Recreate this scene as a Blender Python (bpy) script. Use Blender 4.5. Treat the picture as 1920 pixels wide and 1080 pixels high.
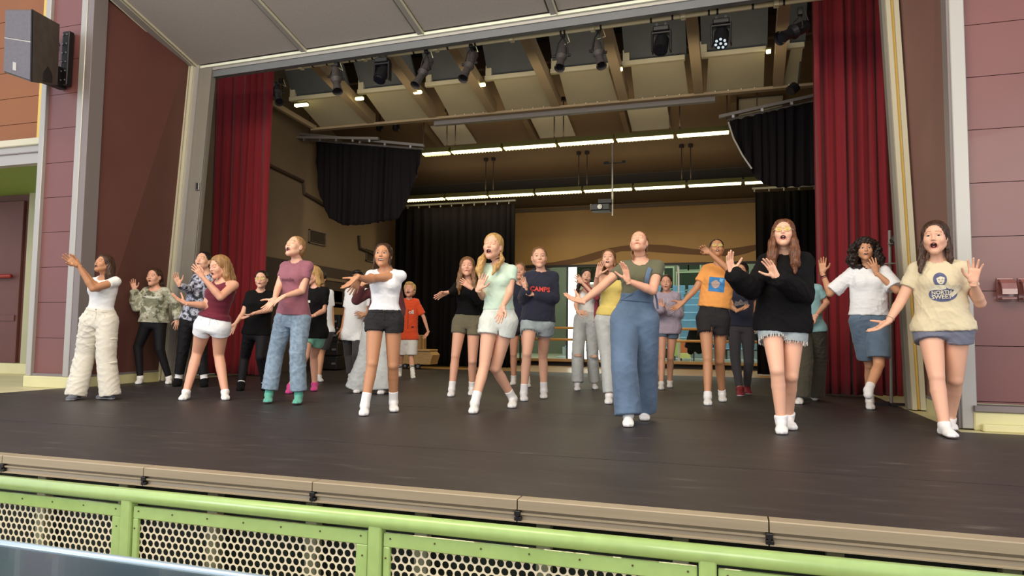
import bpy, math, random
import numpy as np
from mathutils import Vector, Matrix
from mathutils.bvhtree import BVHTree

SC = bpy.context.scene
COL = SC.collection
for o in list(bpy.data.objects):
    bpy.data.objects.remove(o)

# ------------------------------------------------------------------ camera
# metres; x runs along the stage front, y upstage, z up from the stage floor
FPX, CAMZ = 1300.0, 0.76
YAW, PIT, ROLL = math.radians(17.5), math.atan(87 / 1300), 0.011
_f = np.array([-math.sin(YAW) * math.cos(PIT), math.cos(YAW) * math.cos(PIT), math.sin(PIT)])
_r = np.array([math.cos(YAW), math.sin(YAW), 0.0])
_u = np.cross(_r, _f)
CR = _r * math.cos(ROLL) + _u * math.sin(ROLL)
CU = _u * math.cos(ROLL) - _r * math.sin(ROLL)
CF = _f
CO = np.array([0.0, 0.0, CAMZ])
cam = bpy.data.cameras.new('camera')
cam.lens = FPX / 1920 * 36
cam.sensor_width = 36
cam.clip_start = 0.05
cam.clip_end = 200
camo = bpy.data.objects.new('camera', cam)
COL.objects.link(camo)
camo.matrix_world = Matrix(((CR[0], CU[0], -CF[0], CO[0]), (CR[1], CU[1], -CF[1], CO[1]), (CR[2], CU[2], -CF[2], CO[2]), (0, 0, 0, 1)))
SC.camera = camo

# ------------------------------------------------------------------ world, lamps, exposure
w = bpy.data.worlds.new('world')
SC.world = w
w.use_nodes = True
bg = w.node_tree.nodes['Background']
bg.inputs[0].default_value = (0.88, 0.90, 1.0, 1)
bg.inputs[1].default_value = 1.1
SC.view_settings.view_transform = 'Standard'
SC.view_settings.look = 'None'
SC.view_settings.gamma = 1
SC.view_settings.use_curve_mapping = False
SC.view_settings.exposure = 0.08


def area(name, loc, target, sx, sy, power, color):
    l = bpy.data.lights.new(name, 'AREA')
    l.shape = 'RECTANGLE'
    l.size, l.size_y = sx, sy
    l.energy = power
    l.color = color
    o = bpy.data.objects.new(name, l)
    COL.objects.link(o)
    o.location = loc
    o.rotation_euler = (Vector(target) - Vector(loc)).to_track_quat('-Z', 'Y').to_euler()
    return o


# the hall's ceiling lamps and the tall daylight windows behind the camera
area('house_lamp_bank', (-3.0, 0.5, 6.6), (-3.2, 8.0, 0.8), 9, 2.5, 560, (1.0, 0.86, 0.62))
area('hall_daylight_window', (-9.5, -5.0, 4.2), (-3.0, 8.0, 1.5), 6, 3.5, 420, (0.80, 0.88, 1.0))
area('hall_side_window', (5.5, -2.5, 3.5), (-3.0, 8.0, 1.0), 3, 3, 170, (1.0, 0.93, 0.82))
# the stage's own ceiling lamps, plus two added fills for its ceiling
area('upstage_fluorescent_light', (-3.0, 12.5, 4.25), (-3.0, 12.5, 0), 6, .2, 60, (1.0, 0.84, 0.55))
area('backstage_fluorescent_light', (-3.3, 14.5, 3.75), (-3.3, 14.5, 0), 7, .2, 60, (1.0, 0.84, 0.55))
area('upstage_ceiling_fill', (-3.0, 12.5, 4.5), (-3.0, 12.6, 6), 6, .2, 10, (1.0, 0.84, 0.55))  # added upward fill to brighten the stage ceiling
area('backstage_ceiling_fill', (-3.3, 14.5, 4.0), (-3.3, 14.6, 6), 7, .2, 8, (1.0, 0.84, 0.55))  # second added fill, lifts the ceiling nearer the back wall
area('truss_bay_light', (-3.0, 9.9, 4.4), (-3.0, 10.9, 4.9), 8, .25, 16, (1.0, 0.86, 0.6))
area('gym_light', (-1.5, 22, 6.5), (-1.5, 22, 0), 14, 8, 950, (0.95, 1.0, 0.97))

# ------------------------------------------------------------------ pixel helpers (photo 1920 x 1080 -> world)


def ray(px, py):
    return CF + CR * (px - 960) / FPX - CU * (py - 540) / FPX


def atz(px, py, z=0.0):
    d = ray(px, py); return CO + d * ((z - CO[2]) / d[2])


def aty(px, py, y):
    d = ray(px, py); return CO + d * (y / d[1])


def atx(px, py, x):
    d = ray(px, py); return CO + d * (x / d[0])


# ------------------------------------------------------------------ object helpers


def tag(o, label=None, cat=None, group=None, kind=None):
    if label: o['label'] = label
    if cat: o['category'] = cat
    if group: o['group'] = group
    if kind: o['kind'] = kind
    return o


def empty(name, loc=(0, 0, 0)):
    o = bpy.data.objects.new(name, None)
    o.location = [float(v) for v in loc]
    o.empty_display_size = .1
    COL.objects.link(o)
    return o


ORG = {}


def base_of(o):
    p = Vector((0, 0, 0))
    while o is not None:
        p = p + o.location
        o = o.parent
    return p


def link_mesh(name, verts, faces, mat, parent=None, smooth=False, origin=None):
    """verts in world coordinates; object origin = parent's base or given origin"""
    me = bpy.data.meshes.new(name)
    b = np.array(base_of(parent)) if parent else (np.array(origin, float) if origin is not None else np.zeros(3))
    v = np.asarray(verts, float) - b
    if isinstance(faces, np.ndarray):
        n, k = faces.shape
        me.vertices.add(len(v)); me.vertices.foreach_set('co', v.astype(np.float32).ravel())
        me.loops.add(n * k); me.loops.foreach_set('vertex_index', faces.astype(np.int32).ravel())
        me.polygons.add(n); me.polygons.foreach_set('loop_start', np.arange(0, n * k, k, dtype=np.int32))
        me.update(calc_edges=True)
    else:
        me.from_pydata([tuple(x) for x in v], [], faces)
        me.update()
    if smooth:
        me.polygons.foreach_set('use_smooth', np.ones(len(me.polygons), bool))
    if mat is not None:
        for m in (mat if isinstance(mat, (list, tuple)) else [mat]):
            me.materials.append(m)
    o = bpy.data.objects.new(name, me)
    if parent is None and origin is not None:
        o.location = [float(q) for q in origin]
    COL.objects.link(o)
    if parent is not None: o.parent = parent
    return o


def dup(root, loc, label=None, **kw):
    r = root.copy(); COL.objects.link(r); r.location = loc
    if label: r['label'] = label
    for k, v_ in kw.items(): r[k] = v_
    for ch in list(root.children):
        c = ch.copy(); COL.objects.link(c); c.parent = r
        for g in ch.children:
            d = g.copy(); COL.objects.link(d); d.parent = c
    return r


class M:
    """collects solids, built as ONE mesh object"""

    def __init__(s): s.v = []; s.f = []

    def add(s, vs, fs):
        n = len(s.v); s.v += [tuple(map(float, q)) for q in vs]; s.f += [tuple(n + i for i in f) for f in fs]; return s

    def box(s, a, b, bev=0.0):
        x0, y0, z0 = [min(a[i], b[i]) for i in range(3)]; x1, y1, z1 = [max(a[i], b[i]) for i in range(3)]
        if bev <= 0:
            vs = [(x, y, z) for z in (z0, z1) for y in (y0, y1) for x in (x0, x1)]
            return s.add(vs, [(0, 2, 3, 1), (4, 5, 7, 6), (0, 1, 5, 4), (1, 3, 7, 5), (3, 2, 6, 7), (2, 0, 4, 6)])
        e = min(bev, (x1 - x0) * .45, (y1 - y0) * .45, (z1 - z0) * .45)
        vs = []; X = (x0, x1); Y = (y0, y1); Z = (z0, z1)
        idx = {}
        for i in (0, 1):
            for j in (0, 1):
                for k in (0, 1):
                    sx, sy, sz = (1 - 2 * i) * e, (1 - 2 * j) * e, (1 - 2 * k) * e
                    idx[i, j, k, 0] = len(vs); vs.append((X[i], Y[j] + sy, Z[k] + sz))
                    idx[i, j, k, 1] = len(vs); vs.append((X[i] + sx, Y[j], Z[k] + sz))
                    idx[i, j, k, 2] = len(vs); vs.append((X[i] + sx, Y[j] + sy, Z[k]))
        fs = []
        q = ((0, 0), (1, 0), (1, 1), (0, 1))
        for i in (0, 1):
            fs.append([idx[i, a, b, 0] for a, b in q][::(1 if i else -1)])
            fs.append([idx[a, i, b, 1] for a, b in q][::(-1 if i else 1)])
            fs.append([idx[a, b, i, 2] for a, b in q][::(1 if i else -1)])
        for a in (0, 1):
            for b in (0, 1):
                fs.append([idx[0, a, b, 1], idx[1, a, b, 1], idx[1, a, b, 2], idx[0, a, b, 2]][::(1 if a != b else -1)])
                fs.append([idx[a, 0, b, 0], idx[a, 1, b, 0], idx[a, 1, b, 2], idx[a, 0, b, 2]][::(-1 if a != b else 1)])
                fs.append([idx[a, b, 0, 0], idx[a, b, 1, 0], idx[a, b, 1, 1], idx[a, b, 0, 1]][::(1 if a != b else -1)])
        for i in (0, 1):
            for j in (0, 1):
                for k in (0, 1):
                    fs.append([idx[i, j, k, t] for t in range(3)][::(1 if (i + j + k) % 2 else -1)])
        return s.add(vs, fs)

    def prism(s, pts, off):
        """polygon pts (3D, planar) extruded by vector off"""
        n = len(pts); p = [np.array(q, float) for q in pts]; o = np.array(off, float)
        nr = np.zeros(3)
        for i in range(n): nr += np.cross(p[i], p[(i + 1) % n])
        if nr @ o > 0: p = p[::-1]
        vs = p + [q + o for q in p]
        fs = [tuple(range(n)), tuple(range(2 * n - 1, n - 1, -1))] + [(i, i + n, (i + 1) % n + n, (i + 1) % n) for i in range(n)]
        return s.add(vs, fs)

    def tube(s, pts, r, n=10, cap=True):
        pts = [np.array(p, float) for p in pts]
        rs = r if isinstance(r, (list, tuple)) else [r] * len(pts)
        vs = []; up = None
        for i, p in enumerate(pts):
            d = (pts[min(i + 1, len(pts) - 1)] - pts[max(i - 1, 0)]); L = np.linalg.norm(d)
            d = d / L if L > 1e-9 else np.array([0, 0, 1.])
            if up is None:
                a = np.array([0, 0, 1.]) if abs(d[2]) < .9 else np.array([1., 0, 0])
            else:
                a = up
            u = a - d * (a @ d); u /= np.linalg.norm(u); up = u; wv = np.cross(d, u)
            for k in range(n):
                t = 2 * math.pi * k / n
                vs.append(p + rs[i] * (math.cos(t) * u + math.sin(t) * wv))
        fs = []
        for i in range(len(pts) - 1):
            for k in range(n):
                a, b = i * n + k, i * n + (k + 1) % n
                fs.append((a, b, b + n, a + n))
        if cap:
            fs.append(tuple(range(n))[::-1]); fs.append(tuple(range((len(pts) - 1) * n, len(pts) * n)))
        return s.add(vs, fs)

    def ball(s, c, r, n=12, m=8, sc=(1, 1, 1)):
        vs = [(c[0], c[1], c[2] - r * sc[2])]
        for j in range(1, m):
            a = -math.pi / 2 + math.pi * j / m
            for i in range(n):
                t = 2 * math.pi * i / n
                vs.append((c[0] + r * sc[0] * math.cos(a) * math.cos(t), c[1] + r * sc[1] * math.cos(a) * math.sin(t), c[2] + r * sc[2] * math.sin(a)))
        vs.append((c[0], c[1], c[2] + r * sc[2]))
        fs = [(0, 1 + (i + 1) % n, 1 + i) for i in range(n)]
        for j in range(m - 2):
            for i in range(n):
                a, b = 1 + j * n + i, 1 + j * n + (i + 1) % n
                fs.append((a, b, b + n, a + n))
        L = len(vs) - 1
        fs += [(L, 1 + (m - 2) * n + i, 1 + (m - 2) * n + (i + 1) % n) for i in range(n)]
        return s.add(vs, fs)

    def build(s, name, mat, parent=None, smooth=False, origin=None):
        return link_mesh(name, np.array(s.v), s.f, mat, parent, smooth, origin)


# ------------------------------------------------------------------ materials
def lin(c):
    return tuple(((x / 255) / 12.92 if x / 255 <= .04045 else ((x / 255 + .055) / 1.055) ** 2.4) for x in c)


MATS = {}


def mat(name, col, rough=.6, metal=0., emit=None, es=1., noise=None, bump=None, spec=.5, coat=0, col2=None, tex='noise', sheen=0., stops=None, sss=0.):
    """col: sRGB 0-255. noise=(scale, amount[, stretch xyz]) mixes towards col2; bump=(scale, strength[, stretch])"""
    if name in MATS: return MATS[name]
    m = bpy.data.materials.new(name); MATS[name] = m
    m.use_nodes = True
    nt = m.node_tree; b = nt.nodes['Principled BSDF']
    c = (*lin(col), 1)
    b.inputs['Base Color'].default_value = c
    b.inputs['Roughness'].default_value = rough
    b.inputs['Metallic'].default_value = metal
    b.inputs['Specular IOR Level'].default_value = spec
    if sss:
        b.inputs['Subsurface Weight'].default_value = sss
        b.inputs['Subsurface Radius'].default_value = (.02, .008, .004)
        b.inputs['Subsurface Scale'].default_value = .6
    if coat: b.inputs['Coat Weight'].default_value = coat
    if sheen: b.inputs['Sheen Weight'].default_value = sheen
    if emit:
        b.inputs['Emission Color'].default_value = (*lin(emit), 1)
        b.inputs['Emission Strength'].default_value = es
    tc = nt.nodes.new('ShaderNodeTexCoord')

    def tnode(kind, scale, stretch):
        mp = nt.nodes.new('ShaderNodeMapping'); nt.links.new(tc.outputs['Object'], mp.inputs[0])
        mp.inputs['Scale'].default_value = stretch or (1, 1, 1)
        if kind == 'voronoi':
            t = nt.nodes.new('ShaderNodeTexVoronoi'); out = t.outputs['Color']
        elif kind == 'wave':
            t = nt.nodes.new('ShaderNodeTexWave'); t.inputs['Distortion'].default_value = 6; t.inputs['Detail'].default_value = 3; out = t.outputs['Fac']
        else:
            t = nt.nodes.new('ShaderNodeTexNoise'); t.inputs['Detail'].default_value = 6; out = t.outputs[0]
        t.inputs['Scale'].default_value = scale
        nt.links.new(mp.outputs[0], t.inputs['Vector'])
        return out
    if noise:
        out = tnode(tex, noise[0], noise[2] if len(noise) > 2 else None)
        rp = nt.nodes.new('ShaderNodeValToRGB')
        nt.links.new(out, rp.inputs[0])
        if stops:
            rp.color_ramp.interpolation = 'CONSTANT' if stops[0] == 'c' else 'LINEAR'
            els = stops[1:]
            while len(rp.color_ramp.elements) < len(els): rp.color_ramp.elements.new(.5)
            for e, (p, cc) in zip(rp.color_ramp.elements, els): e.position = p; e.color = (*lin(cc), 1)
        else:
            a = noise[1]
            c2 = lin(col2) if col2 else tuple(x * (1 - a) for x in lin(col))
            rp.color_ramp.elements[0].position = .35; rp.color_ramp.elements[1].position = .68
            rp.color_ramp.elements[0].color = c; rp.color_ramp.elements[1].color = (*c2, 1)
        nt.links.new(rp.outputs[0], b.inputs['Base Color'])
    if bump:
        out = tnode('noise', bump[0], bump[2] if len(bump) > 2 else None)
        bn = nt.nodes.new('ShaderNodeBump'); bn.inputs['Strength'].default_value = bump[1]; bn.inputs['Distance'].default_value = .01
        nt.links.new(out, bn.inputs['Height']); nt.links.new(bn.outputs[0], b.inputs['Normal'])
    return m
# ================================================================== THE SETTING
rnd = random.Random(4)
m_marley = mat('black_vinyl_dance_floor', (60, 52, 50), .50, noise=(6.0, .4, (.45, 1.8, 1)), stops=('l', (.0, (46, 39, 37)), (.5, (51, 44, 42)), (.62, (56, 49, 46)), (.69, (68, 61, 56)), (.76, (98, 90, 84))), bump=(14, .10, (.4, 3, 1)), spec=.4)
m_cream = mat('cream_painted_floor', (214, 205, 160), .5, noise=(1.5, .15))
m_wood = mat('hardwood_floor', (172, 132, 78), .35, noise=(2.5, .35, (.4, 8, 1)))
m_mauve = mat('mauve_lacquered_panel', (122, 76, 72), .34, noise=(1.2, .12), bump=(6, .04), coat=.08)
m_maroon = mat('maroon_panel', (102, 60, 52), .55, noise=(2.0, .12), bump=(120, .12))
m_brown = mat('brown_splay_panel', (134, 94, 84), .6, noise=(1.0, .15))
m_greytrim = mat('pale_grey_metal_trim', (176, 172, 165), .4, metal=.3)
m_greyside = mat('mid_grey_trim', (126, 116, 114), .5)
m_creamtrim = mat('cream_gloss_trim', (206, 199, 172), .45)
m_greywall = mat('grey_painted_wall', (134, 127, 116), .7, noise=(1.5, .1))
m_basey = mat('cream_base_block', (219, 212, 160), .5, noise=(3, .1))
m_joint = mat('dark_joint', (60, 36, 34), .8)
m_ceilp = mat('grey_ceiling_panel', (176, 167, 158), .8, noise=(40, .08))
m_rib = mat('grey_ceiling_rib', (160, 155, 146), .5)
m_white_edge = mat('pale_lime_white_edge', (236, 238, 214), .5)
m_header = mat('grey_header_steel', (112, 114, 115), .5, noise=(3, .12))
m_stagewall = mat('tan_stage_wall', (128, 108, 82), .8, noise=(.8, .12))
m_darkband = mat('dark_brown_wainscot', (66, 52, 42), .8)
m_backwall = mat('tan_back_wall', (176, 138, 82), .8, noise=(.5, .18))
m_darkceil = mat('tan_stage_ceiling', (118, 96, 70), .85, noise=(.6, .15))
m_soffit = mat('grey_brown_soffit', (96, 88, 78), .8)
m_scroll = mat('brown_scroll_line', (104, 72, 42), .8)
m_orange = mat('orange_brown_hall_wall', (156, 92, 42), .45, noise=(1, .12))
m_green = mat('olive_green_soffit', (128, 148, 60), .6)
m_palegreen = mat('pale_cream_green_post', (176, 172, 134), .5, noise=(1, .1))
m_yellow = mat('yellow_edge', (236, 198, 100), .5)


def struct(o):
    o['kind'] = 'structure'; return o


def poly(name, pts, off, m, parent=None):
    return M().prism(pts, off).build(name, m, parent)


# floors
struct(M().box((-16, 3.21, -.10), (3.6, 19.0, -.012)).build('floor', m_cream))
struct(M().box((-8.2, 12.9, -.0119), (3.4, 17.0, -.006)).build('floor_hardwood', m_wood))
# dance floor: rolls of vinyl laid side by side, each a little proud of its neighbour
dance = empty('dance_floor', (-3, 8, -.006))
tag(dance, 'black vinyl dance floor rolled out in long strips over the whole stage', 'dance floor')
ys = [3.20, 4.30, 5.40, 6.62, 8.15, 9.65, 11.15, 12.50, 13.85]
for i in range(len(ys) - 1):
    xl = -8.28 if i < 4 else -8.18
    M().box((xl - (2.2 if i < 2 else 0), ys[i] + .002, -.006), (3.4 if i < 3 else 1.80, ys[i + 1] - .004, -.001 + .001 * (i % 2))).build('vinyl_strip', m_marley, dance)

# hall floor well below the stage and the pit wall under the stage front
m_hall = mat('pale_hall_floor', (176, 164, 140), .6)
struct(M().box((-16, -8, -1.15), (12, 3.4, -1.05)).build('floor_hall', m_hall))
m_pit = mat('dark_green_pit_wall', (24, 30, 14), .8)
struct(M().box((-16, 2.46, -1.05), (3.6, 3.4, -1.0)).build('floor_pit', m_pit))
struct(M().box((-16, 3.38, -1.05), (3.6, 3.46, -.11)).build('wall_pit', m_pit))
pp = mat('pit_post_paint', (128, 126, 96), .6)
ORD = ('first', 'second', 'third', 'fourth', 'fifth', 'sixth', 'seventh', 'eighth', 'ninth')
for k in range(9):
    x = -4.1 + k * .64
    p = empty('pit_post', (x, 3.3, -1.05))
    M().box((x, 3.28, -1.05), (x + .07, 3.34, -.13), .004).build('upright', pp, p)
    M().box((x - .03, 3.26, -1.05), (x + .10, 3.36, -1.03)).build('foot_plate', pp, p)
    tag(p, 'grey steel post under the stage front, %s from the left behind the railing' % ORD[k], 'post', 'posts under the stage front')

# ------------------------------------------------ stage edge: aluminium nosing segments with black clamps
m_alu = mat('dull_tan_aluminium', (168, 152, 126), .42, metal=.15, noise=(6, .12, (.2, 1, 6)), bump=(8, .05, (.2, 1, 8)))
m_blk = mat('black_steel', (18, 14, 16), .5)
edge = empty('stage_edge_nosing', (-1.5, 3.05, -.1))
tag(edge, 'tan aluminium nosing with two grooves along the front edge of the stage', 'edge trim')
clx = [x * 1.031 for x in (-6.19, -5.13, -4.07, -3.03, -1.98, -0.92, 0.14, 1.20, 2.26)]
DY = .095
prof = [(3.12, -.002), (3.035, -.002), (3.030, -.006), (3.030, -.048), (3.052, -.052), (3.052, -.060), (3.034, -.062), (3.034, -.071), (3.05, -.074), (3.046, -.094), (3.028, -.098), (3.028, -.103), (3.12, -.103)]
for i in range(len(clx) - 1):
    a, b = clx[i] + .003, clx[i + 1] - .003
    M().prism([(a, y + DY, z) for y, z in prof], (b - a, 0, 0)).build('nosing_segment', m_alu, edge)
for x in clx:
    mm = M().box((x - .014, 3.024 + DY, -.076), (x + .016, 3.05 + DY, -.052), .003).box((x - .014, 3.026 + DY, -.098), (x + .020, 3.05 + DY, -.080), .003).box((x - .004, 3.022 + DY, -.084), (x + .008, 3.045 + DY, -.07))
    mm.build('edge_clamp', m_blk, edge)

# ------------------------------------------------ green railing with perforated infill
m_lime = mat('lime_green_gloss_paint', (160, 188, 108), .32, coat=.5, noise=(18, .10), bump=(25, .06))
m_perf = mat('cream_perforated_steel', (222, 209, 176), .45)
m_rust = mat('dark_rivet', (74, 66, 30), .7)
YR = 2.40
rail = empty('railing', (-1, YR, -1.05))
tag(rail, 'lime green steel railing with cream perforated panels in front of the stage', 'railing')
ztop = .081
M().tube([(-5.2, YR, ztop - .028), (1.9, YR, ztop - .028)], .030, 20).build('top_rail', m_lime, rail, smooth=True)
px_ = [-3.67, -2.465, -1.28, -.078, 1.12]
postw = .028
for x in px_:
    M().box((x - postw, YR - .024, -1.05), (x + postw, YR + .022, ztop - .03), .006).build('rail_post', m_lime, rail)
M().box((-5.2, YR - .02, -.86), (1.9, YR + .02, -.82), .005).build('bottom_rail', m_lime, rail)


def perforated(x0, x1, z0, z1, y, pitch, r, thick=.0012):
    """flat sheet with staggered round holes: real openings"""
    vs = []; fs = []
    rowh = pitch * math.sqrt(3) / 2
    nr_ = int((z1 - z0) / rowh); nc = int((x1 - x0) / pitch)
    K = 12
    for row in range(nr_ + 1):
        for c in range(nc + 1):
            cx = x0 + (c + .5 * (row % 2)) * pitch; cz = z1 - row * rowh
            R0 = pitch / math.sqrt(3)
            base = len(vs)
            for yy in (y - thick, y + thick):
                for k in range(K):
                    t = 2 * math.pi * k / K + math.pi / 6
                    # hexagon boundary radius at angle t (pointy in z)
                    a = ((t - math.pi / 6) % (math.pi / 3))
                    rh = R0 * math.cos(math.pi / 6) / math.cos(a - math.pi / 6)
                    vs.append((min(max(cx + rh * math.cos(t), x0), x1), yy, min(max(cz + rh * math.sin(t), z0), z1)))
                for k in range(K):
                    t = 2 * math.pi * k / K + math.pi / 6
                    vs.append((min(max(cx + r * math.cos(t), x0), x1), yy, min(max(cz + r * math.sin(t), z0), z1)))
            for k in range(K):
                q = (k + 1) % K
                fs.append((base + k, base + q, base + K + q, base + K + k))
                fs.append((base + 2 * K + k, base + 3 * K + k, base + 3 * K + q, base + 2 * K + q))
                fs.append((base + K + k, base + K + q, base + 3 * K + q, base + 3 * K + k))
    return vs, fs


for i in range(len(px_)):
    a = px_[i] + postw + .004; b = (px_[i + 1] if i + 1 < len(px_) else px_[i] + 1.2) - postw - .004
    if i == len(px_) - 1: b = a + .6
    zt = ztop - .069; zb = -.80
    fw = .05
    fr = M()
    fr.box((a, YR - .012, zt - fw), (b, YR + .006, zt), .003); fr.box((a, YR - .012, zb), (b, YR + .006, zb + fw), .003)
    fr.box((a, YR - .012, zb + fw), (a + fw * .55, YR + .006, zt - fw), .003); fr.box((b - fw, YR - .012, zb + fw), (b, YR + .006, zt - fw), .003)
    fo = fr.build('panel_frame', m_lime, rail)
    rv = M()
    n = 7
    for k in range(n):
        xx = a + .03 + (b - a - .06) * k / (n - 1)
        rv.tube([(xx, YR - .0145, zt - .018), (xx, YR - .011, zt - .018)], .0035, 8)
    for k in range(6):
        for xx in (a + .012, b - .022):
            rv.tube([(xx, YR - .0145, zt - .09 - .14 * k), (xx, YR - .011, zt - .09 - .14 * k)], .0035, 8)
    rv.build('rivets', m_rust, fo)['kind'] = 'stuff'
    depth = .36
    vs, fs = perforated(a + .02, b - .02, zt - fw - depth, zt - fw + .012, YR + .004, .0325, .0137)
    pm = link_mesh('perforated_sheet', np.array(vs), fs, m_perf, rail)
    M().box((a + .02, YR + .002, zb + .01), (b - .02, YR + .006, zt - fw - depth)).build('lower_sheet', m_perf, rail)

# dark blue counter in the hall, nearest the camera
m_navy = mat('dark_blue_gloss_laminate', (56, 80, 92), .22, coat=.3, noise=(2, .15))
m_paleblue = mat('pale_blue_metal_edge', (176, 196, 210), .3, metal=.4)
cnt = empty('counter_top', (-2.5, 1.7, -.03))
tag(cnt, 'dark blue counter top with a pale metal edge at the lower left corner', 'counter')
M().box((-4.2, 1.25, -.05), (-.6, 1.885, -.012), .004).build('top', m_navy, cnt)
M().tube([(-4.2, 1.893, -.020), (-.6, 1.893, -.020)], .019, 14).build('metal_edge', m_paleblue, cnt, smooth=True)
for x in (-4.0, -.9):
    M().box((x, 1.3, -1.05), (x + .05, 1.8, -.05), .004).build('leg', m_blk, cnt)

# ------------------------------------------------ walls built of separate panels


def panel_wall(name, a, b, z0, z1, step, m, thick=.03, phase=0., gap=.006, along=None):
    """vertical wall from a to b (xy), panels of height step with recessed joints"""
    a = np.array([*a, 0.]); b = np.array([*b, 0.]); d = (b - a); L = np.linalg.norm(d); d /= L
    nrm = np.array([d[1], -d[0], 0])
    back = M().prism([a + nrm * -thick + [0, 0, z0], b + nrm * -thick + [0, 0, z0], b + nrm * -thick + [0, 0, z1], a + nrm * -thick + [0, 0, z1]], -nrm * .08).build(name, m_joint)
    struct(back)
    z = z0
    first = True
    while z < z1 - .02:
        zt = min(z1, z + (phase if first and phase else step)); first = False
        pts = [a + [0, 0, z + gap / 2], b + [0, 0, z + gap / 2], b + [0, 0, zt - gap / 2], a + [0, 0, zt - gap / 2]]
        off = rnd.uniform(-.0015, .0015)
        M().prism([p + nrm * off for p in pts], -nrm * (thick - .002)).build('wall_panel', m, back)
        z = zt
    return back


# left proscenium pier
panel_wall('wall_left_pier', (-8.93, 7.0), (-8.33, 7.0), .17, 7.6, .475, m_mauve, phase=.475)
struct(M().box((-9.01, 6.95, .14), (-8.92, 7.12, 7.6), .006).build('trim_1', m_greytrim))
struct(M().box((-8.335, 6.93, .14), (-8.235, 7.12, 7.6), .006).build('trim_2', m_greytrim))
struct(M().box((-8.235, 6.94, .14), (-8.13, 7.16, 7.6), .004).build('trim_3', m_greyside))
struct(M().box((-9.02, 6.93, -.012), (-8.14, 7.14, .14), .01).build('trim_4', m_basey))
struct(M().box((-9.0, 6.97, .14), (-8.3, 7.05, .175)).build('trim_5', m_greyside))
struct(M().box((-9.02, 7.1, .0), (-8.93, 8.4, 7.6)).build('wall_left_return', m_greywall))
# right proscenium pier
panel_wall('wall_right_pier', (2.0, 6.95), (4.4, 6.95), .21, 7.2, .475, m_mauve, phase=.02)
struct(M().box((1.885, 6.88, .0), (2.0, 7.05, 7.2), .006).build('trim_6', m_greytrim))
struct(M().box((1.865, 6.90, .0), (1.886, 7.05, 7.2)).build('trim_7', m_greyside))
struct(M().box((1.97, 6.86, -.012), (4.4, 7.0, .15), .01).build('trim_8', m_basey))
struct(M().box((1.97, 6.84, .15), (4.4, 7.0, .20), .004).build('trim_9', m_greyside))
struct(M().box((2.01, 6.78, -.012), (4.4, 6.86, .05), .01).build('trim_10', m_basey))

# leaning splay walls between pier and proscenium jamb
ZC0, ZC1 = 4.86, 5.28     # ceiling height at y=8.6 and y=7.0
SL = .308


def hy(x): return 8.355 - .0366 * x      # the header line is a little askew to the stage front


def zc(y, x=-8.1): return ZC0 + (hy(x) - y) * SL


def splay(name, p0, p1b, p1t, m, side, band=.13):
    """wall panel from vertical edge p0 (xy) to leaning edge p1b->p1t"""
    a0 = np.array([p0[0], p0[1], band]); a1 = np.array([p0[0], p0[1], zc(p0[1]) + .6])
    b0 = np.array([p1b[0], p1b[1], band]); b1 = np.array([p1t[0], p1t[1], zc(p1t[1]) + .5])
    o = M().prism([a0, b0, b1, a1], (-.1 * side, 0, 0)).build(name, m)
    struct(o)
    q = M().prism([(p0[0] + .01 * side, p0[1], -.012), (p1b[0] + .01 * side, p1b[1], -.012), (p1b[0] + .01 * side, p1b[1], band), (p0[0] + .01 * side, p0[1], band)], (-.1 * side, 0, 0)).build('baseboard_left' if side > 0 else 'baseboard_right', m_basey)
    struct(q)
    q = M().prism([(p0[0] + .012 * side, p0[1], band), (p1b[0] + .012 * side, p1b[1], band), (p1b[0] + .012 * side, p1b[1], band + .03), (p0[0] + .012 * side, p0[1], band + .03)], (-.1 * side, 0, 0)).build('baseboard_cap', m_greyside)
    struct(q)


splay('wall_left_splay', (-8.17, 7.12), (-8.36, 8.6), (-8.0, 8.6), m_maroon, 1)
splay('wall_right_splay', (1.90, 7.0), (2.0, 8.5), (1.82, 8.5), m_brown, -1)

# leaning jambs: ribbed trims
def jamb(x0b, x0t, y, side, n0):
    zt = 5.3
    widths = [(.0, .055, m_creamtrim, .05), (.055, .075, m_greyside, .0), (.075, .125, m_creamtrim, .05), (.125, .21, m_greytrim, .02), (.21, .42, m_greywall, -.02)]
    for i, (a, b, m, pr) in enumerate(widths):
        o = M().prism([(x0b + side * a, y - pr, 0), (x0b + side * b, y - pr, 0), (x0t + side * b, y - pr, zt), (x0t + side * a, y - pr, zt)], (0, .12 + pr, 0)).build('trim_%d' % (n0 + i), m)
        struct(o)


jamb(-8.37, -8.0 - .035, 8.6, 1, 20)
tb = lambda px, py, y: aty(px, py, y)
# right jamb follows its own leaning line
for i, (a, b, m, pr) in enumerate([(.0, .05, m_creamtrim, .05), (.05, .085, m_yellow, .0), (.085, .13, m_creamtrim, .05), (.13, .165, m_greywall, .0)]):
    o = M().prism([(1.985 - a, 8.5 - pr, 0), (1.985 - b, 8.5 - pr, 0), (1.80 - b, 8.5 - pr, 5.3), (1.80 - a, 8.5 - pr, 5.3)], (0, .12 + pr, 0)).build('trim_%d' % (30 + i), m)
    struct(o)
# grey returns behind the jambs
struct(M().prism([(-7.98, 8.64, 0), (-7.93, 8.64, 0), (-7.62, 8.64, 5.3), (-7.9, 8.64, 5.3)], (0, .05, 0)).build('wall_left_jamb', m_greywall))
struct(M().box((-8.95, 8.7, 0), (-8.86, 11.0, 6.2)).build('wall_left_wing', m_stagewall))
struct(M().prism([(-8.9, 10.35, 0), (-7.9, 10.35, 0), (-7.9, 10.35, 5.6), (-8.9, 10.35, 5.6)], (0, .05, 0)).build('wall_left_wing_back', m_greywall))
struct(M().box((2.2, 8.5, 0), (2.3, 17.2, 6.2)).build('wall_right', m_stagewall))

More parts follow.
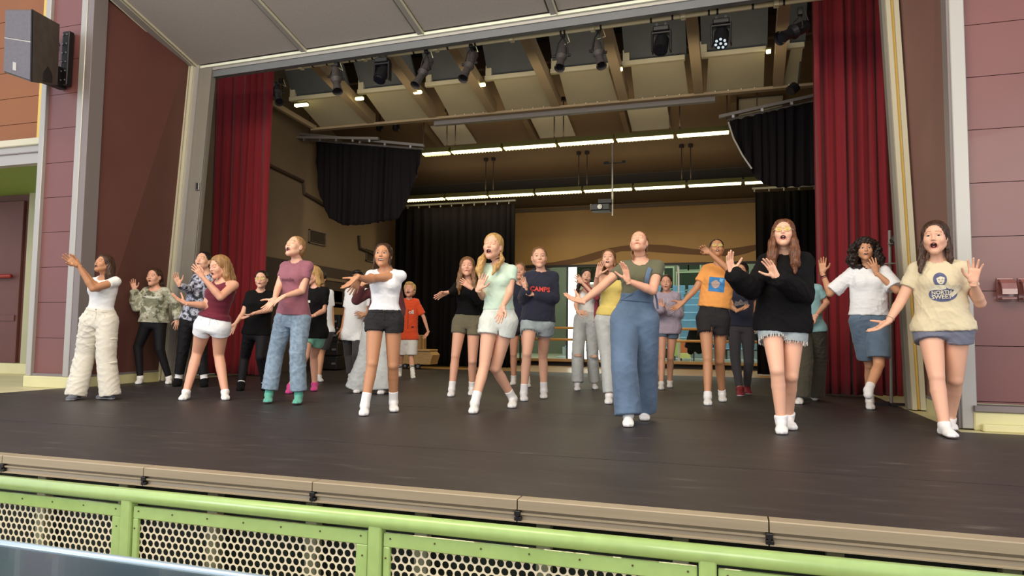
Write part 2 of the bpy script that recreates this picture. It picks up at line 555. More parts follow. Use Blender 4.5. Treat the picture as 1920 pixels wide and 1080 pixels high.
# ceiling over the forestage: sloping panels, ribs, header
x0c, x1c = -8.15, 4.6
def cq(xa, ya, xb, yb, dz): return [(xa, ya, zc(ya, xa) + dz), (xb, yb, zc(yb, xb) + dz)]


ceil = struct(M().prism([(x0c, hy(x0c), ZC0 + .05), (x1c, hy(x1c), ZC0 + .05), (x1c, 3.2, zc(3.2, x1c) + .05), (x0c, 3.2, zc(3.2, x0c) + .05)], (0, 0, .08)).build('ceiling', m_greyside))


def rib_at(px, py):
    """pixel ray meets the sloping ceiling plane"""
    d = ray(px, py)
    t = (ZC0 + 8.355 * SL - CO[2]) / (d[2] + SL * d[1] + .0366 * SL * d[0])
    return CO + d * t


ribs = []      # (x at header, slope dx/dy)
for (pa, pb) in (((352, 118), (236, 0)), ((570, 97), (480, 0)), ((790, 66), (745, 0)), ((1040, 32), (1020, 0))):
    A_, B_ = rib_at(*pa), rib_at(*pb)
    ribs.append((A_[0] + .0, (B_[0] - A_[0]) / (B_[1] - A_[1])))
dx = ribs[3][0] - ribs[2][0]
sl4 = ribs[3][1] * .3 + ribs[2][1] * .3
ribs += [(ribs[3][0] + dx, .02), (ribs[3][0] + 2 * dx, .02), (ribs[3][0] + 3 * dx, .02)]
ribs[1:4] = [(r[0], .02) if abs(r[1]) > .2 else r for r in ribs[1:4]]
ribs[0] = (-8.02, .02)


def rx(r, y): return r[0] + r[1] * (y - hy(r[0]))


for i in range(len(ribs) - 1):
    a, b = ribs[i], ribs[i + 1]
    for (ya, yb) in ((None, 5.9), (5.86, 3.3)):
        p = []
        for (r, off) in ((a, .07), (b, -.07)):
            y0_ = ya if ya else hy(r[0]) - .07
            p += [(rx(r, y0_) + off, y0_), (rx(r, yb) + off, yb)]
        q4 = [p[0], p[2], p[3], p[1]]
        M().prism([(x, y, zc(y, x) + .012) for x, y in q4], (0, 0, .035)).build('ceiling_panel', m_ceilp, ceil)
for k, r in enumerate(ribs):
    wd = .04 if k else .07
    y0_, y1_ = hy(r[0]) - .02, 3.2
    xa, xb = rx(r, y0_), rx(r, y1_)
    M().prism([(xa - wd, y0_, zc(y0_, xa) - .01), (xa + wd, y0_, zc(y0_, xa) - .01), (xb + wd, y1_, zc(y1_, xb) - .01), (xb - wd, y1_, zc(y1_, xb) - .01)], (0, 0, .05)).build('ceiling_rib', m_rib, ceil)
    for o_ in ((wd,) if k else (-wd, wd, wd + .05)):
        M().prism([(xa + o_, y0_, zc(y0_, xa) - .018), (xa + o_ + .014, y0_, zc(y0_, xa) - .018), (xb + o_ + .014, y1_, zc(y1_, xb) - .018), (xb + o_, y1_, zc(y1_, xb) - .018)], (0, 0, .05)).build('rib_edge', m_creamtrim, ceil)


def hbar(name, m, x0_, x1_, dy0, dy1, z0_, z1_, parent=None):
    return M().prism([(x0_, hy(x0_) + dy0, z0_), (x1_, hy(x1_) + dy0, z0_), (x1_, hy(x1_) + dy1, z0_), (x0_, hy(x0_) + dy1, z0_)], (0, 0, z1_ - z0_)).build(name, m, parent)


hbar('ceiling_edge', m_white_edge, x0c, x1c, -.035, 0, ZC0 - .008, ZC0 + .03, ceil)
struct(hbar('trim_40', m_greytrim, -8.1, 3.0, .0, .06, ZC0 - .05, ZC0 + .5))
struct(hbar('trim_41', m_header, -8.1, 3.0, .02, .12, ZC0 - .15, ZC0 - .05))
struct(hbar('trim_42', m_header, -8.1, 3.0, .12, .5, ZC0 + .06, ZC0 + .12))

# ------------------------------------------------ the open hall at far left
struct(M().box((-16, 9.3, 3.5), (-9.0, 9.4, 7.6)).build('wall_hall_upper', m_joint))
for i in range(7):
    struct_p = M().box((-16, 9.27, 3.55 + i * .5), (-11.72, 9.30, 4.04 + i * .5)).build('wall_panel', m_orange, bpy.data.objects['wall_hall_upper'])
struct(M().box((-11.72, 9.0, 3.45), (-11.4, 9.3, 7.6)).build('trim_43', m_yellow))
struct(M().box((-11.4, 8.95, 3.0), (-11.0, 9.3, 7.6)).build('trim_44', m_greytrim))
struct(M().box((-14, 7.2, 3.38), (-9.05, 7.36, 3.48), .01).build('trim_45', m_creamtrim))
struct(M().box((-14, 7.24, 3.12), (-9.05, 7.36, 3.38)).build('trim_46', m_greytrim))
struct(M().box((-14, 7.22, 3.27), (-9.05, 7.25, 3.285)).build('trim_47', m_greyside))
struct(M().box((-14, 7.36, 3.14), (-9.05, 9.0, 3.22)).build('ceiling_balcony', m_green))
struct(M().box((-16, 9.0, -.012), (-11.75, 9.1, 3.16)).build('wall_hall_lower', m_maroon))
struct(M().box((-11.72, 8.93, -.012), (-11.35, 9.1, 3.16), .01).build('trim_48', m_palegreen))
struct(M().box((-11.35, 8.96, -.012), (-8.95, 9.1, 3.16)).build('wall_hall_side', m_palegreen))
struct(M().box((-16, 8.8, -.012), (-10.2, 8.99, .17), .01).build('trim_49', m_basey))
dr = struct(M().box((-14.1, 8.94, .17), (-11.85, 9.0, 3.02), .008).build('door_1', m_maroon))
M().tube([(-13.6, 8.86, 1.68), (-11.95, 8.86, 1.68)], .035, 10).build('push_bar', mat('red_push_bar', (150, 44, 40), .4), dr, smooth=True)
M().box((-14.0, 8.92, .9), (-11.9, 8.945, 1.0)).build('door_rail', m_maroon, dr)

# ------------------------------------------------ stage house: side walls, back wall, ceiling
lw = struct(M().box((-8.3, 10.6, 0), (-8.2, 17.2, 6.4)).build('wall_left', m_stagewall))
band = M().prism([(-8.2, 10.6, 1.30), (-8.2, 17, 1.30), (-8.2, 17, 2.15), (-8.2, 10.6, 2.15)], (.03, 0, 0)).build('wall_band', m_darkband, lw)
M().box((-8.2, 10.6, 0), (-8.16, 12.6, 1.3)).build('wall_band', m_darkband, lw)
M().box((-8.2, 13.7, 0), (-8.16, 17, 1.3)).build('wall_band', m_darkband, lw)


def lwall_tube(pts, r, m, name):
    o = M().tube([(-8.16, y, z) for y, z in pts], r, 8).build(name, m)
    return o


m_duct = mat('brown_conduit', (70, 54, 40), .7)
tag(lwall_tube([(10.7, 3.86), (11.85, 3.78), (11.9, 3.55), (12.43, 3.48), (13.6, 3.3)], .035, m_duct, 'conduit'), 'brown conduit stepping along the tan side wall behind the left red curtain', 'conduit')
tag(lwall_tube([(14.1, 3.0), (14.14, 2.72), (15.6, 2.55)], .03, m_duct, 'conduit'), 'brown conduit bending down the side wall by the black back drape', 'conduit')
m_vent = mat('grey_vent_grille', (104, 92, 76), .6)
for (y0, y1, z0, z1, lab) in ((12.14, 12.75, 2.58, 2.86, 'larger wall vent grille nearer the left red curtain'), (14.47, 15.0, 2.45, 2.74, 'smaller wall vent grille close to the black back drape')):
    v = empty('wall_vent', (-8.18, (y0 + y1) / 2, z0))
    tag(v, 'grey-brown ' + lab, 'vent')
    M().box((-8.2, y0, z0), (-8.165, y1, z0 + .02)).box((-8.2, y0, z1 - .02), (-8.165, y1, z1)).box((-8.2, y0, z0), (-8.165, y0 + .02, z1)).box((-8.2, y1 - .02, z0), (-8.165, y1, z1)).build('vent_frame', m_vent, v)
    for k in range(7):
        zz = z0 + .03 + k * (z1 - z0 - .06) / 7
        M().prism([(-8.195, y0 + .02, zz), (-8.17, y0 + .02, zz + .02), (-8.166, y0 + .02, zz + .02), (-8.19, y0 + .02, zz)], (0, y1 - y0 - .04, 0)).build('slat', m_vent, v)

# dressing-room door, its posters and the black rack beside it
m_doorfr = mat('tan_door_frame', (122, 102, 78), .6)
m_dk = mat('dark_recess', (46, 34, 30), .8)
d2 = struct(M().box((-8.24, 12.72, 0), (-8.19, 13.56, 1.86)).build('door_2', m_dk))
M().box((-8.2, 12.66, 0), (-8.15, 12.74, 1.92), .004).build('door_frame', m_doorfr, d2)
M().box((-8.2, 13.54, 0), (-8.15, 13.62, 1.92), .004).build('door_frame', m_doorfr, d2)
M().box((-8.2, 12.74, 1.86), (-8.15, 13.54, 1.92), .004).build('door_frame', m_doorfr, d2)
m_pr = mat('red_white_poster', (120, 44, 44), .6, noise=(22, 1), tex='voronoi', stops=('c', (0, (116, 40, 44)), (.45, (200, 180, 176)), (.62, (92, 30, 34))))
m_kraft = mat('kraft_brown_board', (140, 106, 64), .7)
for (a, b, c, d, mm, nm, lb) in ((12.86, 13.46, 1.42, 1.66, m_pr, 'poster', 'red and white printed poster high on the side door'), (12.86, 13.5, 1.13, 1.38, m_kraft, 'notice_board', 'plain brown board below the red poster on the side door'), (13.28, 13.40, .45, 1.05, m_pr, 'paper_strip', 'narrow strip of small photos hanging down the side door')):
    tag(M().box((-8.185, a, c), (-8.17, b, d)).build(nm, mm, None), lb, 'poster' if mm is m_pr else 'board')

# back wall with the wide opening to the gym
m_sill = mat('wood_sill', (150, 114, 64), .5)
m_blackb = mat('black_wall_base', (34, 28, 24), .6)
YB = 17.0
bwl = struct(M().box((-8.3, YB, -.01), (-5.4, YB + .15, 5.4)).build('wall_back', m_backwall))
M().box((-5.4, YB, 2.50), (2.3, YB + .15, 5.4)).build('wall_upper', m_backwall, bwl)
M().box((1.6, YB, 0), (2.3, YB + .15, 2.5)).build('wall_pier', m_backwall, bwl)
M().box((-5.4, YB, -.01), (1.6, YB + .15, .10)).build('wall_foot', m_blackb, bwl)
M().box((-5.4, YB - .22, .10), (1.6, YB + .18, .17), .01).build('window_sill', m_sill, bwl)
M().box((-5.4, YB - .03, 2.46), (1.6, YB, 2.52)).build('window_head', m_blackb, bwl)
# painted curl line on the wall, a raised strip
sp = [aty(px, py, YB - .005) for px, py in ((930, 508), (962, 506), (1000, 503), (1035, 497), (1075, 490), (1110, 482), (1140, 472), (1165, 466), (1200, 464), (1250, 467), (1300, 472), (1340, 474), (1375, 473), (1400, 468), (1420, 463), (1436, 457))]
vs = []; hw = .075
for i, p in enumerate(sp):
    h = hw * (.8 + .5 * math.sin(i * .9) ** 2)
    vs += [(p[0], YB - .012, p[2] - h), (p[0], YB - .012, p[2] + h), (p[0], YB - .001, p[2] - h), (p[0], YB - .001, p[2] + h)]
fs = []
for i in range(len(sp) - 1):
    a, b = 4 * i, 4 * i + 4
    fs += [(a, b, b + 1, a + 1), (a + 1, b + 1, b + 3, a + 3), (a, a + 2, b + 2, b)]
tag(link_mesh('painted_line', np.array(vs), fs, m_scroll), 'dark brown wavy line across the tan back wall above the gym opening', 'wall line')
struct(M().box((-8.2, YB - .06, 3.90), (2.2, YB, 3.98)).build('trim_50', m_stagewall))
struct(M().box((-8.2, 15.4, 4.02), (2.2, 17.0, 4.12)).build('ceiling_soffit', m_soffit))
struct(M().prism([(-8.2, 15.6, 4.42), (2.2, 15.6, 4.42), (2.2, 16.9, 4.02), (-8.2, 16.9, 4.02)], (0, 0, .1)).build('ceiling_cove', m_soffit))
cst = struct(M().prism([(-8.2, 11.6, 5.45), (2.2, 11.6, 5.45), (2.2, 15.7, 4.40), (-8.2, 15.7, 4.40)], (0, 0, .1)).build('ceiling_stage', m_darkceil))
m_pale = mat('pale_grey_ceiling_board', (190, 184, 168), .7)
for (px, py) in ((850, 256), (1036, 226), (1215, 222), (1422, 197)):
    p = aty(px, py, 13.4)
    cz = lambda y: 5.45 - (y - 11.6) * 1.05 / 4.1
    xa = p[0] - .35
    M().prism([(xa, 13.0, cz(13.0) - .05), (xa + .75, 13.0, cz(13.0) - .05), (xa + .75, 13.75, cz(13.75) - .05), (xa, 13.75, cz(13.75) - .05)], (0, 0, .03)).build('ceiling_board', m_pale, cst)
    M().prism([(xa - .14, 12.9, cz(12.9) - .14), (xa - .04, 12.9, cz(12.9) - .14), (xa - .04, 13.9, cz(13.9) - .1), (xa - .14, 13.9, cz(13.9) - .1)], (0, 0, .14)).build('ceiling_joist', m_darkceil, cst)

# ------------------------------------------------ truss bays above the proscenium opening
m_beam = mat('tan_painted_joist', (166, 144, 112), .6, noise=(2, .1))
m_bay = mat('pale_cream_bay_panel', (190, 180, 148), .6, noise=(2, .08))
m_dkpanel = mat('slate_bay_panel', (78, 82, 82), .7, noise=(3, .15))
m_lowbeam = mat('grey_lower_beam', (122, 116, 112), .5)
bridge = empty('lighting_bridge', (-3, 10.6, 4.7))
tag(bridge, 'cream and slate panelled ceiling bridge with sloping tan joists above the stage', 'ceiling bridge')
bx = [(-7.75, -8.1), (-6.35, -6.52), (-5.05, -5.25), (-3.97, -4.1), (-2.85, -2.93), (-1.70, -1.75), (-.54, -.53), (.62, .68), (1.14, 1.2)]
ZB0, ZB1 = 5.00, 4.71   # rail height at y 10.6, bottom at y 11.5
for i in range(len(bx) - 1):
    a, b = bx[i][0] + .26, bx[i + 1][0] - .10
    # dark upper panel
    M().prism([(a - .1, 10.66, ZB0 + .02), (b + .04, 10.66, ZB0 + .02), (b + .04, 10.0, 5.9), (a - .1, 10.0, 5.9)], (0, .04, .02)).build('slate_panel', m_dkpanel, bridge)
    # pale lower panel, tilted
    M().prism([(a, 10.62, ZB0 - .04), (b, 10.62, ZB0 - .04), (b + .02, 11.5, ZB1 + .01), (a - .06, 11.5, ZB1 + .01)], (0, 0, .02)).build('cream_panel', m_bay, bridge)
    M().box((a - .14, 10.56, ZB0 - .045), (b + .02, 10.64, ZB0 + .03), .005).build('cross_rail', m_bay, bridge)
    M().box((a - .12, 10.56, ZB0 + .03), (a - .02, 10.62, ZB0 + .2)).build('bracket_plate', m_bay, bridge)
    for k in range(4):
        xx = a + .02 + (b - a) * (k + .3) / 4
        if i > 1: M().ball((xx, 11.42, ZB1 + .0), .011, 8, 5).build('screw_head', mat('bright_screw', (240, 236, 214), .3), bridge)
for i, (xf, xb) in enumerate(bx[:-1]):
    if i == 0:
        M().prism([(-8.1, 10.4, 4.95), (-8.1, 10.4, 5.05), (-7.72, 11.5, ZB1 + .06), (-7.72, 11.5, ZB1 - .02)], (.07, .0, 0)).build('joist', m_beam, bridge)
        continue
    wbm = .15
    M().prism([(xf, 9.1, 5.02), (xf + wbm, 9.1, 5.02), (xb + wbm, 11.5, ZB1 - .015), (xb, 11.5, ZB1 - .015)], (0, 0, .20)).build('joist', m_beam, bridge)
M().box((-7.75, 11.44, ZB1 - .035), (1.9, 11.56, ZB1 + .01), .005).build('lower_beam', m_beam, bridge)
M().box((-5.2, 11.56, ZB1 - .11), (-.2, 11.66, ZB1 - .03), .005).build('lower_beam', m_lowbeam, bridge)
struct(M().box((-8.1, 8.7, 5.95), (2.2, 11.7, 6.05)).build('ceiling_loft', m_dkpanel))
struct(M().box((-8.1, 11.62, 5.6), (2.2, 11.72, 6.0)).build('wall_loft', m_darkceil))

# small louvred lamps glimpsed between the joists
m_glow = mat('fluorescent_glow', (255, 250, 220), .5, emit=(255, 244, 176), es=9.)
m_louvre = mat('white_louvre', (240, 234, 190), .4)
m_fixt = mat('olive_lamp_housing', (92, 88, 44), .5)
for k, (px, py) in enumerate(((565, 198), (674, 186), (783, 174), (904, 160), (1161, 131), (1310, 114), (1441, 98))):
    p = aty(px, py, 10.5)
    wd = .13 if k == 0 else (.07 if k < 3 else (.05 if k < 5 else .03))
    o = empty('louvre_lamp', p)
    if k < 4:
        where = ['beside the left red curtain', 'behind the first stage light', 'below the third spotlight', 'below the fourth spotlight'][k]
    else:
        where = ['below the sixth spotlight', 'between the two round multi-lens lights', 'nearest the right red curtain'][k - 4]
    tag(o, 'small glowing louvred lamp in the ceiling bridge, ' + where, 'ceiling lamp', 'louvred lamps in the ceiling bridge')
    M().box((p[0] - wd, p[1] - .03, p[2] - .012), (p[0] + wd, p[1] + .03, p[2] + .028), .006).build('glowing_tube', m_glow, o)
    M().box((p[0] - wd - .01, p[1] - .04, p[2] + .03), (p[0] + wd + .01, p[1] + .04, p[2] + .055), .004).build('housing', m_fixt, o)

# ------------------------------------------------ pendant fluorescent rows
m_tube = mat('louvred_tube_glow', (255, 252, 226), .5, emit=(255, 246, 190), es=6.)


def fluo_row(name, y, z, xs, hang, label):
    r = empty(name, (xs[0], y, z))
    tag(r, label, 'light fixture')
    for i in range(len(xs) - 1):
        a, b = xs[i] + .02, xs[i + 1] - .02
        h = M().prism([(a, y - .09, z), (a, y + .09, z), (a, y + .05, z + .10), (a, y - .05, z + .10)], (b - a, 0, 0)).build('housing', m_fixt, r)
        M().box((a + .02, y - .075, z - .022), (b - .02, y + .075, z - .002)).build('lit_tube', m_tube, r)
        lv = M()
        n = 16
        for k in range(n):
            x = a + .03 + (b - a - .06) * k / (n - 1)
            lv.box((x - .004, y - .08, z - .04), (x + .004, y + .08, z - .02))
        lv.build('louvre', m_louvre, h)['kind'] = 'stuff'
    for (x, zt) in hang:
        for dx in (-.09, .09):
            M().tube([(x + dx, y, z + .1), (x + dx, y, zt)], .012, 6).build('hanger_rod', m_duct, r)
            M().tube([(x + dx, y, zt - .06), (x + dx, y, zt + .02)], .05, 10).build('ceiling_cup', m_dk, r)


XU = [-6.95 + 1.084 * k for k in range(8)]
XU = [-6.95, -5.87, -5.24 + .0] if False else [-7.4, -6.32, -5.24, -4.16, -3.08, -1.99, -.91, .04]
XU = XU[2:]; XU = [-5.86] + XU
fluo_row('fluorescent_row', 12.5, 4.34, XU, [(-5.24, 5.22), (-3.05, 5.22), (-.92, 5.22)], 'upper row of lit louvred fluorescent fixtures nearer the front of the stage')
XL = [-7.27, -6.19, -5.15, -4.07, -3.0, -1.92, -.83, .27, 1.35]
fluo_row('fluorescent_row', 14.5, 3.85, XL, [(-5.13, 4.71), (-3.0, 4.71), (-.84, 4.71)], 'lower row of lit louvred fluorescent fixtures nearer the back wall')

# ------------------------------------------------ pipe, spotlights
m_pipe = mat('cream_batten_pipe', (208, 198, 160), .4)
m_fix = mat('black_lamp_body', (26, 25, 28), .38, metal=.2)
m_fixg = mat('grey_dusty_lamp_body', (66, 60, 58), .55, noise=(20, .3))
m_lens = mat('dark_glass_lens', (20, 22, 30), .08, spec=1.)
m_led = mat('led_lens', (190, 205, 210), .15, emit=(200, 220, 230), es=.5)
m_silver = mat('silver_clamp', (150, 150, 152), .3, metal=.7)
YP = 8.70
zpipe = 4.745


def pipe_y(x): return 8.625 - .0207 * x

pipe = empty('lighting_pipe', (-3, YP, zpipe))
tag(pipe, 'cream batten pipe hung with clamps under the grey header', 'pipe')
M().tube([(-6.4, pipe_y(-6.4), zpipe), (1.9, pipe_y(1.9), zpipe)], .032, 12).build('pipe', m_pipe, pipe, smooth=True)
for px in (562, 682, 818, 960, 1112, 1282, 1456):
    x = aty(px, 80, YP)[0]
    YQ = pipe_y(x)
    M().box((x - .03, YQ - .05, zpipe - .04), (x + .03, YQ + .05, zpipe + .14), .006).build('pipe_bracket', m_pipe, pipe)
for px in (585, 612, 655, 667, 698, 776, 840, 892, 1053, 1060, 1128, 1222, 1262, 1330, 1346, 1412, 1470):
    x = aty(px, 80, YP)[0]
    M().tube([(x - .012, pipe_y(x), zpipe), (x + .012, pipe_y(x), zpipe)], .038, 10).build('clip', m_blk, pipe)


def cyl_dir(mm, a, b, r0, r1=None, n=14):
    mm.tube([a, b], [r0, r0 if r1 is None else r1], n); return mm


def spotlight(p_top, p_back, p_front, r, mbody, label, lens=True):
    o = empty('stage_spotlight', p_top)
    tag(o, label, 'stage light', 'stage lights hung on the batten pipe')
    p_top, a, b = [np.array(q, float) for q in (p_top, p_back, p_front)]
    d = (b - a) / np.linalg.norm(b - a)
    mm = M(); mm.tube([a, a + d * .03, a + (b - a) * .45, a + (b - a) * .5, a + (b - a) * .62, b - d * .05], [r * .55, r * .85, r * .9, r * 1.08, r * .7, r * .78], 16)
    mm.build('lamp_body', mbody, o, smooth=False)
    M().tube([b - d * .06, b], [r * .85, r * 1.0], 16, cap=False).build('lens_barrel', mbody, o)
    M().tube([b - d * .045, b - d * .04], [r * .74, r * .74], 16).build('lens', m_lens, o)
    c = a + (b - a) * .42
    side = np.cross(d, [0, 0, 1.]); side /= np.linalg.norm(side) + 1e-9
    yk = M()
    for s_ in (-1, 1):
        e = c + side * s_ * r * 1.25
        yk.tube([e, e + (p_top - e) * .55 + side * s_ * r * .2, p_top - [0, 0, .06]], .009, 6)
        yk.tube([e - side * s_ * .01, e + side * s_ * .03], .02, 8)
    yk.build('yoke', m_blk, o)
    M().box(p_top - [.03, .035, .06], p_top + [.03, .035, .03], .006).build('hook_clamp', m_blk, o)
    M().tube([p_top + [.05, 0, 0], p_top + [.09, .02, -.12], a + [.02, 0, .03]], .005, 6).build('power_cable', m_pipe if mbody is m_fixg else m_blk, o)
    return o


def P9(px, py, dy=0.): return aty(px, py, YP + dy)


spotlight(P9(632, 118), P9(628, 128), P9(633, 172, -.18), .075, m_fixg, 'grey dusty spotlight pointing down, first clear one from the left red curtain')
spotlight(P9(800, 93), P9(808, 112, .1), P9(778, 160, -.2), .068, m_fixg, 'grey spotlight tilted down to the left, third from the left red curtain')
spotlight(P9(884, 82), P9(890, 100, .1), P9(868, 148, -.25), .07, m_fixg, 'grey spotlight with open round barrel, fourth from the left red curtain')
spotlight(P9(1055, 62), P9(1056, 88, .05), P9(1049, 128, -.2), .07, m_fixg, 'dim grey spotlight hanging left of centre among the joists, fifth along the pipe')
spotlight(P9(1122, 52), P9(1117, 78, .05), P9(1128, 124, -.2), .068, m_fixg, 'long grey spotlight with round front right beside a tan joist, sixth along the pipe')
spotlight(P9(1500, 20), P9(1512, 48, .15), P9(1462, 72, -.15), .085, m_fix, 'large black spotlight lying almost level beside the right red curtain')
spotlight(aty(527, 150, 10.3), aty(516, 158, 10.4), aty(524, 192, 10.1), .08, m_fixg, 'half hidden dusty spotlight right behind the edge of the left red curtain')


def moving_head(p, label, leds):
    x, y, z = p
    o = empty('moving_head_light', (x, y, z))
    tag(o, label, 'stage light', 'stage lights hung on the batten pipe')
    M().box((x - .10, y - .07, z - .12), (x + .10, y + .07, z - .05), .012).build('base', m_fix, o)
    M().box((x - .07, y - .02, z - .05), (x - .04, y + .02, z + .02)).box((x + .04, y - .02, z - .05), (x + .07, y + .02, z + .02)).build('hook_clamp', m_silver, o)
    yk = M()
    for s_ in (-1, 1): yk.box((x + s_ * .10, y - .05, z - .38), (x + s_ * .125, y + .05, z - .10), .01)
    yk.box((x - .12, y - .05, z - .15), (x + .12, y + .05, z - .12), .008)
    yk.build('yoke', m_fix, o)
    d = np.array([-.05, -.55, -.8]); d /= np.linalg.norm(d)
    c = np.array([x, y, z - .27])
    M().tube([c - d * .11, c - d * .09, c + d * .06, c + d * .13], [.06, .088, .092, .09], 16).build('head', m_fix, o)
    if leds:
        u = np.cross(d, [1., 0, 0]); u /= np.linalg.norm(u); w_ = np.cross(d, u)
        f = c + d * .131
        for k in range(8):
            q = f if k == 7 else f + .06 * (math.cos(k * 2 * math.pi / 7) * u + math.sin(k * 2 * math.pi / 7) * w_)
            M().tube([q, q + d * .006], .017, 10).build('led_lens', m_led if leds > 1 else m_lens, o)
    else:
        M().tube([c + d * .13, c + d * .16], [.07, .066], 16).build('lens', m_lens, o)


moving_head(P9(718, 104), 'black moving-head light with a single dark lens, second from the left red curtain', 0)
moving_head(P9(1240, 44), 'black moving-head light with unlit lens cluster, left of the pair of round lights', 1)
moving_head(P9(1352, 30), 'black moving-head light showing bright round lenses, next to the big black spotlight', 2)
for px, lb in ((712, 'left one of two small black cans hanging below the ceiling bridge'), (743, 'right one of two small black cans hanging below the ceiling bridge')):
    p = aty(px, 238, 12.0)
    o = empty('can_light', p); tag(o, lb, 'can light')
    M().tube([p + [0, 0, .07], p + [0, 0, .05], p + [0, 0, -.05], p + [0, 0, -.08]], [.03, .07, .075, .05], 12).build('can', m_fix, o)
    M().tube([p + [0, 0, .06], [p[0], p[1], 5.33]], .01, 6).build('stem', m_fix, o)
p = aty(1488, 166, 10.9)
o = empty('can_light', p); tag(o, 'small black lamp peeking beside the right red curtain under the bridge', 'can light')
M().tube([p + [.04, 0, .05], p + [.03, 0, .03], p + [-.05, -.04, -.05]], [.03, .08, .08], 12).build('can', m_fix, o)
M().tube([p + [.06, 0, .04], p + [.1, 0, .4]], .01, 6).build('stem', m_fix, o)

# ------------------------------------------------ projector on its pole
p = aty(1150, 384, 14.2)
pj = empty('projector', p); tag(pj, 'black ceiling projector on a slim grey pole in front of the back wall', 'projector')
M().box(p + [-.46, -.15, -.13], p + [-.05, .2, .02], .02).build('projector_body', m_fix, pj)
M().tube([p + [-.25, -.15, -.06], p + [-.25, -.19, -.06]], .05, 14).build('lens', m_lens, pj)
M().box(p + [-.30, -.1, .02], p + [-.02, .1, .12], .01).build('mount', m_blk, pj)
M().tube([p + [-.02, 0, -.23], [p[0] - .02, p[1], 4.79]], .018, 10).build('pole', m_greytrim, pj)
q = aty(1152, 306, 14.2)
M().box(q + [-.22, -.03, -.02], q + [-.12, .03, .04]).box(q + [.16, -.03, -.01], q + [.23, .03, .04]).box(q + [-.14, -.01, -.01], q + [.2, .01, .01]).build('cross_arm', m_blk, pj)

# ------------------------------------------------ curtains


def curtain(name, x0, x1, y, z0, z1, folds, amp, m, label, seed=1, cat='curtain', hem=None, top=None, parent=None):
    r = random.Random(seed)
    N = folds * 12
    K = 26
    ph = [r.uniform(.6, 1.5) for _ in range(folds + 1)]
    cum = np.cumsum([0] + ph); cum = cum / cum[-1]
    V = np.zeros((K + 1, N + 1, 2, 3))
    for i in range(N + 1):
        t = i / N
        u = np.interp(t, np.linspace(0, 1, len(cum)), cum)
        a = 2 * math.pi * folds * t
        A = amp * (.65 + .35 * math.sin(t * 17 + seed))
        for j in range(K + 1):
            v = j / K
            zb = hem(u) if hem else z0; zt = top(u) if top else z1
            spread = .55 + .45 * v
            yy = y + A * spread * (math.sin(a + .5 * math.sin(3 * v + t * 9)) + .25 * math.sin(2.3 * a + 2 * v))
            xx = x0 + (x1 - x0) * u + .2 * A * math.cos(a)
            zz = zt + (zb - zt) * v
            V[j, i, 0] = (xx, yy, zz); V[j, i, 1] = (xx, yy + .012, zz)
    vs = V.reshape(-1, 3)
    id_ = lambda j, i, s: (j * (N + 1) + i) * 2 + s
    fs = []
    for j in range(K):
        for i in range(N):
            fs.append((id_(j, i, 0), id_(j + 1, i, 0), id_(j + 1, i + 1, 0), id_(j, i + 1, 0)))
            fs.append((id_(j, i, 1), id_(j, i + 1, 1), id_(j + 1, i + 1, 1), id_(j + 1, i, 1)))
    for i in range(N):
        fs.append((id_(K, i, 0), id_(K, i, 1), id_(K, i + 1, 1), id_(K, i + 1, 0)))
    for j in range(K):
        fs.append((id_(j, 0, 0), id_(j, 0, 1), id_(j + 1, 0, 1), id_(j + 1, 0, 0)))
        fs.append((id_(j, N, 0), id_(j + 1, N, 0), id_(j + 1, N, 1), id_(j, N, 1)))
    o = link_mesh(name, vs, np.array(fs), m, parent, smooth=True, origin=None if parent else ((x0 + x1) / 2, y, z0))
    if parent is None: tag(o, label, cat)
    return o


m_red = mat('red_velvet', (134, 18, 30), .85, sheen=.15, noise=(30, .12, (1, 1, .1)))
m_black = mat('black_stage_cloth', (12, 9, 9), .95, spec=.1, noise=(12, .3, (2, 1, .1)))
m_black2 = mat('charcoal_stage_cloth', (26, 21, 23), .9, spec=.15)
curtain('stage_curtain', -8.86, -7.66, 10.1, .02, 5.6, 7, .10, m_red, 'dark red velvet curtain gathered at the left side of the proscenium', 3)
curtain('stage_curtain', 1.10, 2.10, 10.1, .02, 5.9, 8, .10, m_red, 'dark red velvet curtain gathered at the right side of the proscenium', 7)
hemL = lambda u: -.0 + .02
curtain('back_drape', -7.6, -4.62, 14.8, .02, 3.70, 17, .06, m_black, 'black drape hanging to the floor at the back left of the stage', 5)
curtain('back_drape', .50, 2.15, 14.8, .02, 3.70, 10, .06, m_black, 'black drape hanging behind the right red curtain at the back', 6)
m_trackm = mat('grey_curtain_track', (120, 112, 104), .5)
for (a, b, z, lb) in ((-7.6, -4.6, 3.76, 'grey curtain track above the back left black drape'), (.45, 2.15, 3.76, 'grey curtain track above the back right black drape')):
    t = empty('curtain_track', (a, 14.8, z)); tag(t, lb, 'curtain track')
    M().box((a, 14.77, z), (b, 14.83, z + .04)).build('rail', m_trackm, t)
    n = int((b - a) / .28)
    for k in range(n + 1):
        x = a + .03 + k * .28
        M().box((x, 14.785, z - .05), (x + .022, 14.815, z)).build('runner', m_trackm, t)


# swagged black teasers
def pl(xs, ys): return lambda u: float(np.interp(u, xs, ys))


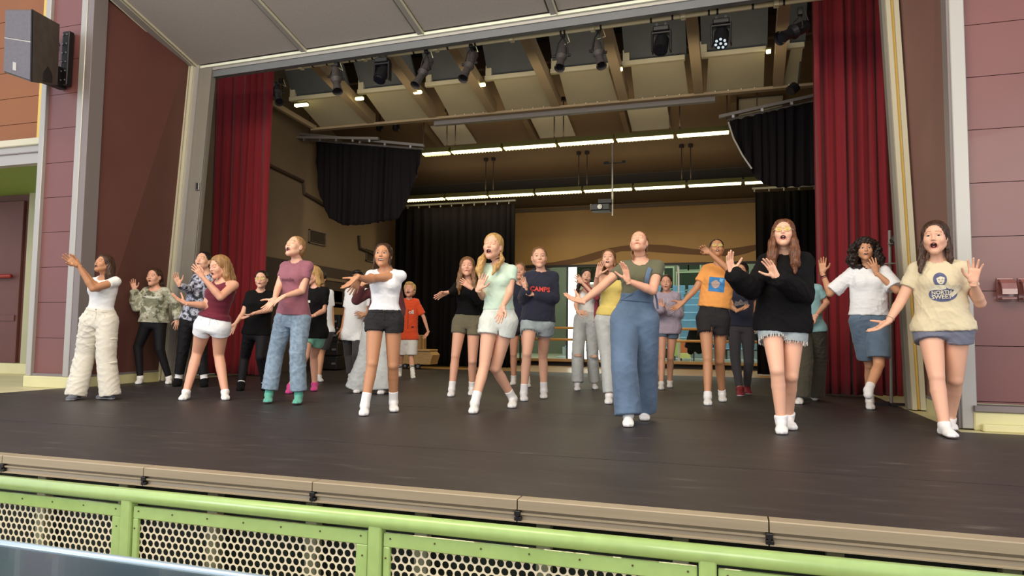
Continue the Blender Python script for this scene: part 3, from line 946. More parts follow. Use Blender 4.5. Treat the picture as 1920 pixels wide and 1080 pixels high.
tl = aty(590, 268, 12.0); tr_ = aty(790, 282, 12.0)
tz1 = curtain('teaser_curtain', -8.0, -5.66, 12.0, 0, 0, 15, .06, m_black2, 'black gathered teaser curtain bundled up under the ceiling on the left', 9,
        hem=pl([0, .06, .15, .3, .5, .68, .80, .86, .92, 1], [4.2, 3.5, 3.05, 2.88, 2.88, 2.93, 2.96, 3.15, 3.5, 4.0]), top=pl([0, 1], [4.62, 4.28]))
tz2 = curtain('teaser_curtain', .02, 2.0, 12.0, 0, 0, 13, .06, m_black2, 'black gathered teaser curtain bundled up under the ceiling on the right', 12,
        hem=pl([0, .08, .16, .26, .4, 1], [4.25, 3.85, 3.5, 3.28, 3.2, 3.24]), top=pl([0, .62, 1], [4.38, 4.58, 4.68]))
ws_ = mat('white_curtain_tape', (180, 174, 162), .6)
M().tube([(.0, 11.9, 4.33), (.08, 11.9, 4.05), (.22, 11.9, 3.75), (.36, 11.9, 3.52)], .014, 6).build('edge_tape', ws_, tz2)['label'] = 'pale tape along the curved edge'
for tz, pts in ((tz1, [(-8.15, 12.0, 4.66), (-5.6, 12.0, 4.30)]), (tz2, [(-.02, 12.0, 4.40), (1.25, 12.0, 4.60), (2.15, 12.0, 4.70)])):
    M().tube(pts, .022, 8).build('hanging_rod', m_trackm, tz)
    for p_ in (pts[0], pts[-1]):
        M().tube([p_, (p_[0], 12.0, 5.35)], .010, 6).build('drop_rod', m_duct, tz)
for (a, b, lb) in (((-8.2, 11.74, 4.70), (-5.5, 11.78, 4.28), 'grey sloping truss arm above the left black teaser'), ((-8.2, 11.62, 4.60), (-6.4, 11.66, 4.45), 'short grey rail right above the left teaser pleats'), ((-.15, 11.78, 4.38), (2.1, 11.78, 4.72), 'grey rail sloping up above the right black teaser')):
    a = np.array(a); b = np.array(b)
    t = empty('teaser_rail', a); tag(t, lb, 'rail')
    d = b - a
    if a[0] > -1: M().tube([a + [.6, .03, .1], (a[0] + .6, a[1] + .03, 5.38)], .01, 6).build('drop_rod', m_duct, t)
    M().prism([a, a + d, a + d + [0, 0, .05], a + [0, 0, .05]], (0, .06, 0)).build('bar', m_trackm, t)
    for k in range(5):
        c = a + d * (k + .5) / 5
        M().box(c + [-.02, .0, -.05], c + [.02, .03, .0]).build('hook', m_silver, t)

# ------------------------------------------------ speaker on its bracket
m_spk = mat('charcoal_speaker_grille', (100, 98, 106), .6, bump=(300, .4), noise=(30, .12))
m_spkside = mat('dusty_brown_black_cabinet', (98, 86, 76), .7, noise=(6, .3), bump=(40, .1))
sp0 = empty('loudspeaker', (-8.0, 6.2, 3.6)); tag(sp0, 'charcoal loudspeaker cabinet mounted high on the left mauve pier', 'speaker')
A = [aty(12, 18, 5.95), aty(62, 18, 6.02), aty(112, 46, 6.75), aty(108, 160, 6.75), aty(60, 154, 6.02), aty(8, 136, 5.95)]
fl_t, fr_t, br_t, br_b, fr_b, fl_b = [np.array(a) for a in A]
bl_t = fl_t + (br_t - fr_t); bl_b = fl_b + (br_b - fr_b)
mm = M().add([fl_b, fr_b, br_b, bl_b, fl_t, fr_t, br_t, bl_t], [(0, 3, 2, 1), (4, 5, 6, 7), (0, 1, 5, 4), (1, 2, 6, 5), (2, 3, 7, 6), (3, 0, 4, 7)])
mm.build('cabinet', m_spkside, sp0)
nrm = np.cross(fr_t - fl_t, fl_b - fl_t); nrm /= np.linalg.norm(nrm)
if nrm[1] > 0: nrm = -nrm


def fpt(u, v, e=.012):
    return fl_t * (1 - u) * (1 - v) + fr_t * u * (1 - v) + fl_b * (1 - u) * v + fr_b * u * v + nrm * e


def fquad(u0, u1, v0, v1, e0, th): return M().prism([fpt(u0, v0, e0), fpt(u1, v0, e0), fpt(u1, v1, e0), fpt(u0, v1, e0)], nrm * th)


fquad(.02, .97, .02, .445, .0, .02).build('grille', m_spk, sp0)
fquad(.02, .97, .465, .98, .0, .02).build('grille', m_spk, sp0)
fquad(.0, .98, .445, .465, .0, .012).build('grille_seam', m_greytrim, sp0)
fquad(.36, .48, .80, .92, .02, .006).build('badge', m_greytrim, sp0)
fquad(.955, 1.0, .0, 1.0, -.002, .015).build('cabinet_edge', m_blk, sp0)
dd = (br_t - fr_t)
hx = fr_b * .62 + br_b * .38; hy = fr_b * .25 + br_b * .75
up = (fr_t - fr_b) * .27
sn = np.cross(dd, [0, 0, 1.]); sn /= np.linalg.norm(sn)
if sn[0] < 0: sn = -sn
M().prism([hx + up * .1, hy + up * .1, hy + up * .55, (hx + hy) / 2 + up * .95, hx + up * .55], sn * .008).build('handle_recess', m_blk, sp0)
br = M().box((-8.70, 6.55, 4.02), (-8.60, 6.98, 4.30)).box((-8.62, 6.90, 4.05), (-8.50, 6.985, 4.80), .01)
br.build('wall_bracket', m_blk, sp0)
bt = M()
for k in range(6):
    for dx in (-8.60, -8.53): bt.ball((dx, 6.895, 4.12 + k * .125), .012, 6, 4)
bt.build('bolts', m_silver, sp0)['kind'] = 'stuff'
M().tube([(-8.66, 6.9, 4.6), (-8.60, 6.8, 4.72), (-8.56, 6.82, 4.5), (-8.62, 6.7, 4.3), (-8.7, 6.6, 4.35)], .01, 6).build('cable', m_silver, sp0, smooth=True)

# light switch on left jamb wall
sw = aty(370, 349, 8.6)
s_ = empty('wall_switch', sw); tag(s_, 'small silver and black wall switch on the grey wall left of the curtain', 'switch')
M().box(sw + [-.03, -.012, -.06], sw + [.035, .02, .06], .003).build('plate', m_silver, s_)
M().box(sw + [-.005, -.02, -.045], sw + [.025, .0, .045], .003).build('rocker', m_blk, s_)

# brackets on right pier
m_hook = mat('glossy_maroon_metal', (140, 88, 82), .25, coat=.6, noise=(9, .2))
for px, lb in ((1884, 'maroon curved metal wall bracket on the right pier, the complete one'), (1924, 'maroon curved metal wall bracket cut by the right picture edge')):
    c = aty(px, 543, 6.95)
    h = empty('wall_bracket', c); tag(h, lb, 'bracket')
    pts = [(0, .09), (-.05, .085), (-.095, .05), (-.115, 0), (-.118, -.045), (-.10, -.045), (-.095, -.0), (-.08, .035), (-.045, .062), (0, .066)]
    M().prism([(c[0] - .055, c[1] + a, c[2] + b) for a, b in pts], (.11, 0, 0)).build('hood', m_hook, h)
    M().box(c + [-.055, -.10, -.09], c + [.055, -.0, -.07], .004).build('lip', m_hook, h)
    M().box(c + [-.062, -.012, -.10], c + [.062, .0, .10], .003).build('back_plate', m_hook, h)

# left floor lamp (behind dancers) on stand, right lamp on stand


def stand_lamp(base, zlamp, tilt, label, mh, sc=1.):
    o = empty('stand_lamp', base); tag(o, label, 'stage lamp')
    b = np.array(base, float)
    M().tube([b + [0, 0, 0], b + [tilt, 0, zlamp]], .018, 8).build('pole', mh, o)
    M().box(b + [-.18, -.03, 0], b + [.18, .03, .03]).box(b + [-.03, -.18, 0], b + [.03, .18, .03]).build('base', m_blk, o)
    return o, b + [tilt, 0, zlamp]


gb = atz(1697, 752, 0.02); gb[1] = 8.75; gb = np.array([1.74, 8.9, 0.0])
top = aty(1668, 432, 8.9)
o, t = stand_lamp(gb, top[2], top[0] - gb[0], 'thin bare pole with small grey lamp leaning by the right red curtain', m_trackm)
c = aty(1686, 452, 8.85)
M().tube([c + [-.07, -.02, -.02], c + [.03, .0, .05]], [.05, .085], 14).build('lamp_head', m_fixg, o)
M().prism([c + [.02, -.05, .02], c + [.09, -.02, .14], c + [.10, .05, .14], c + [.05, .06, .05]], (.004, 0, .004)).build('barn_door', m_fixg, o)
M().tube([c + [-.12, 0, -.03], c + [-.03, 0, -.03], c + [-.02, 0, -.25]], .009, 6).build('arm', m_trackm, o)
M().tube([c + [-.16, 0, -.26], c + [.08, 0, -.25]], .009, 6).build('cross_arm', m_trackm, o)

c = aty(345, 510, 8.95)
o = empty('floor_lamp', (c[0], 8.95, 0)); tag(o, 'grey box floodlight on a post against the left jamb behind the dancers', 'floodlight')
M().box(c + [-.14, -.1, -.22], c + [.12, .1, .02], .02).build('lamp_head', m_fixg, o)
M().prism([c + [-.13, -.1, .02], c + [.12, -.1, .05], c + [.19, -.12, .19], c + [-.10, -.12, .16]], (0, .02, 0)).build('barn_door', m_trackm, o)
M().prism([c + [.12, -.1, .03], c + [.14, -.1, -.2], c + [.20, -.14, -.18], c + [.2, -.14, .06]], (.01, 0, 0)).build('barn_door', m_trackm, o)
M().box((c[0] - .03, 8.92, 0), (c[0] + .03, 8.98, c[2] - .2)).build('post', m_greytrim, o)
M().box((c[0] - .02, 8.9, c[2] - .62), (c[0] + .22, 8.96, c[2] - .22), .01).build('lamp_head', m_fix, o)
M().box((c[0] - .16, 8.8, 0), (c[0] + .16, 9.1, .03)).build('base', m_blk, o)

# wooden rolling bench with boxes at back left
m_bench = mat('tan_plywood', (176, 140, 88), .55, noise=(6, .2, (1, 8, 8)))
pb = empty('rolling_bench', (-6.5, 13.8, 0)); tag(pb, 'low tan plywood cart on black wheels in front of the black drape', 'cart')
M().prism([(-7.1, 13.6, .10), (-6.1, 13.6, .10), (-6.08, 13.6, .18), (-6.04, 13.6, .30), (-6.12, 13.6, .38), (-7.1, 13.6, .38)], (0, .4, 0)).build('cart_body', m_bench, pb)
M().box((-7.12, 13.56, .38), (-6.1, 14.02, .42), .006).build('cart_top', m_bench, pb)
for k in range(4):
    x = -6.78 + .12 * k + (.06 if k > 1 else 0)
    M().tube([(x, 13.56, .06), (x, 13.60, .06)], .055, 14).build('wheel', m_blk, pb)
    M().tube([(x, 13.552, .06), (x, 13.56, .06)], .03, 10).build('hub', m_silver, pb)
bo = empty('cardboard_box', (-6.55, 13.8, .42)); tag(bo, 'brown cardboard box standing on the plywood cart', 'box')
M().box((-6.72, 13.66, .42), (-6.36, 13.98, .72), .006).build('box_body', m_kraft, bo)
M().box((-6.725, 13.8, .42), (-6.355, 13.84, .725)).build('tape', m_bench, bo)
bo = empty('wooden_crate', (-6.9, 13.8, .42)); tag(bo, 'taller brown crate on the plywood cart behind the boy', 'crate')
M().box((-7.05, 13.7, .42), (-6.78, 13.98, 1.1), .006).build('crate_body', mat('dark_crate', (96, 70, 44), .7), bo)
M().box((-7.06, 13.69, .9), (-6.77, 13.70, 1.0)).build('crate_batten', m_bench, bo)
# dark equipment rack by side door
rk = empty('equipment_rack', (-7.75, 13.9, 0)); tag(rk, 'dark equipment rack of stacked black cases against the left side wall', 'rack')
for k in range(4):
    M().box((-8.1, 12.2 + .02 * k, .02 + k * .28), (-7.5, 12.7 - .03 * k, .28 + k * .28), .012).build('case', m_blk, rk)
    M().box((-7.6, 12.18, .12 + k * .28), (-7.52, 12.21, .16 + k * .28)).build('latch', m_silver, rk)
for (x, y, h, lb) in ((-7.85, 14.1, .95, 'tall dark brown speaker case beside the side door'), (-7.75, 14.55, .65, 'lower dark brown case next to the tall one at the side wall')):
    e = empty('flight_case', (x, y, 0)); tag(e, lb, 'case')
    M().box((x - .25, y - .2, .06), (x + .25, y + .2, h), .015).build('case_body', mat('dark_brown_case', (58, 46, 42), .6), e)
    M().box((x - .06, y - .22, h * .6), (x + .06, y - .2, h * .6 + .05)).build('handle', m_blk, e)
    for sx in (-.2, .2): M().ball((x + sx, y - .15, .03), .03, 8, 6).build('caster', m_blk, e)

# ------------------------------------------------ gym beyond the opening
m_barre = mat('varnished_wood_barre', (196, 140, 72), .35)
bar = empty('ballet_barre', (-2, 16.6, 0)); tag(bar, 'double wooden ballet barre running along the gym opening', 'ballet barre')
for z in (.93, .65):
    M().tube([(-5.3, 16.6, z), (1.6, 16.6, z)], .03, 10).build('rail', m_barre, bar, smooth=True)
for x in (-5.0, -3.4, -1.8, -.2, 1.4):
    M().tube([(x, 16.6, 0), (x, 16.6, 1.0)], .022, 8).build('upright', m_blk, bar)
    M().box((x - .03, 16.4, 0), (x + .03, 16.8, .03)).build('foot', m_blk, bar)
wn = struct(M().box((-5.35, 17.05, .17), (-5.28, 17.12, 2.5)).build('window_1', m_blk))
mg = bpy.data.materials.new('window_glass'); mg.use_nodes = True
gb_ = mg.node_tree.nodes['Principled BSDF']; gb_.inputs['Base Color'].default_value = (.9, 1, .95, 1); gb_.inputs['Roughness'].default_value = .02
gb_.inputs['Transmission Weight'].default_value = 1; gb_.inputs['IOR'].default_value = 1.05
for i, x in enumerate((-5.28, -3.92, -2.55, -1.18, .20)):
    M().box((x + .02, 17.08, .18), (x + 1.34, 17.086, 2.49)).build('pane', mg, wn)
    if i: M().box((x - .02, 17.06, .17), (x + .02, 17.11, 2.5)).build('mullion', m_blk if i == 1 else m_greytrim, wn)
m_gymfloor = mat('gym_floor', (150, 150, 120), .4)
struct(M().box((-14, 17.3, -.05), (9, 32, 0)).build('floor_gym', m_gymfloor))
m_gymwall = mat('grey_green_gym_wall', (88, 96, 78), .7, noise=(.6, .15))
gw = struct(M().box((-14, 30.5, 0), (9, 30.7, 9)).build('wall_gym', m_gymwall))
struct(M().box((-14, 17.3, 8.8), (9, 30.7, 9)).build('ceiling_gym', m_gymwall))
struct(M().box((-14.1, 17.3, 0), (-14, 30.7, 9)).build('wall_gym_left', m_gymwall))
struct(M().box((9, 17.3, 0), (9.1, 30.7, 9)).build('wall_gym_right', m_gymwall))
m_boxwin = mat('dark_green_glass', (24, 44, 30), .2)
m_boxfr = mat('pale_green_window_frame', (150, 164, 124), .6)
yv = 27.5
for k, (pa, pb_, qa, qb, lb) in enumerate(((1272, 1290, 497, 505, 'upper'), (1292, 1312, 497, 505, 'upper'), (1270, 1340, 512, 542, 'wide'), (1246, 1262, 503, 540, 'narrow'))):
    a = aty(pa, qa, yv); b = aty(pb_, qb, yv)
    w2 = struct(M().box((a[0] - .06, yv - .05, b[2] - .06), (b[0] + .06, yv, a[2] + .06), .01).build('window_%d' % (k + 2), m_boxfr))
    M().box((a[0], yv - .07, b[2]), (b[0], yv - .05, a[2])).build('pane', m_boxwin, w2)
struct(M().box((-9, yv, 0), (5, yv + .2, 9)).build('wall_gym_box', mat('olive_gym_box', (104, 108, 82), .7, noise=(.7, .2))))
a = aty(1262, 600, 24.5)
# bleachers: every seat its own thing
m_seat = mat('sky_blue_seat_plastic', (92, 134, 154), .4, noise=(6, .1))
m_step = mat('pale_concrete_step', (150, 156, 150), .8)
bl = empty('bleacher_steps', (-2, 22, 0)); tag(bl, 'pale concrete bleacher steps rising beyond the gym opening', 'bleachers')
NR = 8
for r_ in range(NR):
    M().box((-5.0, 20.4 + r_ * .75, 0), (4.4, 21.15 + r_ * .75, .118 + r_ * .27)).build('step', m_step, bl)
proto = None
for r_ in range(NR):
    for c_ in range(16):
        x = -4.6 + c_ * .56 + (.0 if r_ % 2 else .0); y = 20.75 + r_ * .75; z = .12 + r_ * .27
        lb = 'sky blue plastic flip seat in the %s bleacher row up from the gym floor' % ('lowest', 'second', 'third', 'fourth', 'fifth', 'sixth', 'seventh', 'topmost')[r_]
        gp = 'blue seats in bleacher row %d' % (r_ + 1)
        if proto is None:
            proto = empty('stadium_seat', (x, y, z))
            tag(proto, lb, 'seat', gp)
            M().box((x - .23, y - .05, z + .26), (x + .23, y + .18, z + .31), .02).build('seat_pan', m_seat, proto)
            M().box((x - .23, y + .14, z + .28), (x + .23, y + .19, z + .62), .02).build('backrest', m_seat, proto)
            M().box((x - .03, y + .05, z), (x + .03, y + .12, z + .27)).build('pedestal', m_blk, proto)
        else:
            dup(proto, (x, y, z), lb, group=gp)
# bright daylight doorway at the gym's left and coloured boards
m_day = mat('daylight_glass', (255, 255, 255), .5, emit=(255, 255, 250), es=2.2)
a = aty(1064, 500, 20.); b = aty(1080, 690, 20.)
d3 = struct(M().box((a[0] - .02, 20., 0), (b[0] + .9, 20.05, 3.2)).build('window_10', m_day))
M().box((b[0], 19.96, 1.1), (b[0] + .95, 20.0, 2.25), .01).build('poster_board', mat('pale_blue_yellow_board', (196, 214, 214), .5, noise=(.8, .6), col2=(232, 214, 140)), d3)
M().box((b[0] + .02, 19.96, 2.3), (b[0] + .95, 20.0, 3.2)).build('dark_header', m_boxwin, d3)
for (pa, pb_, qa, qb, col, lb) in ((1276, 1302, 640, 662, (206, 110, 60), 'orange advertising board low behind the barre in the gym'), (1264, 1278, 636, 668, (172, 200, 120), 'pale green board next to the orange one behind the barre'), (1272, 1296, 662, 672, (226, 224, 140), 'pale yellow low bench board beneath the orange board')):
    yq = 19. + (.25 if pa == 1264 else (-.25 if pa == 1272 else 0)); a = aty(pa, qa, yq); b = aty(pb_, qb, yq)
    t = empty('advert_board', (a[0], yq, b[2])); tag(t, lb, 'board')
    M().box((a[0], yq - .02, b[2]), (b[0], yq + .02, a[2]), .005).build('board_face', mat('board_%d' % pa, col, .5), t)
    M().box((a[0], yq, 0), (a[0] + .03, yq + .05, b[2] + .05)).box((b[0] - .03, yq, 0), (b[0], yq + .05, b[2] + .05)).build('board_legs', m_blk, t)

# folding chairs standing just beyond the opening, one with a black jacket over its back
m_chrome = mat('chrome_tube', (150, 152, 154), .25, metal=.8)
for px, lb in ((1312, 'black folding chair beyond the barre, under the black jacket'), (1366, 'black folding chair beyond the barre, middle one of three'), (1428, 'black folding chair beyond the barre, nearest the right black drape')):
    c = aty(px, 680, 17.9); x = c[0]; y = 17.9
    o = empty('folding_chair', (x, y, 0)); tag(o, lb, 'chair', 'folding chairs beyond the barre')
    M().box((x - .21, y - .2, .43), (x + .21, y + .2, .46), .012).build('seat', m_blk, o)
    M().box((x - .21, y - .24, .62), (x + .21, y - .215, .84), .012).build('backrest', m_blk, o)
    for sx in (-.21, .21):
        M().tube([(x + sx, y - .25, .86), (x + sx, y - .2, .45), (x + sx, y + .2, .012)], .012, 8).build('leg', m_chrome, o)
        M().tube([(x + sx, y + .18, .44), (x + sx, y - .25, .012)], .012, 8).build('leg', m_chrome, o)
c = aty(1312, 680, 17.9); x = c[0]
F_ = None
# ================================================================== PEOPLE: distance-field modelling
f32 = np.float32


def nrmz(v):
    v = np.asarray(v, float); return v / (np.linalg.norm(v) + 1e-12)


class Field:
    """signed-distance grid; primitives are blended in smoothly, then meshed by surface nets into one continuous skin"""

    def __init__(s, lo, hi, h):
        s.lo = np.array(lo, float); s.h = h
        s.n = np.maximum(np.ceil((np.array(hi) - s.lo) / h).astype(int) + 1, 4)
        s.d = np.full(tuple(s.n), .5, f32)

    def sub(s, lo, hi):
        a = np.clip(np.floor((np.array(lo) - s.lo) / s.h).astype(int), 0, s.n - 1)
        b = np.clip(np.ceil((np.array(hi) - s.lo) / s.h).astype(int) + 1, 1, s.n)
        if np.any(b <= a): return None, None
        sl = tuple(slice(int(i), int(j)) for i, j in zip(a, b))
        ax = [(s.lo[i] + np.arange(a[i], b[i]) * s.h).astype(f32) for i in range(3)]
        return sl, np.meshgrid(*ax, indexing='ij', sparse=True)

    def put(s, sl, d, k, op='u'):
        o = s.d[sl]
        if op == 'u':
            if k > 0:
                hh = np.clip(.5 + .5 * (o - d) / k, 0, 1); r = o * (1 - hh) + d * hh - k * hh * (1 - hh)
            else: r = np.minimum(o, d)
        elif op == 's':
            if k > 0:
                hh = np.clip(.5 - .5 * (o + d) / k, 0, 1); r = o * (1 - hh) - d * hh + k * hh * (1 - hh)
            else: r = np.maximum(o, -d)
        else: r = np.maximum(o, d)
        s.d[sl] = r

    def cone(s, a, b, ra, rb, k=.01, op='u', cut=None, flat=1., flatdir=None):
        """tapered capsule a->b; cut=True slices it flat at b; flat<1 squashes along flatdir"""
        a = np.array(a, float); b = np.array(b, float); m = max(ra, rb) + k * 1.5 + .02
        sl, g = s.sub(np.minimum(a, b) - m, np.maximum(a, b) + m)
        if sl is None: return s
        X, Y, Z = g; ba = b - a; L2 = ba @ ba + 1e-12
        px, py, pz = X - f32(a[0]), Y - f32(a[1]), Z - f32(a[2])
        tt = (px * f32(ba[0]) + py * f32(ba[1]) + pz * f32(ba[2])) / f32(L2)
        t = np.clip(tt, 0, 1)
        qx, qy, qz = px - t * f32(ba[0]), py - t * f32(ba[1]), pz - t * f32(ba[2])
        q2 = qx * qx + qy * qy + qz * qz
        if flatdir is not None:
            fd = nrmz(flatdir); c = qx * f32(fd[0]) + qy * f32(fd[1]) + qz * f32(fd[2])
            q2 = q2 + c * c * f32(1 / flat ** 2 - 1)
        d = np.sqrt(q2) - (f32(ra) + t * f32(rb - ra))
        if cut:
            d = np.maximum(d, (tt - 1) * f32(math.sqrt(L2)))
        s.put(sl, d, k, op); return s

    def ell(s, c, axes, r, k=.01, op='u'):
        """ellipsoid, axes rows = unit vectors"""
        c = np.array(c, float); m = max(r) + k * 1.5 + .02
        sl, g = s.sub(c - m, c + m)
        if sl is None: return s
        X, Y, Z = [g[i] - f32(c[i]) for i in range(3)]
        k0 = 0; k1 = 0
        for i in range(3):
            q = X * f32(axes[i][0]) + Y * f32(axes[i][1]) + Z * f32(axes[i][2])
            k0 = k0 + (q / f32(r[i])) ** 2; k1 = k1 + (q / f32(r[i] ** 2)) ** 2
        k0 = np.sqrt(k0); k1 = np.sqrt(k1) + f32(1e-6)
        s.put(sl, k0 * (k0 - 1) / k1, k, op); return s

    def plane(s, p, n):
        """keep only the side opposite to n"""
        X, Y, Z = s.sub(s.lo, s.lo + s.n * s.h)[1]
        d = (X - f32(p[0])) * f32(n[0]) + (Y - f32(p[1])) * f32(n[1]) + (Z - f32(p[2])) * f32(n[2])
        s.d = np.maximum(s.d, d); return s

    def mesh(s):
        d = s.d; sg = d < 0
        d[0] = d[-1] = .1; d[:, 0] = d[:, -1] = .1; d[:, :, 0] = d[:, :, -1] = .1
        sg = d < 0
        cnt = np.zeros(tuple(np.array(d.shape) - 1), np.int8)
        for i in (0, 1):
            for j in (0, 1):
                for k in (0, 1):
                    cnt += sg[i:d.shape[0] - 1 + i, j:d.shape[1] - 1 + j, k:d.shape[2] - 1 + k]
        act = (cnt > 0) & (cnt < 8)
        I, J, K = np.nonzero(act)
        n = len(I)
        if n == 0: return np.zeros((0, 3)), np.zeros((0, 4), int)
        idx = np.full(act.shape, -1, np.int32); idx[I, J, K] = np.arange(n)
        cv = {}
        for i in (0, 1):
            for j in (0, 1):
                for k in (0, 1): cv[i, j, k] = d[I + i, J + j, K + k]
        acc = np.zeros((n, 3)); w_ = np.zeros(n)
        E_ = []
        for a in ((0, 0), (0, 1), (1, 0), (1, 1)):
            E_ += [((0, *a), (1, *a)), ((a[0], 0, a[1]), (a[0], 1, a[1])), ((*a, 0), (*a, 1))]
        for p, q in E_:
            dp, dq = cv[p], cv[q]; m_ = (dp < 0) != (dq < 0)
            t = np.where(m_, dp / np.where(m_, dp - dq, 1), 0)
            for c in range(3):
                acc[:, c] += np.where(m_, p[c] + t * (q[c] - p[c]), 0)
            w_ += m_
        V = s.lo + (acc / w_[:, None] + np.stack([I, J, K], 1)) * s.h
        F = []
        for ax in range(3):
            a = [slice(None)] * 3; b = [slice(None)] * 3
            a[ax] = slice(0, -1); b[ax] = slice(1, None)
            A, B = sg[tuple(a)], sg[tuple(b)]
            ch = np.nonzero(A != B)
            u, v = [(1, 2), (2, 0), (0, 1)][ax]
            P = np.stack(ch, 1)
            ok = (P[:, u] > 0) & (P[:, v] > 0) & (P[:, u] < d.shape[u] - 1) & (P[:, v] < d.shape[v] - 1)
            P = P[ok]
            flip = A[tuple(P.T)]

            def at(du, dv):
                Q = P.copy(); Q[:, u] += du; Q[:, v] += dv
                return idx[Q[:, 0], Q[:, 1], Q[:, 2]]
            q = np.stack([at(-1, -1), at(0, -1), at(0, 0), at(-1, 0)], 1)
            q[~flip] = q[~flip][:, ::-1]
            F.append(q)
        F = np.concatenate(F)
        return V, F[(F >= 0).all(1)]


def vnormals(V, F):
    n = np.cross(V[F[:, 2]] - V[F[:, 0]], V[F[:, 3]] - V[F[:, 1]])
    N = np.zeros_like(V)
    for i in range(4):
        for c in range(3):
            N[:, c] += np.bincount(F[:, i], n[:, c], len(V))
    return N / (np.linalg.norm(N, axis=1)[:, None] + 1e-12)


def relax(V, F, it=1):
    for _ in range(it):
        acc = np.zeros_like(V); w_ = np.zeros(len(V))
        for i in range(4):
            j = F[:, (i + 1) % 4]
            for c in range(3): acc[:, c] += np.bincount(F[:, i], V[j, c], len(V)) + np.bincount(j, V[F[:, i], c], len(V))
            w_ += np.bincount(F[:, i], minlength=len(V)) + np.bincount(j, minlength=len(V))
        V = V * .5 + .5 * acc / w_[:, None]
    return V


def folds(V, seed, scale=1., stretch=(1, 1, 1)):
    """creases: sharp ridges running mostly across the cloth, broken up by a slow wobble"""
    r = np.random.RandomState(seed)
    P = V * np.array(stretch)
    out = np.zeros(len(V))
    wob = np.sin(P @ r.normal(0, 8, 3) + r.uniform(0, 6)) + np.sin(P @ r.normal(0, 13, 3) + r.uniform(0, 6))
    mask = np.clip(.5 + .6 * np.sin(P @ r.normal(0, 7, 3) + r.uniform(0, 6)) + .4 * np.sin(P @ r.normal(0, 12, 3)), 0, 1)
    for i in range(5):
        kv = r.normal(0, 1, 3) * [.8, .8, 1.5]; kv = kv / np.linalg.norm(kv) * r.uniform(34, 80) * scale
        a = P @ kv + 1.5 * wob + r.uniform(0, 6)
        out += (1 - np.abs(np.sin(a))) ** 3 * r.uniform(.5, 1)
    return (out / 2.2 - .3) * (.35 + .65 * mask)


SKIN = {}


def skin_mat(name, col):
    """skin whose lips, mouth and brow tints come from an attribute that travels with the head"""
    if name in SKIN: return SKIN[name]
    m = mat('skin_' + name, col, .5, sss=.12, bump=(60, .04))
    nt = m.node_tree; b = nt.nodes['Principled BSDF']
    at = nt.nodes.new('ShaderNodeAttribute'); at.attribute_name = 'tint'
    sep = nt.nodes.new('ShaderNodeSeparateColor'); nt.links.new(at.outputs['Color'], sep.inputs[0])
    prev = None
    for i, (c, ch) in enumerate(((tuple(int(x * q) for x, q in zip(col, (.86, .62, .62))), 'Red'), ((64, 22, 22), 'Green'), ((84, 56, 38), 'Blue'))):
        mx = nt.nodes.new('ShaderNodeMix'); mx.data_type = 'RGBA'
        nt.links.new(sep.outputs[ch], mx.inputs[0])
        if prev is None: mx.inputs[6].default_value = (*lin(col), 1)
        else: nt.links.new(prev, mx.inputs[6])
        mx.inputs[7].default_value = (*lin(c), 1)
        prev = mx.outputs[2]
    nt.links.new(prev, b.inputs['Base Color'])
    SKIN[name] = m
    return m


m_eyew = mat('eye_white', (206, 196, 186), .5)
m_iris = mat('dark_iris', (34, 24, 18), .4)
m_teeth = mat('teeth', (236, 228, 210), .3)
m_tongue = mat('tongue', (176, 90, 84), .5)


class Frame:
    """person-facing frames built from the camera-to-person direction; yaw>0 turns the figure to picture left"""

    def __init__(s, at_, yaw, pitch=0, roll=0):
        d = np.array(at_, float) - CO; d[2] = 0; d = nrmz(d)
        r_ = np.array([d[1], -d[0], 0.])       # picture right
        y = math.radians(yaw); p = math.radians(pitch); q = math.radians(roll)
        f = -d * math.cos(y) - r_ * math.sin(y)
        l = r_ * math.cos(y) - d * math.sin(y)      # the figure's left = picture right when facing us
        u = np.array([0, 0, 1.])
        f, u = f * math.cos(p) + u * math.sin(p), u * math.cos(p) - f * math.sin(p)
        l, u = l * math.cos(q) - u * math.sin(q), u * math.cos(q) + l * math.sin(q)
        s.l, s.f, s.u = l, f, u
        s.A = np.array([l, f, u])

    def w(s, c, x, y, z, k=1.): return c + (s.l * x + s.f * y + s.u * z) * k


ST = [(-.075, .120, .085, 0, -.012), (-.05, .158, .105, 0, -.014), (.02, .168, .112, 0, -.014), (.09, .150, .102, 0, -.004), (.17, .120, .088, 0, .004),
      (.26, .126, .094, 0, .004), (.34, .142, .104, 0, .004), (.42, .146, .094, 0, -.006), (.47, .115, .068, 0, -.012), (.505, .060, .050, 0, -.008)]


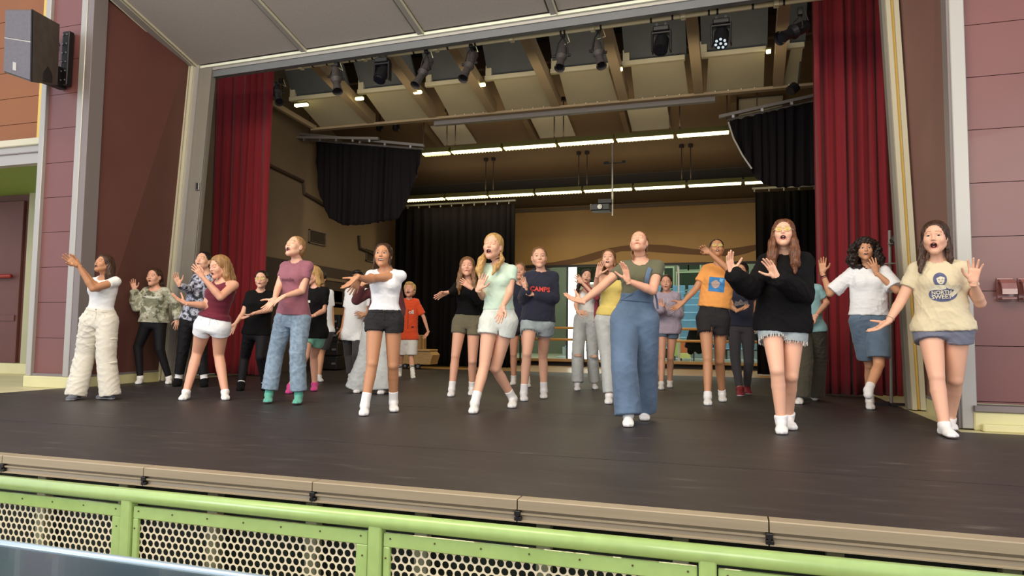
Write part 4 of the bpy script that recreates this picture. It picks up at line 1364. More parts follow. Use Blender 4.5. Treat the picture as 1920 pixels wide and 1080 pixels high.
def loft(F_, P, e=0., s0=-.070, s1=.505, k=.02, wide=1., flare=0., cutlo=False, cuthi=False, boxy=0.):
    """torso from pelvis to neck; P is the pose. e = cloth offset, flare widens the hem"""
    sc = P['s']; pel, nk = P['pel'], P['neck']
    ax = nk - pel; L = np.linalg.norm(ax); up = ax / L
    lo = np.minimum(pel, nk) - .30 * sc; hi = np.maximum(pel, nk) + .30 * sc
    sl, g = F_.sub(lo, hi)
    X, Y, Z = [g[i] - f32(pel[i]) for i in range(3)]
    sv = (X * f32(up[0]) + Y * f32(up[1]) + Z * f32(up[2])) / f32(L) * f32(.5)     # 0..0.5 canonical
    st = np.array(ST)
    svf = np.clip(sv, s0, s1)
    S = st[:, 0]
    bulk = P.get('bulk', 1.)
    a = np.interp(svf, S, st[:, 1]) * sc * wide * bulk + e + flare * np.clip((.2 - svf) / .3, 0, 1.3)
    b = np.interp(svf, S, st[:, 2]) * sc * (1 + (bulk - 1) * 1.3) + e + flare * np.clip((.2 - svf) / .3, 0, 1.3)
    if boxy:
        low = np.clip((.36 - svf) / .08, 0, 1) * boxy
        a = a + (np.maximum(a, .150 * sc * wide * bulk + e) - a) * low
        b = b + (np.maximum(b, .104 * sc + e) - b) * low
    oy = np.interp(svf, S, st[:, 4]) * sc
    # twist between hips and chest
    tw = np.clip(svf / .42, 0, 1)
    hl, hf, cl, cf = P['hip'].l, P['hip'].f, P['chest'].l, P['chest'].f

    def orth(v): return nrmz(v - up * (v @ up))
    hl = orth(hl); cl = orth(cl); hf = np.cross(up, hl); cf = np.cross(up, cl)
    if hf @ P['hip'].f < 0: hf = -hf
    if cf @ P['chest'].f < 0: cf = -cf
    lx = sum((hl[i] * (1 - tw) + cl[i] * tw) * g_ for i, g_ in enumerate((X, Y, Z)))
    ly = sum((hf[i] * (1 - tw) + cf[i] * tw) * g_ for i, g_ in enumerate((X, Y, Z))) - oy
    k0 = np.sqrt((lx / a) ** 2 + (ly / b) ** 2); k1 = np.sqrt((lx / a ** 2) ** 2 + (ly / b ** 2) ** 2) + 1e-5
    d = k0 * (k0 - 1) / k1
    m = L / .5
    for cut_, ov in ((cutlo, (s0 - sv) * m), (cuthi, (sv - s1) * m)):
        if cut_: d = np.maximum(d, ov)
        else: d = np.where(ov > 0, np.sqrt(np.maximum(d, 0) ** 2 + ov ** 2), d)
    F_.put(sl, d.astype(f32), k)
    return F_


def make_hand(P, W, d, n, side, curl, spread, k, mt_unused=None):
    """one hand as a fine mesh: palm, four unequal bent fingers, thumb from the palm's side.
    W wrist, d direction, n palm normal, side: unit vector towards the thumb"""
    h = .0046 * k
    lo, hi = np.array([-.075, -.03, -.05]) * k, np.array([.085, .215, .09]) * k
    F_ = Field(lo, hi, h)
    c3 = lambda *a: np.array(a, float) * k
    F_.cone(c3(0, -.03, 0), c3(0, .015, 0), .0235 * k, .023 * k, .008 * k, flat=.78, flatdir=(0, 0, 1))
    for x0, x1, r in ((.020, .026, .0135), (.006, .009, .0140), (-.009, -.009, .0135), (-.020, -.025, .012)):
        F_.cone(c3(x0 * .7, .012, 0), c3(x1, .083, 0), r * k, r * .92 * k, .012 * k, flat=.9, flatdir=(0, 0, 1))
    F_.cone(c3(.018, .015, .008), c3(.026, .045, .012), .015 * k, .012 * k, .012 * k)
    fing = ((.0275, .084, .068, .0086, 9), (.0095, .089, .077, .0090, 2), (-.009, .086, .071, .0086, -4), (-.0255, .078, .055, .0076, -12))
    for i, (x, y, L, r, ang) in enumerate(fing):
        p = c3(x, y, 0); a = math.radians(ang * spread); b = 0.
        cu = curl * (1 + .12 * (i - 1))
        rr = r * k
        for seg, fr in enumerate((.46, .30, .24)):
            b += cu * (1.0, 1.1, .7)[seg]
            dr = np.array([math.sin(a) * math.cos(b), math.cos(a) * math.cos(b), math.sin(b)])
            q = p + dr * L * fr * k
            F_.cone(p, q, rr, rr * .92, .002 * k); p = q; rr *= .92
    p = c3(.026, .028, .008); a = math.radians(48); b = .35 + .3 * curl
    for L, r in ((.040, .0115), (.030, .0098), (.024, .0086)):
        dr = np.array([math.sin(a) * math.cos(b), math.cos(a) * math.cos(b), math.sin(b)])
        q = p + dr * L * k; F_.cone(p, q, r * k, r * .9 * k, .004 * k); p = q; a -= .25 + .4 * curl; b += .1 + .25 * curl
    V, Fc = F_.mesh()
    V = W + V[:, :1] * side + V[:, 1:2] * d + V[:, 2:] * n
    if np.cross(side, d) @ n < 0: Fc = Fc[:, ::-1]
    return V, Fc


def make_head(P):
    hs = P['hs']; H = P['hd']; C = P['head']; mo = P['mouth']
    h = .0048
    F_ = Field([-.105, -.135, -.19], [.105, .135, .135], h)
    I3 = np.eye(3)
    op = mo if mo > 0 else 0
    jd = -.012 * op
    F_.ell((0, -.012, .032), I3, (.076, .093, .082), 0)
    F_.ell((0, .020, -.026 + jd * .4), I3, (.061, .062, .074 - jd * .6), .03)
    F_.cone((-.048, .0, -.052), (0, .056, -.090 + jd), .021, .018, .03); F_.cone((.048, .0, -.052), (0, .056, -.090 + jd), .021, .018, .03)
    F_.ell((0, .062, -.094 + jd), I3, (.020, .016, .014), .022)
    for sx in (-1, 1):
        F_.ell((sx * .036, .054, -.024 + (.005 if mo < 0 else 0)), I3, (.026, .024, .026), .024)
        F_.ell((sx * .031, .096, .006), I3, (.019, .0155, .012), .014, 's')
        F_.ell((sx * .077, -.008, -.008), [(1, .3 * sx, 0), (-.3 * sx, 1, 0), (0, 0, 1)], (.007, .018, .029), .006)
        F_.ell((sx * .086, -.004, -.004), I3, (.006, .009, .016), .003, 's')
        F_.ell((sx * .0095, .087, -.0265), I3, (.0075, .009, .0065), .006)
    F_.cone((-.034, .070, .026), (0, .078, .022), .009, .009, .014); F_.cone((.034, .070, .026), (0, .078, .022), .009, .009, .014)
    F_.cone((0, .078, .012), (0, .0945, -.0215), .0065, .0085, .012)
    # mouth
    mz = -.058 + jd * .3
    F_.ell((0, .076, mz), I3, (.025, .014, .016 + .010 * op), .014)
    sm = P.get('smile', 0)
    mw, mh = (.017 + .006 * min(mo, 1), .005 + .0150 * mo) if not sm else (.024, .0105)
    if mo > 0:
        F_.ell((0, .100, mz - .005 * mo), I3, (mw, .034, mh), .003, 's')
        if sm:
            for sx in (-1, 1): F_.ell((sx * .017, .096, mz + .003), I3, (.011, .03, .007), .003, 's')
    elif mo < 0:
        F_.ell((0, .100, mz), I3, (.023, .022, .0060), .003, 's')
    else:
        F_.ell((0, .098, mz), I3, (.020, .014, .0018), .003, 's')
    # neck towards the world neck base, in head coordinates
    nb = np.array([(P['neck'] - C) @ H.l, (P['neck'] - C) @ H.f, (P['neck'] - C) @ H.u]) / hs
    F_.cone((0, -.022, -.055), nb, .047 * P['nr'], .050 * P['nr'], .018)
    V, Fc = F_.mesh()
    # drop the underside cap below the jaw so that the body neck carries on
    tint = np.zeros((len(V), 4)); tint[:, 3] = 1
    x, y, z = V.T
    lw, lh = ((mw, mh) if mo > 0 else (.017, .004)) if mo >= 0 else (.023, .006)
    mc = mz - .005 * max(mo, 0)
    e = np.sqrt((x / (lw + .0065)) ** 2 + ((z - mc) / (lh + .0065)) ** 2)
    tint[:, 0] = np.clip((1.08 - e) / .2, 0, 1) * (y > .05) * .6
    inner = np.sqrt((x / lw) ** 2 + ((z - mc) / lh) ** 2)
    if mo > 0: tint[:, 1] = np.clip((1.04 - inner) / .16, 0, 1) * (y > .03) * (y < .086)
    if mo < 0: tint[:, 1] = np.clip((1.0 - inner) / .2, 0, 1) * (y > .03) * .7
    for sx in (-1, 1):   # brows
        bx_ = np.clip((sx * x - .014) / .034, 0, 1)
        bz = .0275 + .006 * np.sin(bx_ * 2.4) - .004 * bx_ + P.get('brow', 0) * .006 * (1 - bx_)
        on = (sx * x > .012) & (sx * x < .05) & (y > .03)
        tint[:, 2] = np.maximum(tint[:, 2], np.clip(1.4 - np.abs(z - bz) / .0028, 0, 1) * on * P.get('browk', .75))
    Vw = C + hs * (V[:, :1] * H.l + V[:, 1:2] * H.f + V[:, 2:] * H.u)
    if np.cross(H.l, H.f) @ H.u < 0: Fc = Fc[:, ::-1]
    return Vw, Fc, tint


FAST = False
GR = dict(front=.0085, mid=.0105, back=.012)


def solve_pose(q):
    """turn picture measurements plus real bone lengths into 3-D joints"""
    P = dict(q); sc = P['s'] = q['H'] / 1.65
    ank = []; toes = []
    for leg in q['legs']:
        k_, a_, t_ = leg[:3]
        az = (leg[3] if len(leg) > 3 else 0.) + .082 * sc
        A = atz(a_[0], a_[1], az)
        ank.append([A, az])
    # keep both feet within a plausible stride in depth
    fy = np.array([CF[0], CF[1], 0]); fy /= np.linalg.norm(fy)
    dep = [float((A - CO) @ fy) for A, _ in ank]
    if 'D' in q: dm = q['D']
    else: dm = sum(dep) / 2
    mx = q.get('stride', .22) * sc
    for i in (0, 1):
        dd_ = min(max(dep[i], dm - mx), dm + mx)
        d = ray(*q['legs'][i][1]); A = CO + d * (dd_ / (d @ fy)); lift = q['legs'][i][3] if len(q['legs'][i]) > 3 else 0
        A[2] = .082 * sc + lift
        ank[i] = A
    P['D'] = dm

    def at_depth(px, dpt):
        d = ray(*px); return CO + d * (dpt / (d @ fy))
    P['at_depth'] = at_depth
    pel = at_depth(q['pel'], dm - q.get('pf', 0) * .1)
    nk = at_depth(q['neck'], dm - q.get('nf', 0) * .1)
    P['pel'], P['neck'] = pel, nk
    P['hip'] = Frame(pel, q.get('hyaw', q.get('yaw', 0)), 0, q.get('hroll', 0))
    P['chest'] = Frame(nk, q.get('yaw', 0), 0, q.get('roll', 0))
    bk = q.get('bulk', 1.)
    hw_ = .085 * sc * (bk * .6 + .4)
    P['hips'] = [P['hip'].w(pel, -hw_, 0, 0), P['hip'].w(pel, hw_, 0, 0)]   # [picture-left, picture-right] when facing us
    sw_ = q.get('sw', .143) * sc * (bk * .4 + .6)
    dn = -.062 * sc
    P['sho'] = [P['chest'].w(nk, -sw_, 0, dn), P['chest'].w(nk, sw_, 0, dn)]
    Lt, Ls = .40 * sc, .385 * sc
    P['knees'] = []
    for i in (0, 1):
        hp, an = P['hips'][i], ank[i]
        best = None
        for off in np.linspace(-.45, .35, 81):
            kk = at_depth(q['legs'][i][0], dm + off)
            c = (np.linalg.norm(kk - hp) - Lt) ** 2 + (np.linalg.norm(kk - an) - Ls) ** 2
            fw = (kk - (hp + an) / 2) @ (-fy)
            c += .003 * max(-fw, 0) + .004 * max(fw - .16, 0)
            if best is None or c < best[0]: best = (c, kk)
        P['knees'].append(best[1])
    P['ank'] = ank
    P['toes'] = []
    for i in (0, 1):
        t = q['legs'][i][2]
        T = atz(t[0], t[1], .028 * sc)
        v = T - ank[i]; v[2] = 0
        up_ = q['legs'][i][4] if len(q['legs'][i]) > 4 else 0
        v = nrmz(v); 
        P['toes'].append(nrmz(v + [0, 0, up_]))
    La, Lf, Lh = .275 * sc, .24 * sc, .17 * sc

    def reach(p, px, L, sgn, soft=1.):
        """point on the pixel's ray at distance L from p: sgn +1 nearer to us, -1 farther"""
        d = ray(*px); d = d / np.linalg.norm(d)
        v = p - CO; b = v @ d; c = v @ v - L * L; disc = b * b - c
        t = b if disc < 0 else b - (sgn if sgn else soft) * math.sqrt(disc)
        x = CO + d * t
        if disc < 0: x = p + nrmz(x - p) * min(np.linalg.norm(x - p), L * 1.28)
        return x
    P['elb'], P['wri'], P['tip'] = [], [], []
    for i in (0, 1):
        (e, se), (wr, sw2), (tp, st_) = q['arms'][i][:3]
        E_ = reach(P['sho'][i], e, La, se, .5); P['elb'].append(E_)
        op_ = q['arms'][i][4] if len(q['arms'][i]) > 4 else {}
        if 'ef' in op_: E_ = P['elb'][-1] = at_depth(e, dm - op_['ef'])
        W_ = reach(E_, wr, Lf, sw2, .8) if 'wf' not in op_ else at_depth(wr, dm - op_['wf']); P['wri'].append(W_)
        T_ = reach(W_, tp, Lh, st_, 0.); P['tip'].append(T_)
    P['head'] = at_depth(q['head'][:2], dm - q.get('hf', .4) * .1)
    P['hd'] = Frame(P['head'], q['head'][3], q['head'][4], q['head'][5] if len(q['head']) > 5 else 0)
    P['hs'] = 1.06 * q['head'][2] * np.linalg.norm((P['head'] - CO) @ CF) / FPX / .248
    P['mouth'] = q.get('mouth', 0.)
    P['nr'] = q.get('nr', 1.) * (sc * 1.0)/ P['hs'] * 1.03
    return P


def body_fields(P, h):
    sc = P['s']; bk = P.get('bulk', 1.)
    pts = [P['pel'], P['neck'], *P['sho'], *P['elb'], *P['wri'], *P['knees'], *P['ank'], *P['hips']]
    pts += [P['ank'][i] + P['toes'][i] * .2 * sc for i in (0, 1)]
    lo = np.min(pts, 0) - .17 * sc; hi = np.max(pts, 0) + .13 * sc
    lo[2] = -.02
    F_ = Field(lo, hi, h)
    loft(F_, P)
    ch, hp = P['chest'], P['hip']
    up = nrmz(P['neck'] - P['pel'])
    c0 = P['pel'] + (P['neck'] - P['pel']) * .70
    if P.get('bust', 1):
        for sx in (-1, 1): F_.ell(c0 + ch.l * sx * .066 * sc + ch.f * .072 * sc, np.eye(3), (.055 * sc,) * 3, .04)
    for sx in (-1, 1):
        F_.ell(P['pel'] + hp.l * sx * .075 * sc - hp.f * .045 * sc + up * .0, np.eye(3), (.088 * sc * bk,) * 3, .04)
    for i in (0, 1):
        F_.cone(P['neck'] + up * -.035 * sc, P['sho'][i], .046 * sc, .043 * sc * (bk * .5 + .5), .03 * sc)
        limb(F_, P, i, 0, 0, 2, 0)
    two_legs(F_, P, 0., 2., 0.)
    F_.cone(P['neck'] - up * .02 * sc, P['neck'] + (P['head'] - P['neck']) * .45, .052 * sc, .048 * sc * 1., .03 * sc)
    return F_


def limb(F_, P, i, e, t0, t1, k0=0, rmul=1., cut=True, hem=0.):
    """arm with offset e from t0..t1 (1 = elbow, 2 = wrist)"""
    sc = P['s']; bk = (P.get('bulk', 1.) - 1) * .9 + 1
    S, E_, W = P['sho'][i], P['elb'][i], P['wri'][i]
    R = [.044 * sc * bk, .0375 * sc * bk, .0345 * sc * bk * .98, .0235 * sc]
    R = [R[0] * rmul + e * .6] + [r * rmul + e for r in R[1:]]
    te = min(t1, 1.)
    b = S + (E_ - S) * te; rb = R[0] + (R[1] - R[0]) * te
    F_.cone(S, b, R[0], rb + (hem if t1 <= 1 else 0), .03 * sc, cut=(cut and t1 <= 1))
    if t1 > 1:
        tf = min(t1 - 1, 1)
        c = E_ + (W - E_) * tf
        m = E_ + (W - E_) * .28
        if tf > .3:
            F_.cone(E_, m, R[1] * .96, R[2] * 1.06, .005 * sc)
            F_.cone(m, c, R[2] * 1.06, R[2] * 1.06 + (R[3] - R[2] * 1.06) * (tf - .28) / .72 + hem, .005 * sc, cut=(cut and e > 0))
        else: F_.cone(E_, c, R[1], R[2], .015 * sc, cut=(cut and e > 0))


def leg(F_, P, i, e, t1, hem, rt=None, rk=None, ra=None, foot=True, k=.03):
    """leg from hip to t1 (1 = knee, 2 = ankle). rt/rk/ra override thigh, knee, ankle radii (garments)"""
    sc = P['s']; bk = P.get('bulk', 1.)
    Hp, K_, A = P['hips'][i], P['knees'][i], P['ank'][i]
    Rt = (rt or .087 * bk) * sc + e; Rk = (rk or .054 * (bk * .6 + .4)) * sc + e; Ra = (ra or .036 * (bk * .5 + .5)) * sc + e
    te = min(t1, 1.)
    b = Hp + (K_ - Hp) * te
    F_.cone(Hp, b, Rt, Rt + (Rk - Rt) * te + (hem if t1 <= 1 else 0), k * sc, cut=(e > 0 or rt is not None) and t1 <= 1)
    if t1 > 1:
        tf = t1 - 1
        m = K_ + (A - K_) * min(.30, tf)
        c = K_ + (A - K_) * min(tf, 1.14)
        fwd = P['toes'][i] * [1, 1, 0]
        if rk is None:
            m = m - nrmz(fwd) * .012 * sc
            F_.cone(K_, m, Rk * .93, Rk * .98, .008 * sc)
            F_.cone(m, c, Rk * .98, Ra, .006 * sc, cut=(e > 0 and t1 < 2))
            F_.ell(K_ + nrmz(fwd) * .014 * sc, np.eye(3), (Rk * .80,) * 3, .012 * sc)
        else:
            F_.cone(K_, c, Rk, Rk + (Ra - Rk) * tf + hem, .006 * sc, cut=True)
        if foot and e == 0 and t1 >= 2: foot_sdf(F_, P, i, 0)


def two_legs(F_, P, *a, **k):
    """both legs blend into the pelvis but meet each other in a crease"""
    d0 = F_.d.copy()
    leg(F_, P, 0, *a, **k)
    d1 = F_.d; F_.d = d0
    leg(F_, P, 1, *a, **k)
    F_.d = np.minimum(d1, F_.d)


def foot_sdf(F_, P, i, e, top=0.):
    sc = P['s']; A = P['ank'][i]; T = P['toes'][i]
    t = nrmz(T); sd = nrmz(np.cross(t, [0, 0, 1.]))
    upv = np.cross(sd, t); 
    if upv[2] < 0: upv = -upv
    g = lambda f_, s_, u_: A + (t * f_ + sd * s_ + upv * u_) * sc
    lowz = -.047
    F_.cone(g(0, 0, .0), g(-.028, 0, lowz), .036 * sc + e, .032 * sc + e, .02 * sc)
    F_.cone(g(-.028, 0, lowz), g(.11, 0, lowz - .006), .031 * sc + e, .026 * sc + e, .02 * sc)
    F_.cone(g(.005, 0, -.005), g(.10, .004, -.048), .034 * sc + e, .024 * sc + e, .02 * sc)
    for s_ in (-.022, 0, .022):
        F_.cone(g(.09, s_, -.052), g(.162 - abs(s_) * .4 - (s_ < 0) * .01, s_ * 1.05, -.060), .021 * sc + e, .0165 * sc + e, .012 * sc)


def put_mesh(name, V, F, m, parent, tint=None, sm=True):
    o = link_mesh(name, V, F.astype(np.int32), m, parent, smooth=sm)
    if tint is not None:
        at = o.data.color_attributes.new('tint', 'FLOAT_COLOR', 'POINT')
        at.data.foreach_set('color', tint.astype(np.float32).ravel())
    return o


def person(q):
    P = solve_pose(q); sc = P['s']
    base = (P['ank'][0] + P['ank'][1]) / 2; base[2] = 0
    root = empty('person', base); tag(root, q['label'], 'person', q.get('group'))
    lod = q.get('lod', 'mid'); h = GR[lod]
    smat = skin_mat(*q['skin'])
    # ---- body skin
    F_ = body_fields(P, h)
    nm = P['neck'] + (P['head'] - P['neck']) * .38
    V, Fc = F_.mesh(); V = relax(V, Fc, 1)
    tn = np.zeros((len(V), 4)); tn[:, 3] = 1
    parts = [(V, Fc, tn)]
    hv, hf_, ht = make_head(P)
    # head piece stops inside the neck
    nd = nrmz(P['head'] - P['neck'])
    keep = ((hv[hf_].mean(1) - (nm - nd * .015)) @ nd) > 0
    hf_ = hf_[keep]
    parts.append((relax(hv, hf_, 0), hf_, ht))
    for i in (0, 1):
        W, T_ = P['wri'][i], P['tip'][i]
        d = nrmz(T_ - W)
        pn = q['arms'][i][3]
        Ff = Frame(W, 0)
        n = Ff.l * pn[0] + np.array([0, 0, 1.]) * pn[1] + Ff.f * pn[2]
        n = nrmz(n - d * (n @ d))
        # figure's right hand is picture-left: thumb = d x n ; left hand: n x d
        side = nrmz(np.cross(d, n)) if i == 0 else nrmz(np.cross(n, d))
        opt = q['arms'][i][4] if len(q['arms'][i]) > 4 else {}
        v_, f_ = make_hand(P, W, d, n, side, opt.get('curl', .14), opt.get('spread', .9), sc * 1.04 * opt.get('k', 1.))
        t_ = np.zeros((len(v_), 4)); t_[:, 3] = 1
        parts.append((v_, f_, t_))
    n0 = 0; VV, FF, TT = [], [], []
    for v_, f_, t_ in parts:
        VV.append(v_); FF.append(f_ + n0); TT.append(t_); n0 += len(v_)
    body = put_mesh('body', np.concatenate(VV), np.concatenate(FF), smat, root, np.concatenate(TT))
    # ---- eyes, teeth
    H, C, hs = P['hd'], P['head'], P['hs']
    L_ = lambda x, y, z: C + hs * (H.l * x + H.f * y + H.u * z)
    lid = q.get('lid', .5)     # 0 closed .. 1 wide
    for sx in (-1, 1):
        e = L_(sx * .031, .0725, .006)
        vs, fs = ball_local(e, H, .0135 * hs, (1.15, .8, .75 if lid > .6 else .62))
        o = link_mesh('eye', vs, fs, [m_eyew, m_iris], body, smooth=True)
        gaze = H.f
        for p in o.data.polygons:
            c = np.array(p.center) + np.array(base_of(body)) - e
            c = c / (np.linalg.norm(c) + 1e-9)
            if c @ gaze > .76: p.material_index = 1
        # lid: a thin shell over the upper part
        vs, fs = ball_local(L_(sx * .031, .0722, .0066), H, .0152 * hs, (1.12, .82, .72), zmin=-.97 if lid < .15 else (.62 - 1.0 * (1 - lid)))
        link_mesh('eyelid', vs, fs, smat, body, smooth=True)
    mo = P['mouth']
    if mo > .2 or mo < 0:
        mz = -.058 - .012 * max(mo, 0) * .3
        tz = mz + (.0035 + (.0095 if not q.get('smile') else .004) * mo if mo > 0 else .0035)
        vs = []; nn = 9
        for i in range(nn):
            a = -1 + 2 * i / (nn - 1)
            x = (.015 + .004 * min(abs(mo), 1) + .005 * q.get('smile', 0)) * a; y = .0775 - .008 * a * a
            for (dy, dz) in ((0, 0), (0, -.006), (-.004, -.006), (-.004, 0)): vs.append(L_(x, y + dy, tz + dz - .001))
        fs = []
        for i in range(nn - 1):
            for k in range(4): fs.append((4 * i + k, 4 * i + (k + 1) % 4, 4 * i + 4 + (k + 1) % 4, 4 * i + 4 + k))
        link_mesh('teeth', np.array(vs), fs, m_teeth, body, smooth=True)
        if mo > .6:
            vs, fs = ball_local(L_(0, .060, mz - .014 * mo), H, .013 * hs, (1., 1.2, .5))
            link_mesh('tongue', vs, fs, m_tongue, body, smooth=True)
    # ---- hair
    hair(P, q, root)
    # ---- clothes
    for g in q['wear']:
        garment(P, q, g, root, h)
    for fn in q.get('extra', []): fn(P, root, L_, q)
    return P, root


def ball_local(c, H, r, sc_, n=12, m=8, zmin=None):
    vs = []
    lo = -math.pi / 2 if zmin is None else math.asin(max(-1, min(1, zmin)))
    for j in range(m + 1):
        a = lo + (math.pi / 2 - lo) * j / m
        for i in range(n):
            t = 2 * math.pi * i / n
            x, y, z = math.cos(a) * math.cos(t) * sc_[0], math.cos(a) * math.sin(t) * sc_[1], math.sin(a) * sc_[2]
            vs.append(c + r * (H.l * x + H.f * y + H.u * z))
    fs = []
    for j in range(m):
        for i in range(n):
            a, b = j * n + i, j * n + (i + 1) % n
            fs.append((a, b, b + n, a + n))
    return np.array(vs), np.array(fs)


HAIRC = {}


def hair_mat(name, c1, c2):
    return mat('hair_' + name, c1, .42, noise=(60, 1, (1, 1, .12)), col2=c2, bump=(90, .35, (1, 1, .08)), spec=.35)


def hair(P, q, root):
    st = q['hair']; H, C, hs = P['hd'], P['head'], P['hs']; sc = P['s']
    kind = st['kind']
    hm = hair_mat(*st['mat'])
    L_ = lambda x, y, z: C + hs * (H.l * x + H.f * y + H.u * z)
    h = .0058 if q.get('lod') != 'back' else .0075
    pts = [L_(x, y, z) for x in (-.12, .12) for y in (-.15, .12) for z in (-.13, .14)]
    locks = [[np.array(p) for p in lk] for lk in st.get('locks_w', [])]
    Lk = []
    for lk in st.get('locks', []):   # (points in head coords or body coords, radii)
        P3 = []
        for p in lk[0]:
            if len(p) == 3: P3.append(L_(*p))
            else: P3.append(P['chest'].w(P['neck'], p[0] * sc, p[1] * sc, p[2] * sc))
        Lk.append((P3, [r * sc for r in lk[1]]))
        pts += P3
    lo = np.min(pts, 0) - .07; hi = np.max(pts, 0) + .07
    F_ = Field(lo, hi, h)
    A = H.A
    big = st.get('big', 1.)
    tk = 1. if kind not in ('tied', 'bun') else .965
    F_.ell(L_(0, -.018, .036), A, (.083 * hs * big * tk, .099 * hs * big * tk, .088 * hs * big * tk), 0)
    if kind != 'bald':
        F_.ell(L_(0, -.045, -.015), A, (.074 * hs * big, .062 * hs * big, .075 * hs), .03)
    # face opening
    hl = st.get('line', .062) + (.020 if kind in ('tied', 'bun') else (.014 if kind == 'long' else .006))
    F_.ell(L_(0, .096, hl - .095), A, (.070 * hs, .088 * hs, .100 * hs), .016, 's')
    F_.ell(L_(0, .075, -.10), A, (.070 * hs, .085 * hs, .08 * hs), .01, 's')
    if kind in ('tied', 'boy', 'bun'):
        for sx in (-1, 1): F_.ell(L_(sx * .088, .010, -.030), A, (.032 * hs, .050 * hs, .042 * hs), .01, 's')
    if kind == 'bun':
        F_.ell(L_(0, -.105, .05), A, (.035 * hs, .03 * hs, .035 * hs), .015)
    if kind == 'topbun':
        F_.ell(L_(0, -.05, .125), A, (.035 * hs, .03 * hs, .028 * hs), .015)
    if kind == 'boy':
        F_.ell(L_(0, .045, .088), A, (.062 * hs, .045 * hs, .030 * hs), .02)
        for sx in (-1, 1): F_.ell(L_(sx * .072, .0, .035), A, (.016 * hs, .05 * hs, .05 * hs), .015)
    for P3, R in Lk:
        R = [max(r, .0105 * sc) for r in R]
        for a, b, ra, rb in zip(P3[:-1], P3[1:], R[:-1], R[1:]):
            F_.cone(a, b, ra, rb, .02 * sc)
    F_.cone(P['neck'] + P['chest'].f * .035 * sc, C - H.u * .03 * hs + H.f * .01 * hs, .062 * sc, .056 * sc, .008, 's')
    F_.cone(P['neck'] + P['chest'].f * .09 * sc, C - H.u * .07 * hs + H.f * .06 * hs, .05 * sc, .05 * sc, .008, 's')
    if kind == 'curly':
        r = np.random.RandomState(5)
        for _ in range(170):
            v = r.normal(0, 1, 3); v[2] = v[2] * 1.0; v = nrmz(v)
            if v[1] > .25 and v[2] < .55 and abs(v[0]) < .75: continue
            p = np.array([v[0] * .135, v[1] * .115 - .03, v[2] * .125 - .02 - .05 * (v[2] < 0)])
            F_.ell(L_(*p), np.eye(3), (r.uniform(.018, .032) * hs,) * 3, .008)
        F_.ell(L_(0, .105, hl - .110), A, (.062 * hs, .095 * hs, .098 * hs), .006, 's')
    V, Fc = F_.mesh(); V = relax(V, Fc, 2 if kind != 'curly' else 0)
    N = vnormals(V, Fc)
    dv = (V - C); lx, ly = dv @ H.l, dv @ H.f; lz = dv @ H.u
    if kind == 'curly':
        V = V + N * (.007 * np.sin(V @ [150, 30, 60]) * np.sin(V @ [-40, 120, 130]) + .004 * np.sin(V @ [20, 260, 240]))[:, None]
    else:
        az = np.arctan2(lx, -ly + .0)
        below = np.clip((-.02 - lz) / .08, 0, 1)
        strand = np.sin(az * 34 + 3 * np.sin(lz * 14)) * (1 - below) + below * np.sin(lx * 330 / hs + 2.5 * np.sin(lz * 16) + ly * 120)
        V = V + N * (.0028 * strand + .0018 * np.sin(az * 71 + lz * 9) + .0025 * st.get('wavy', 0) * np.sin(lz * 42 + lx * 60))[:, None]
    put_mesh('hair', V, Fc, hm, root)


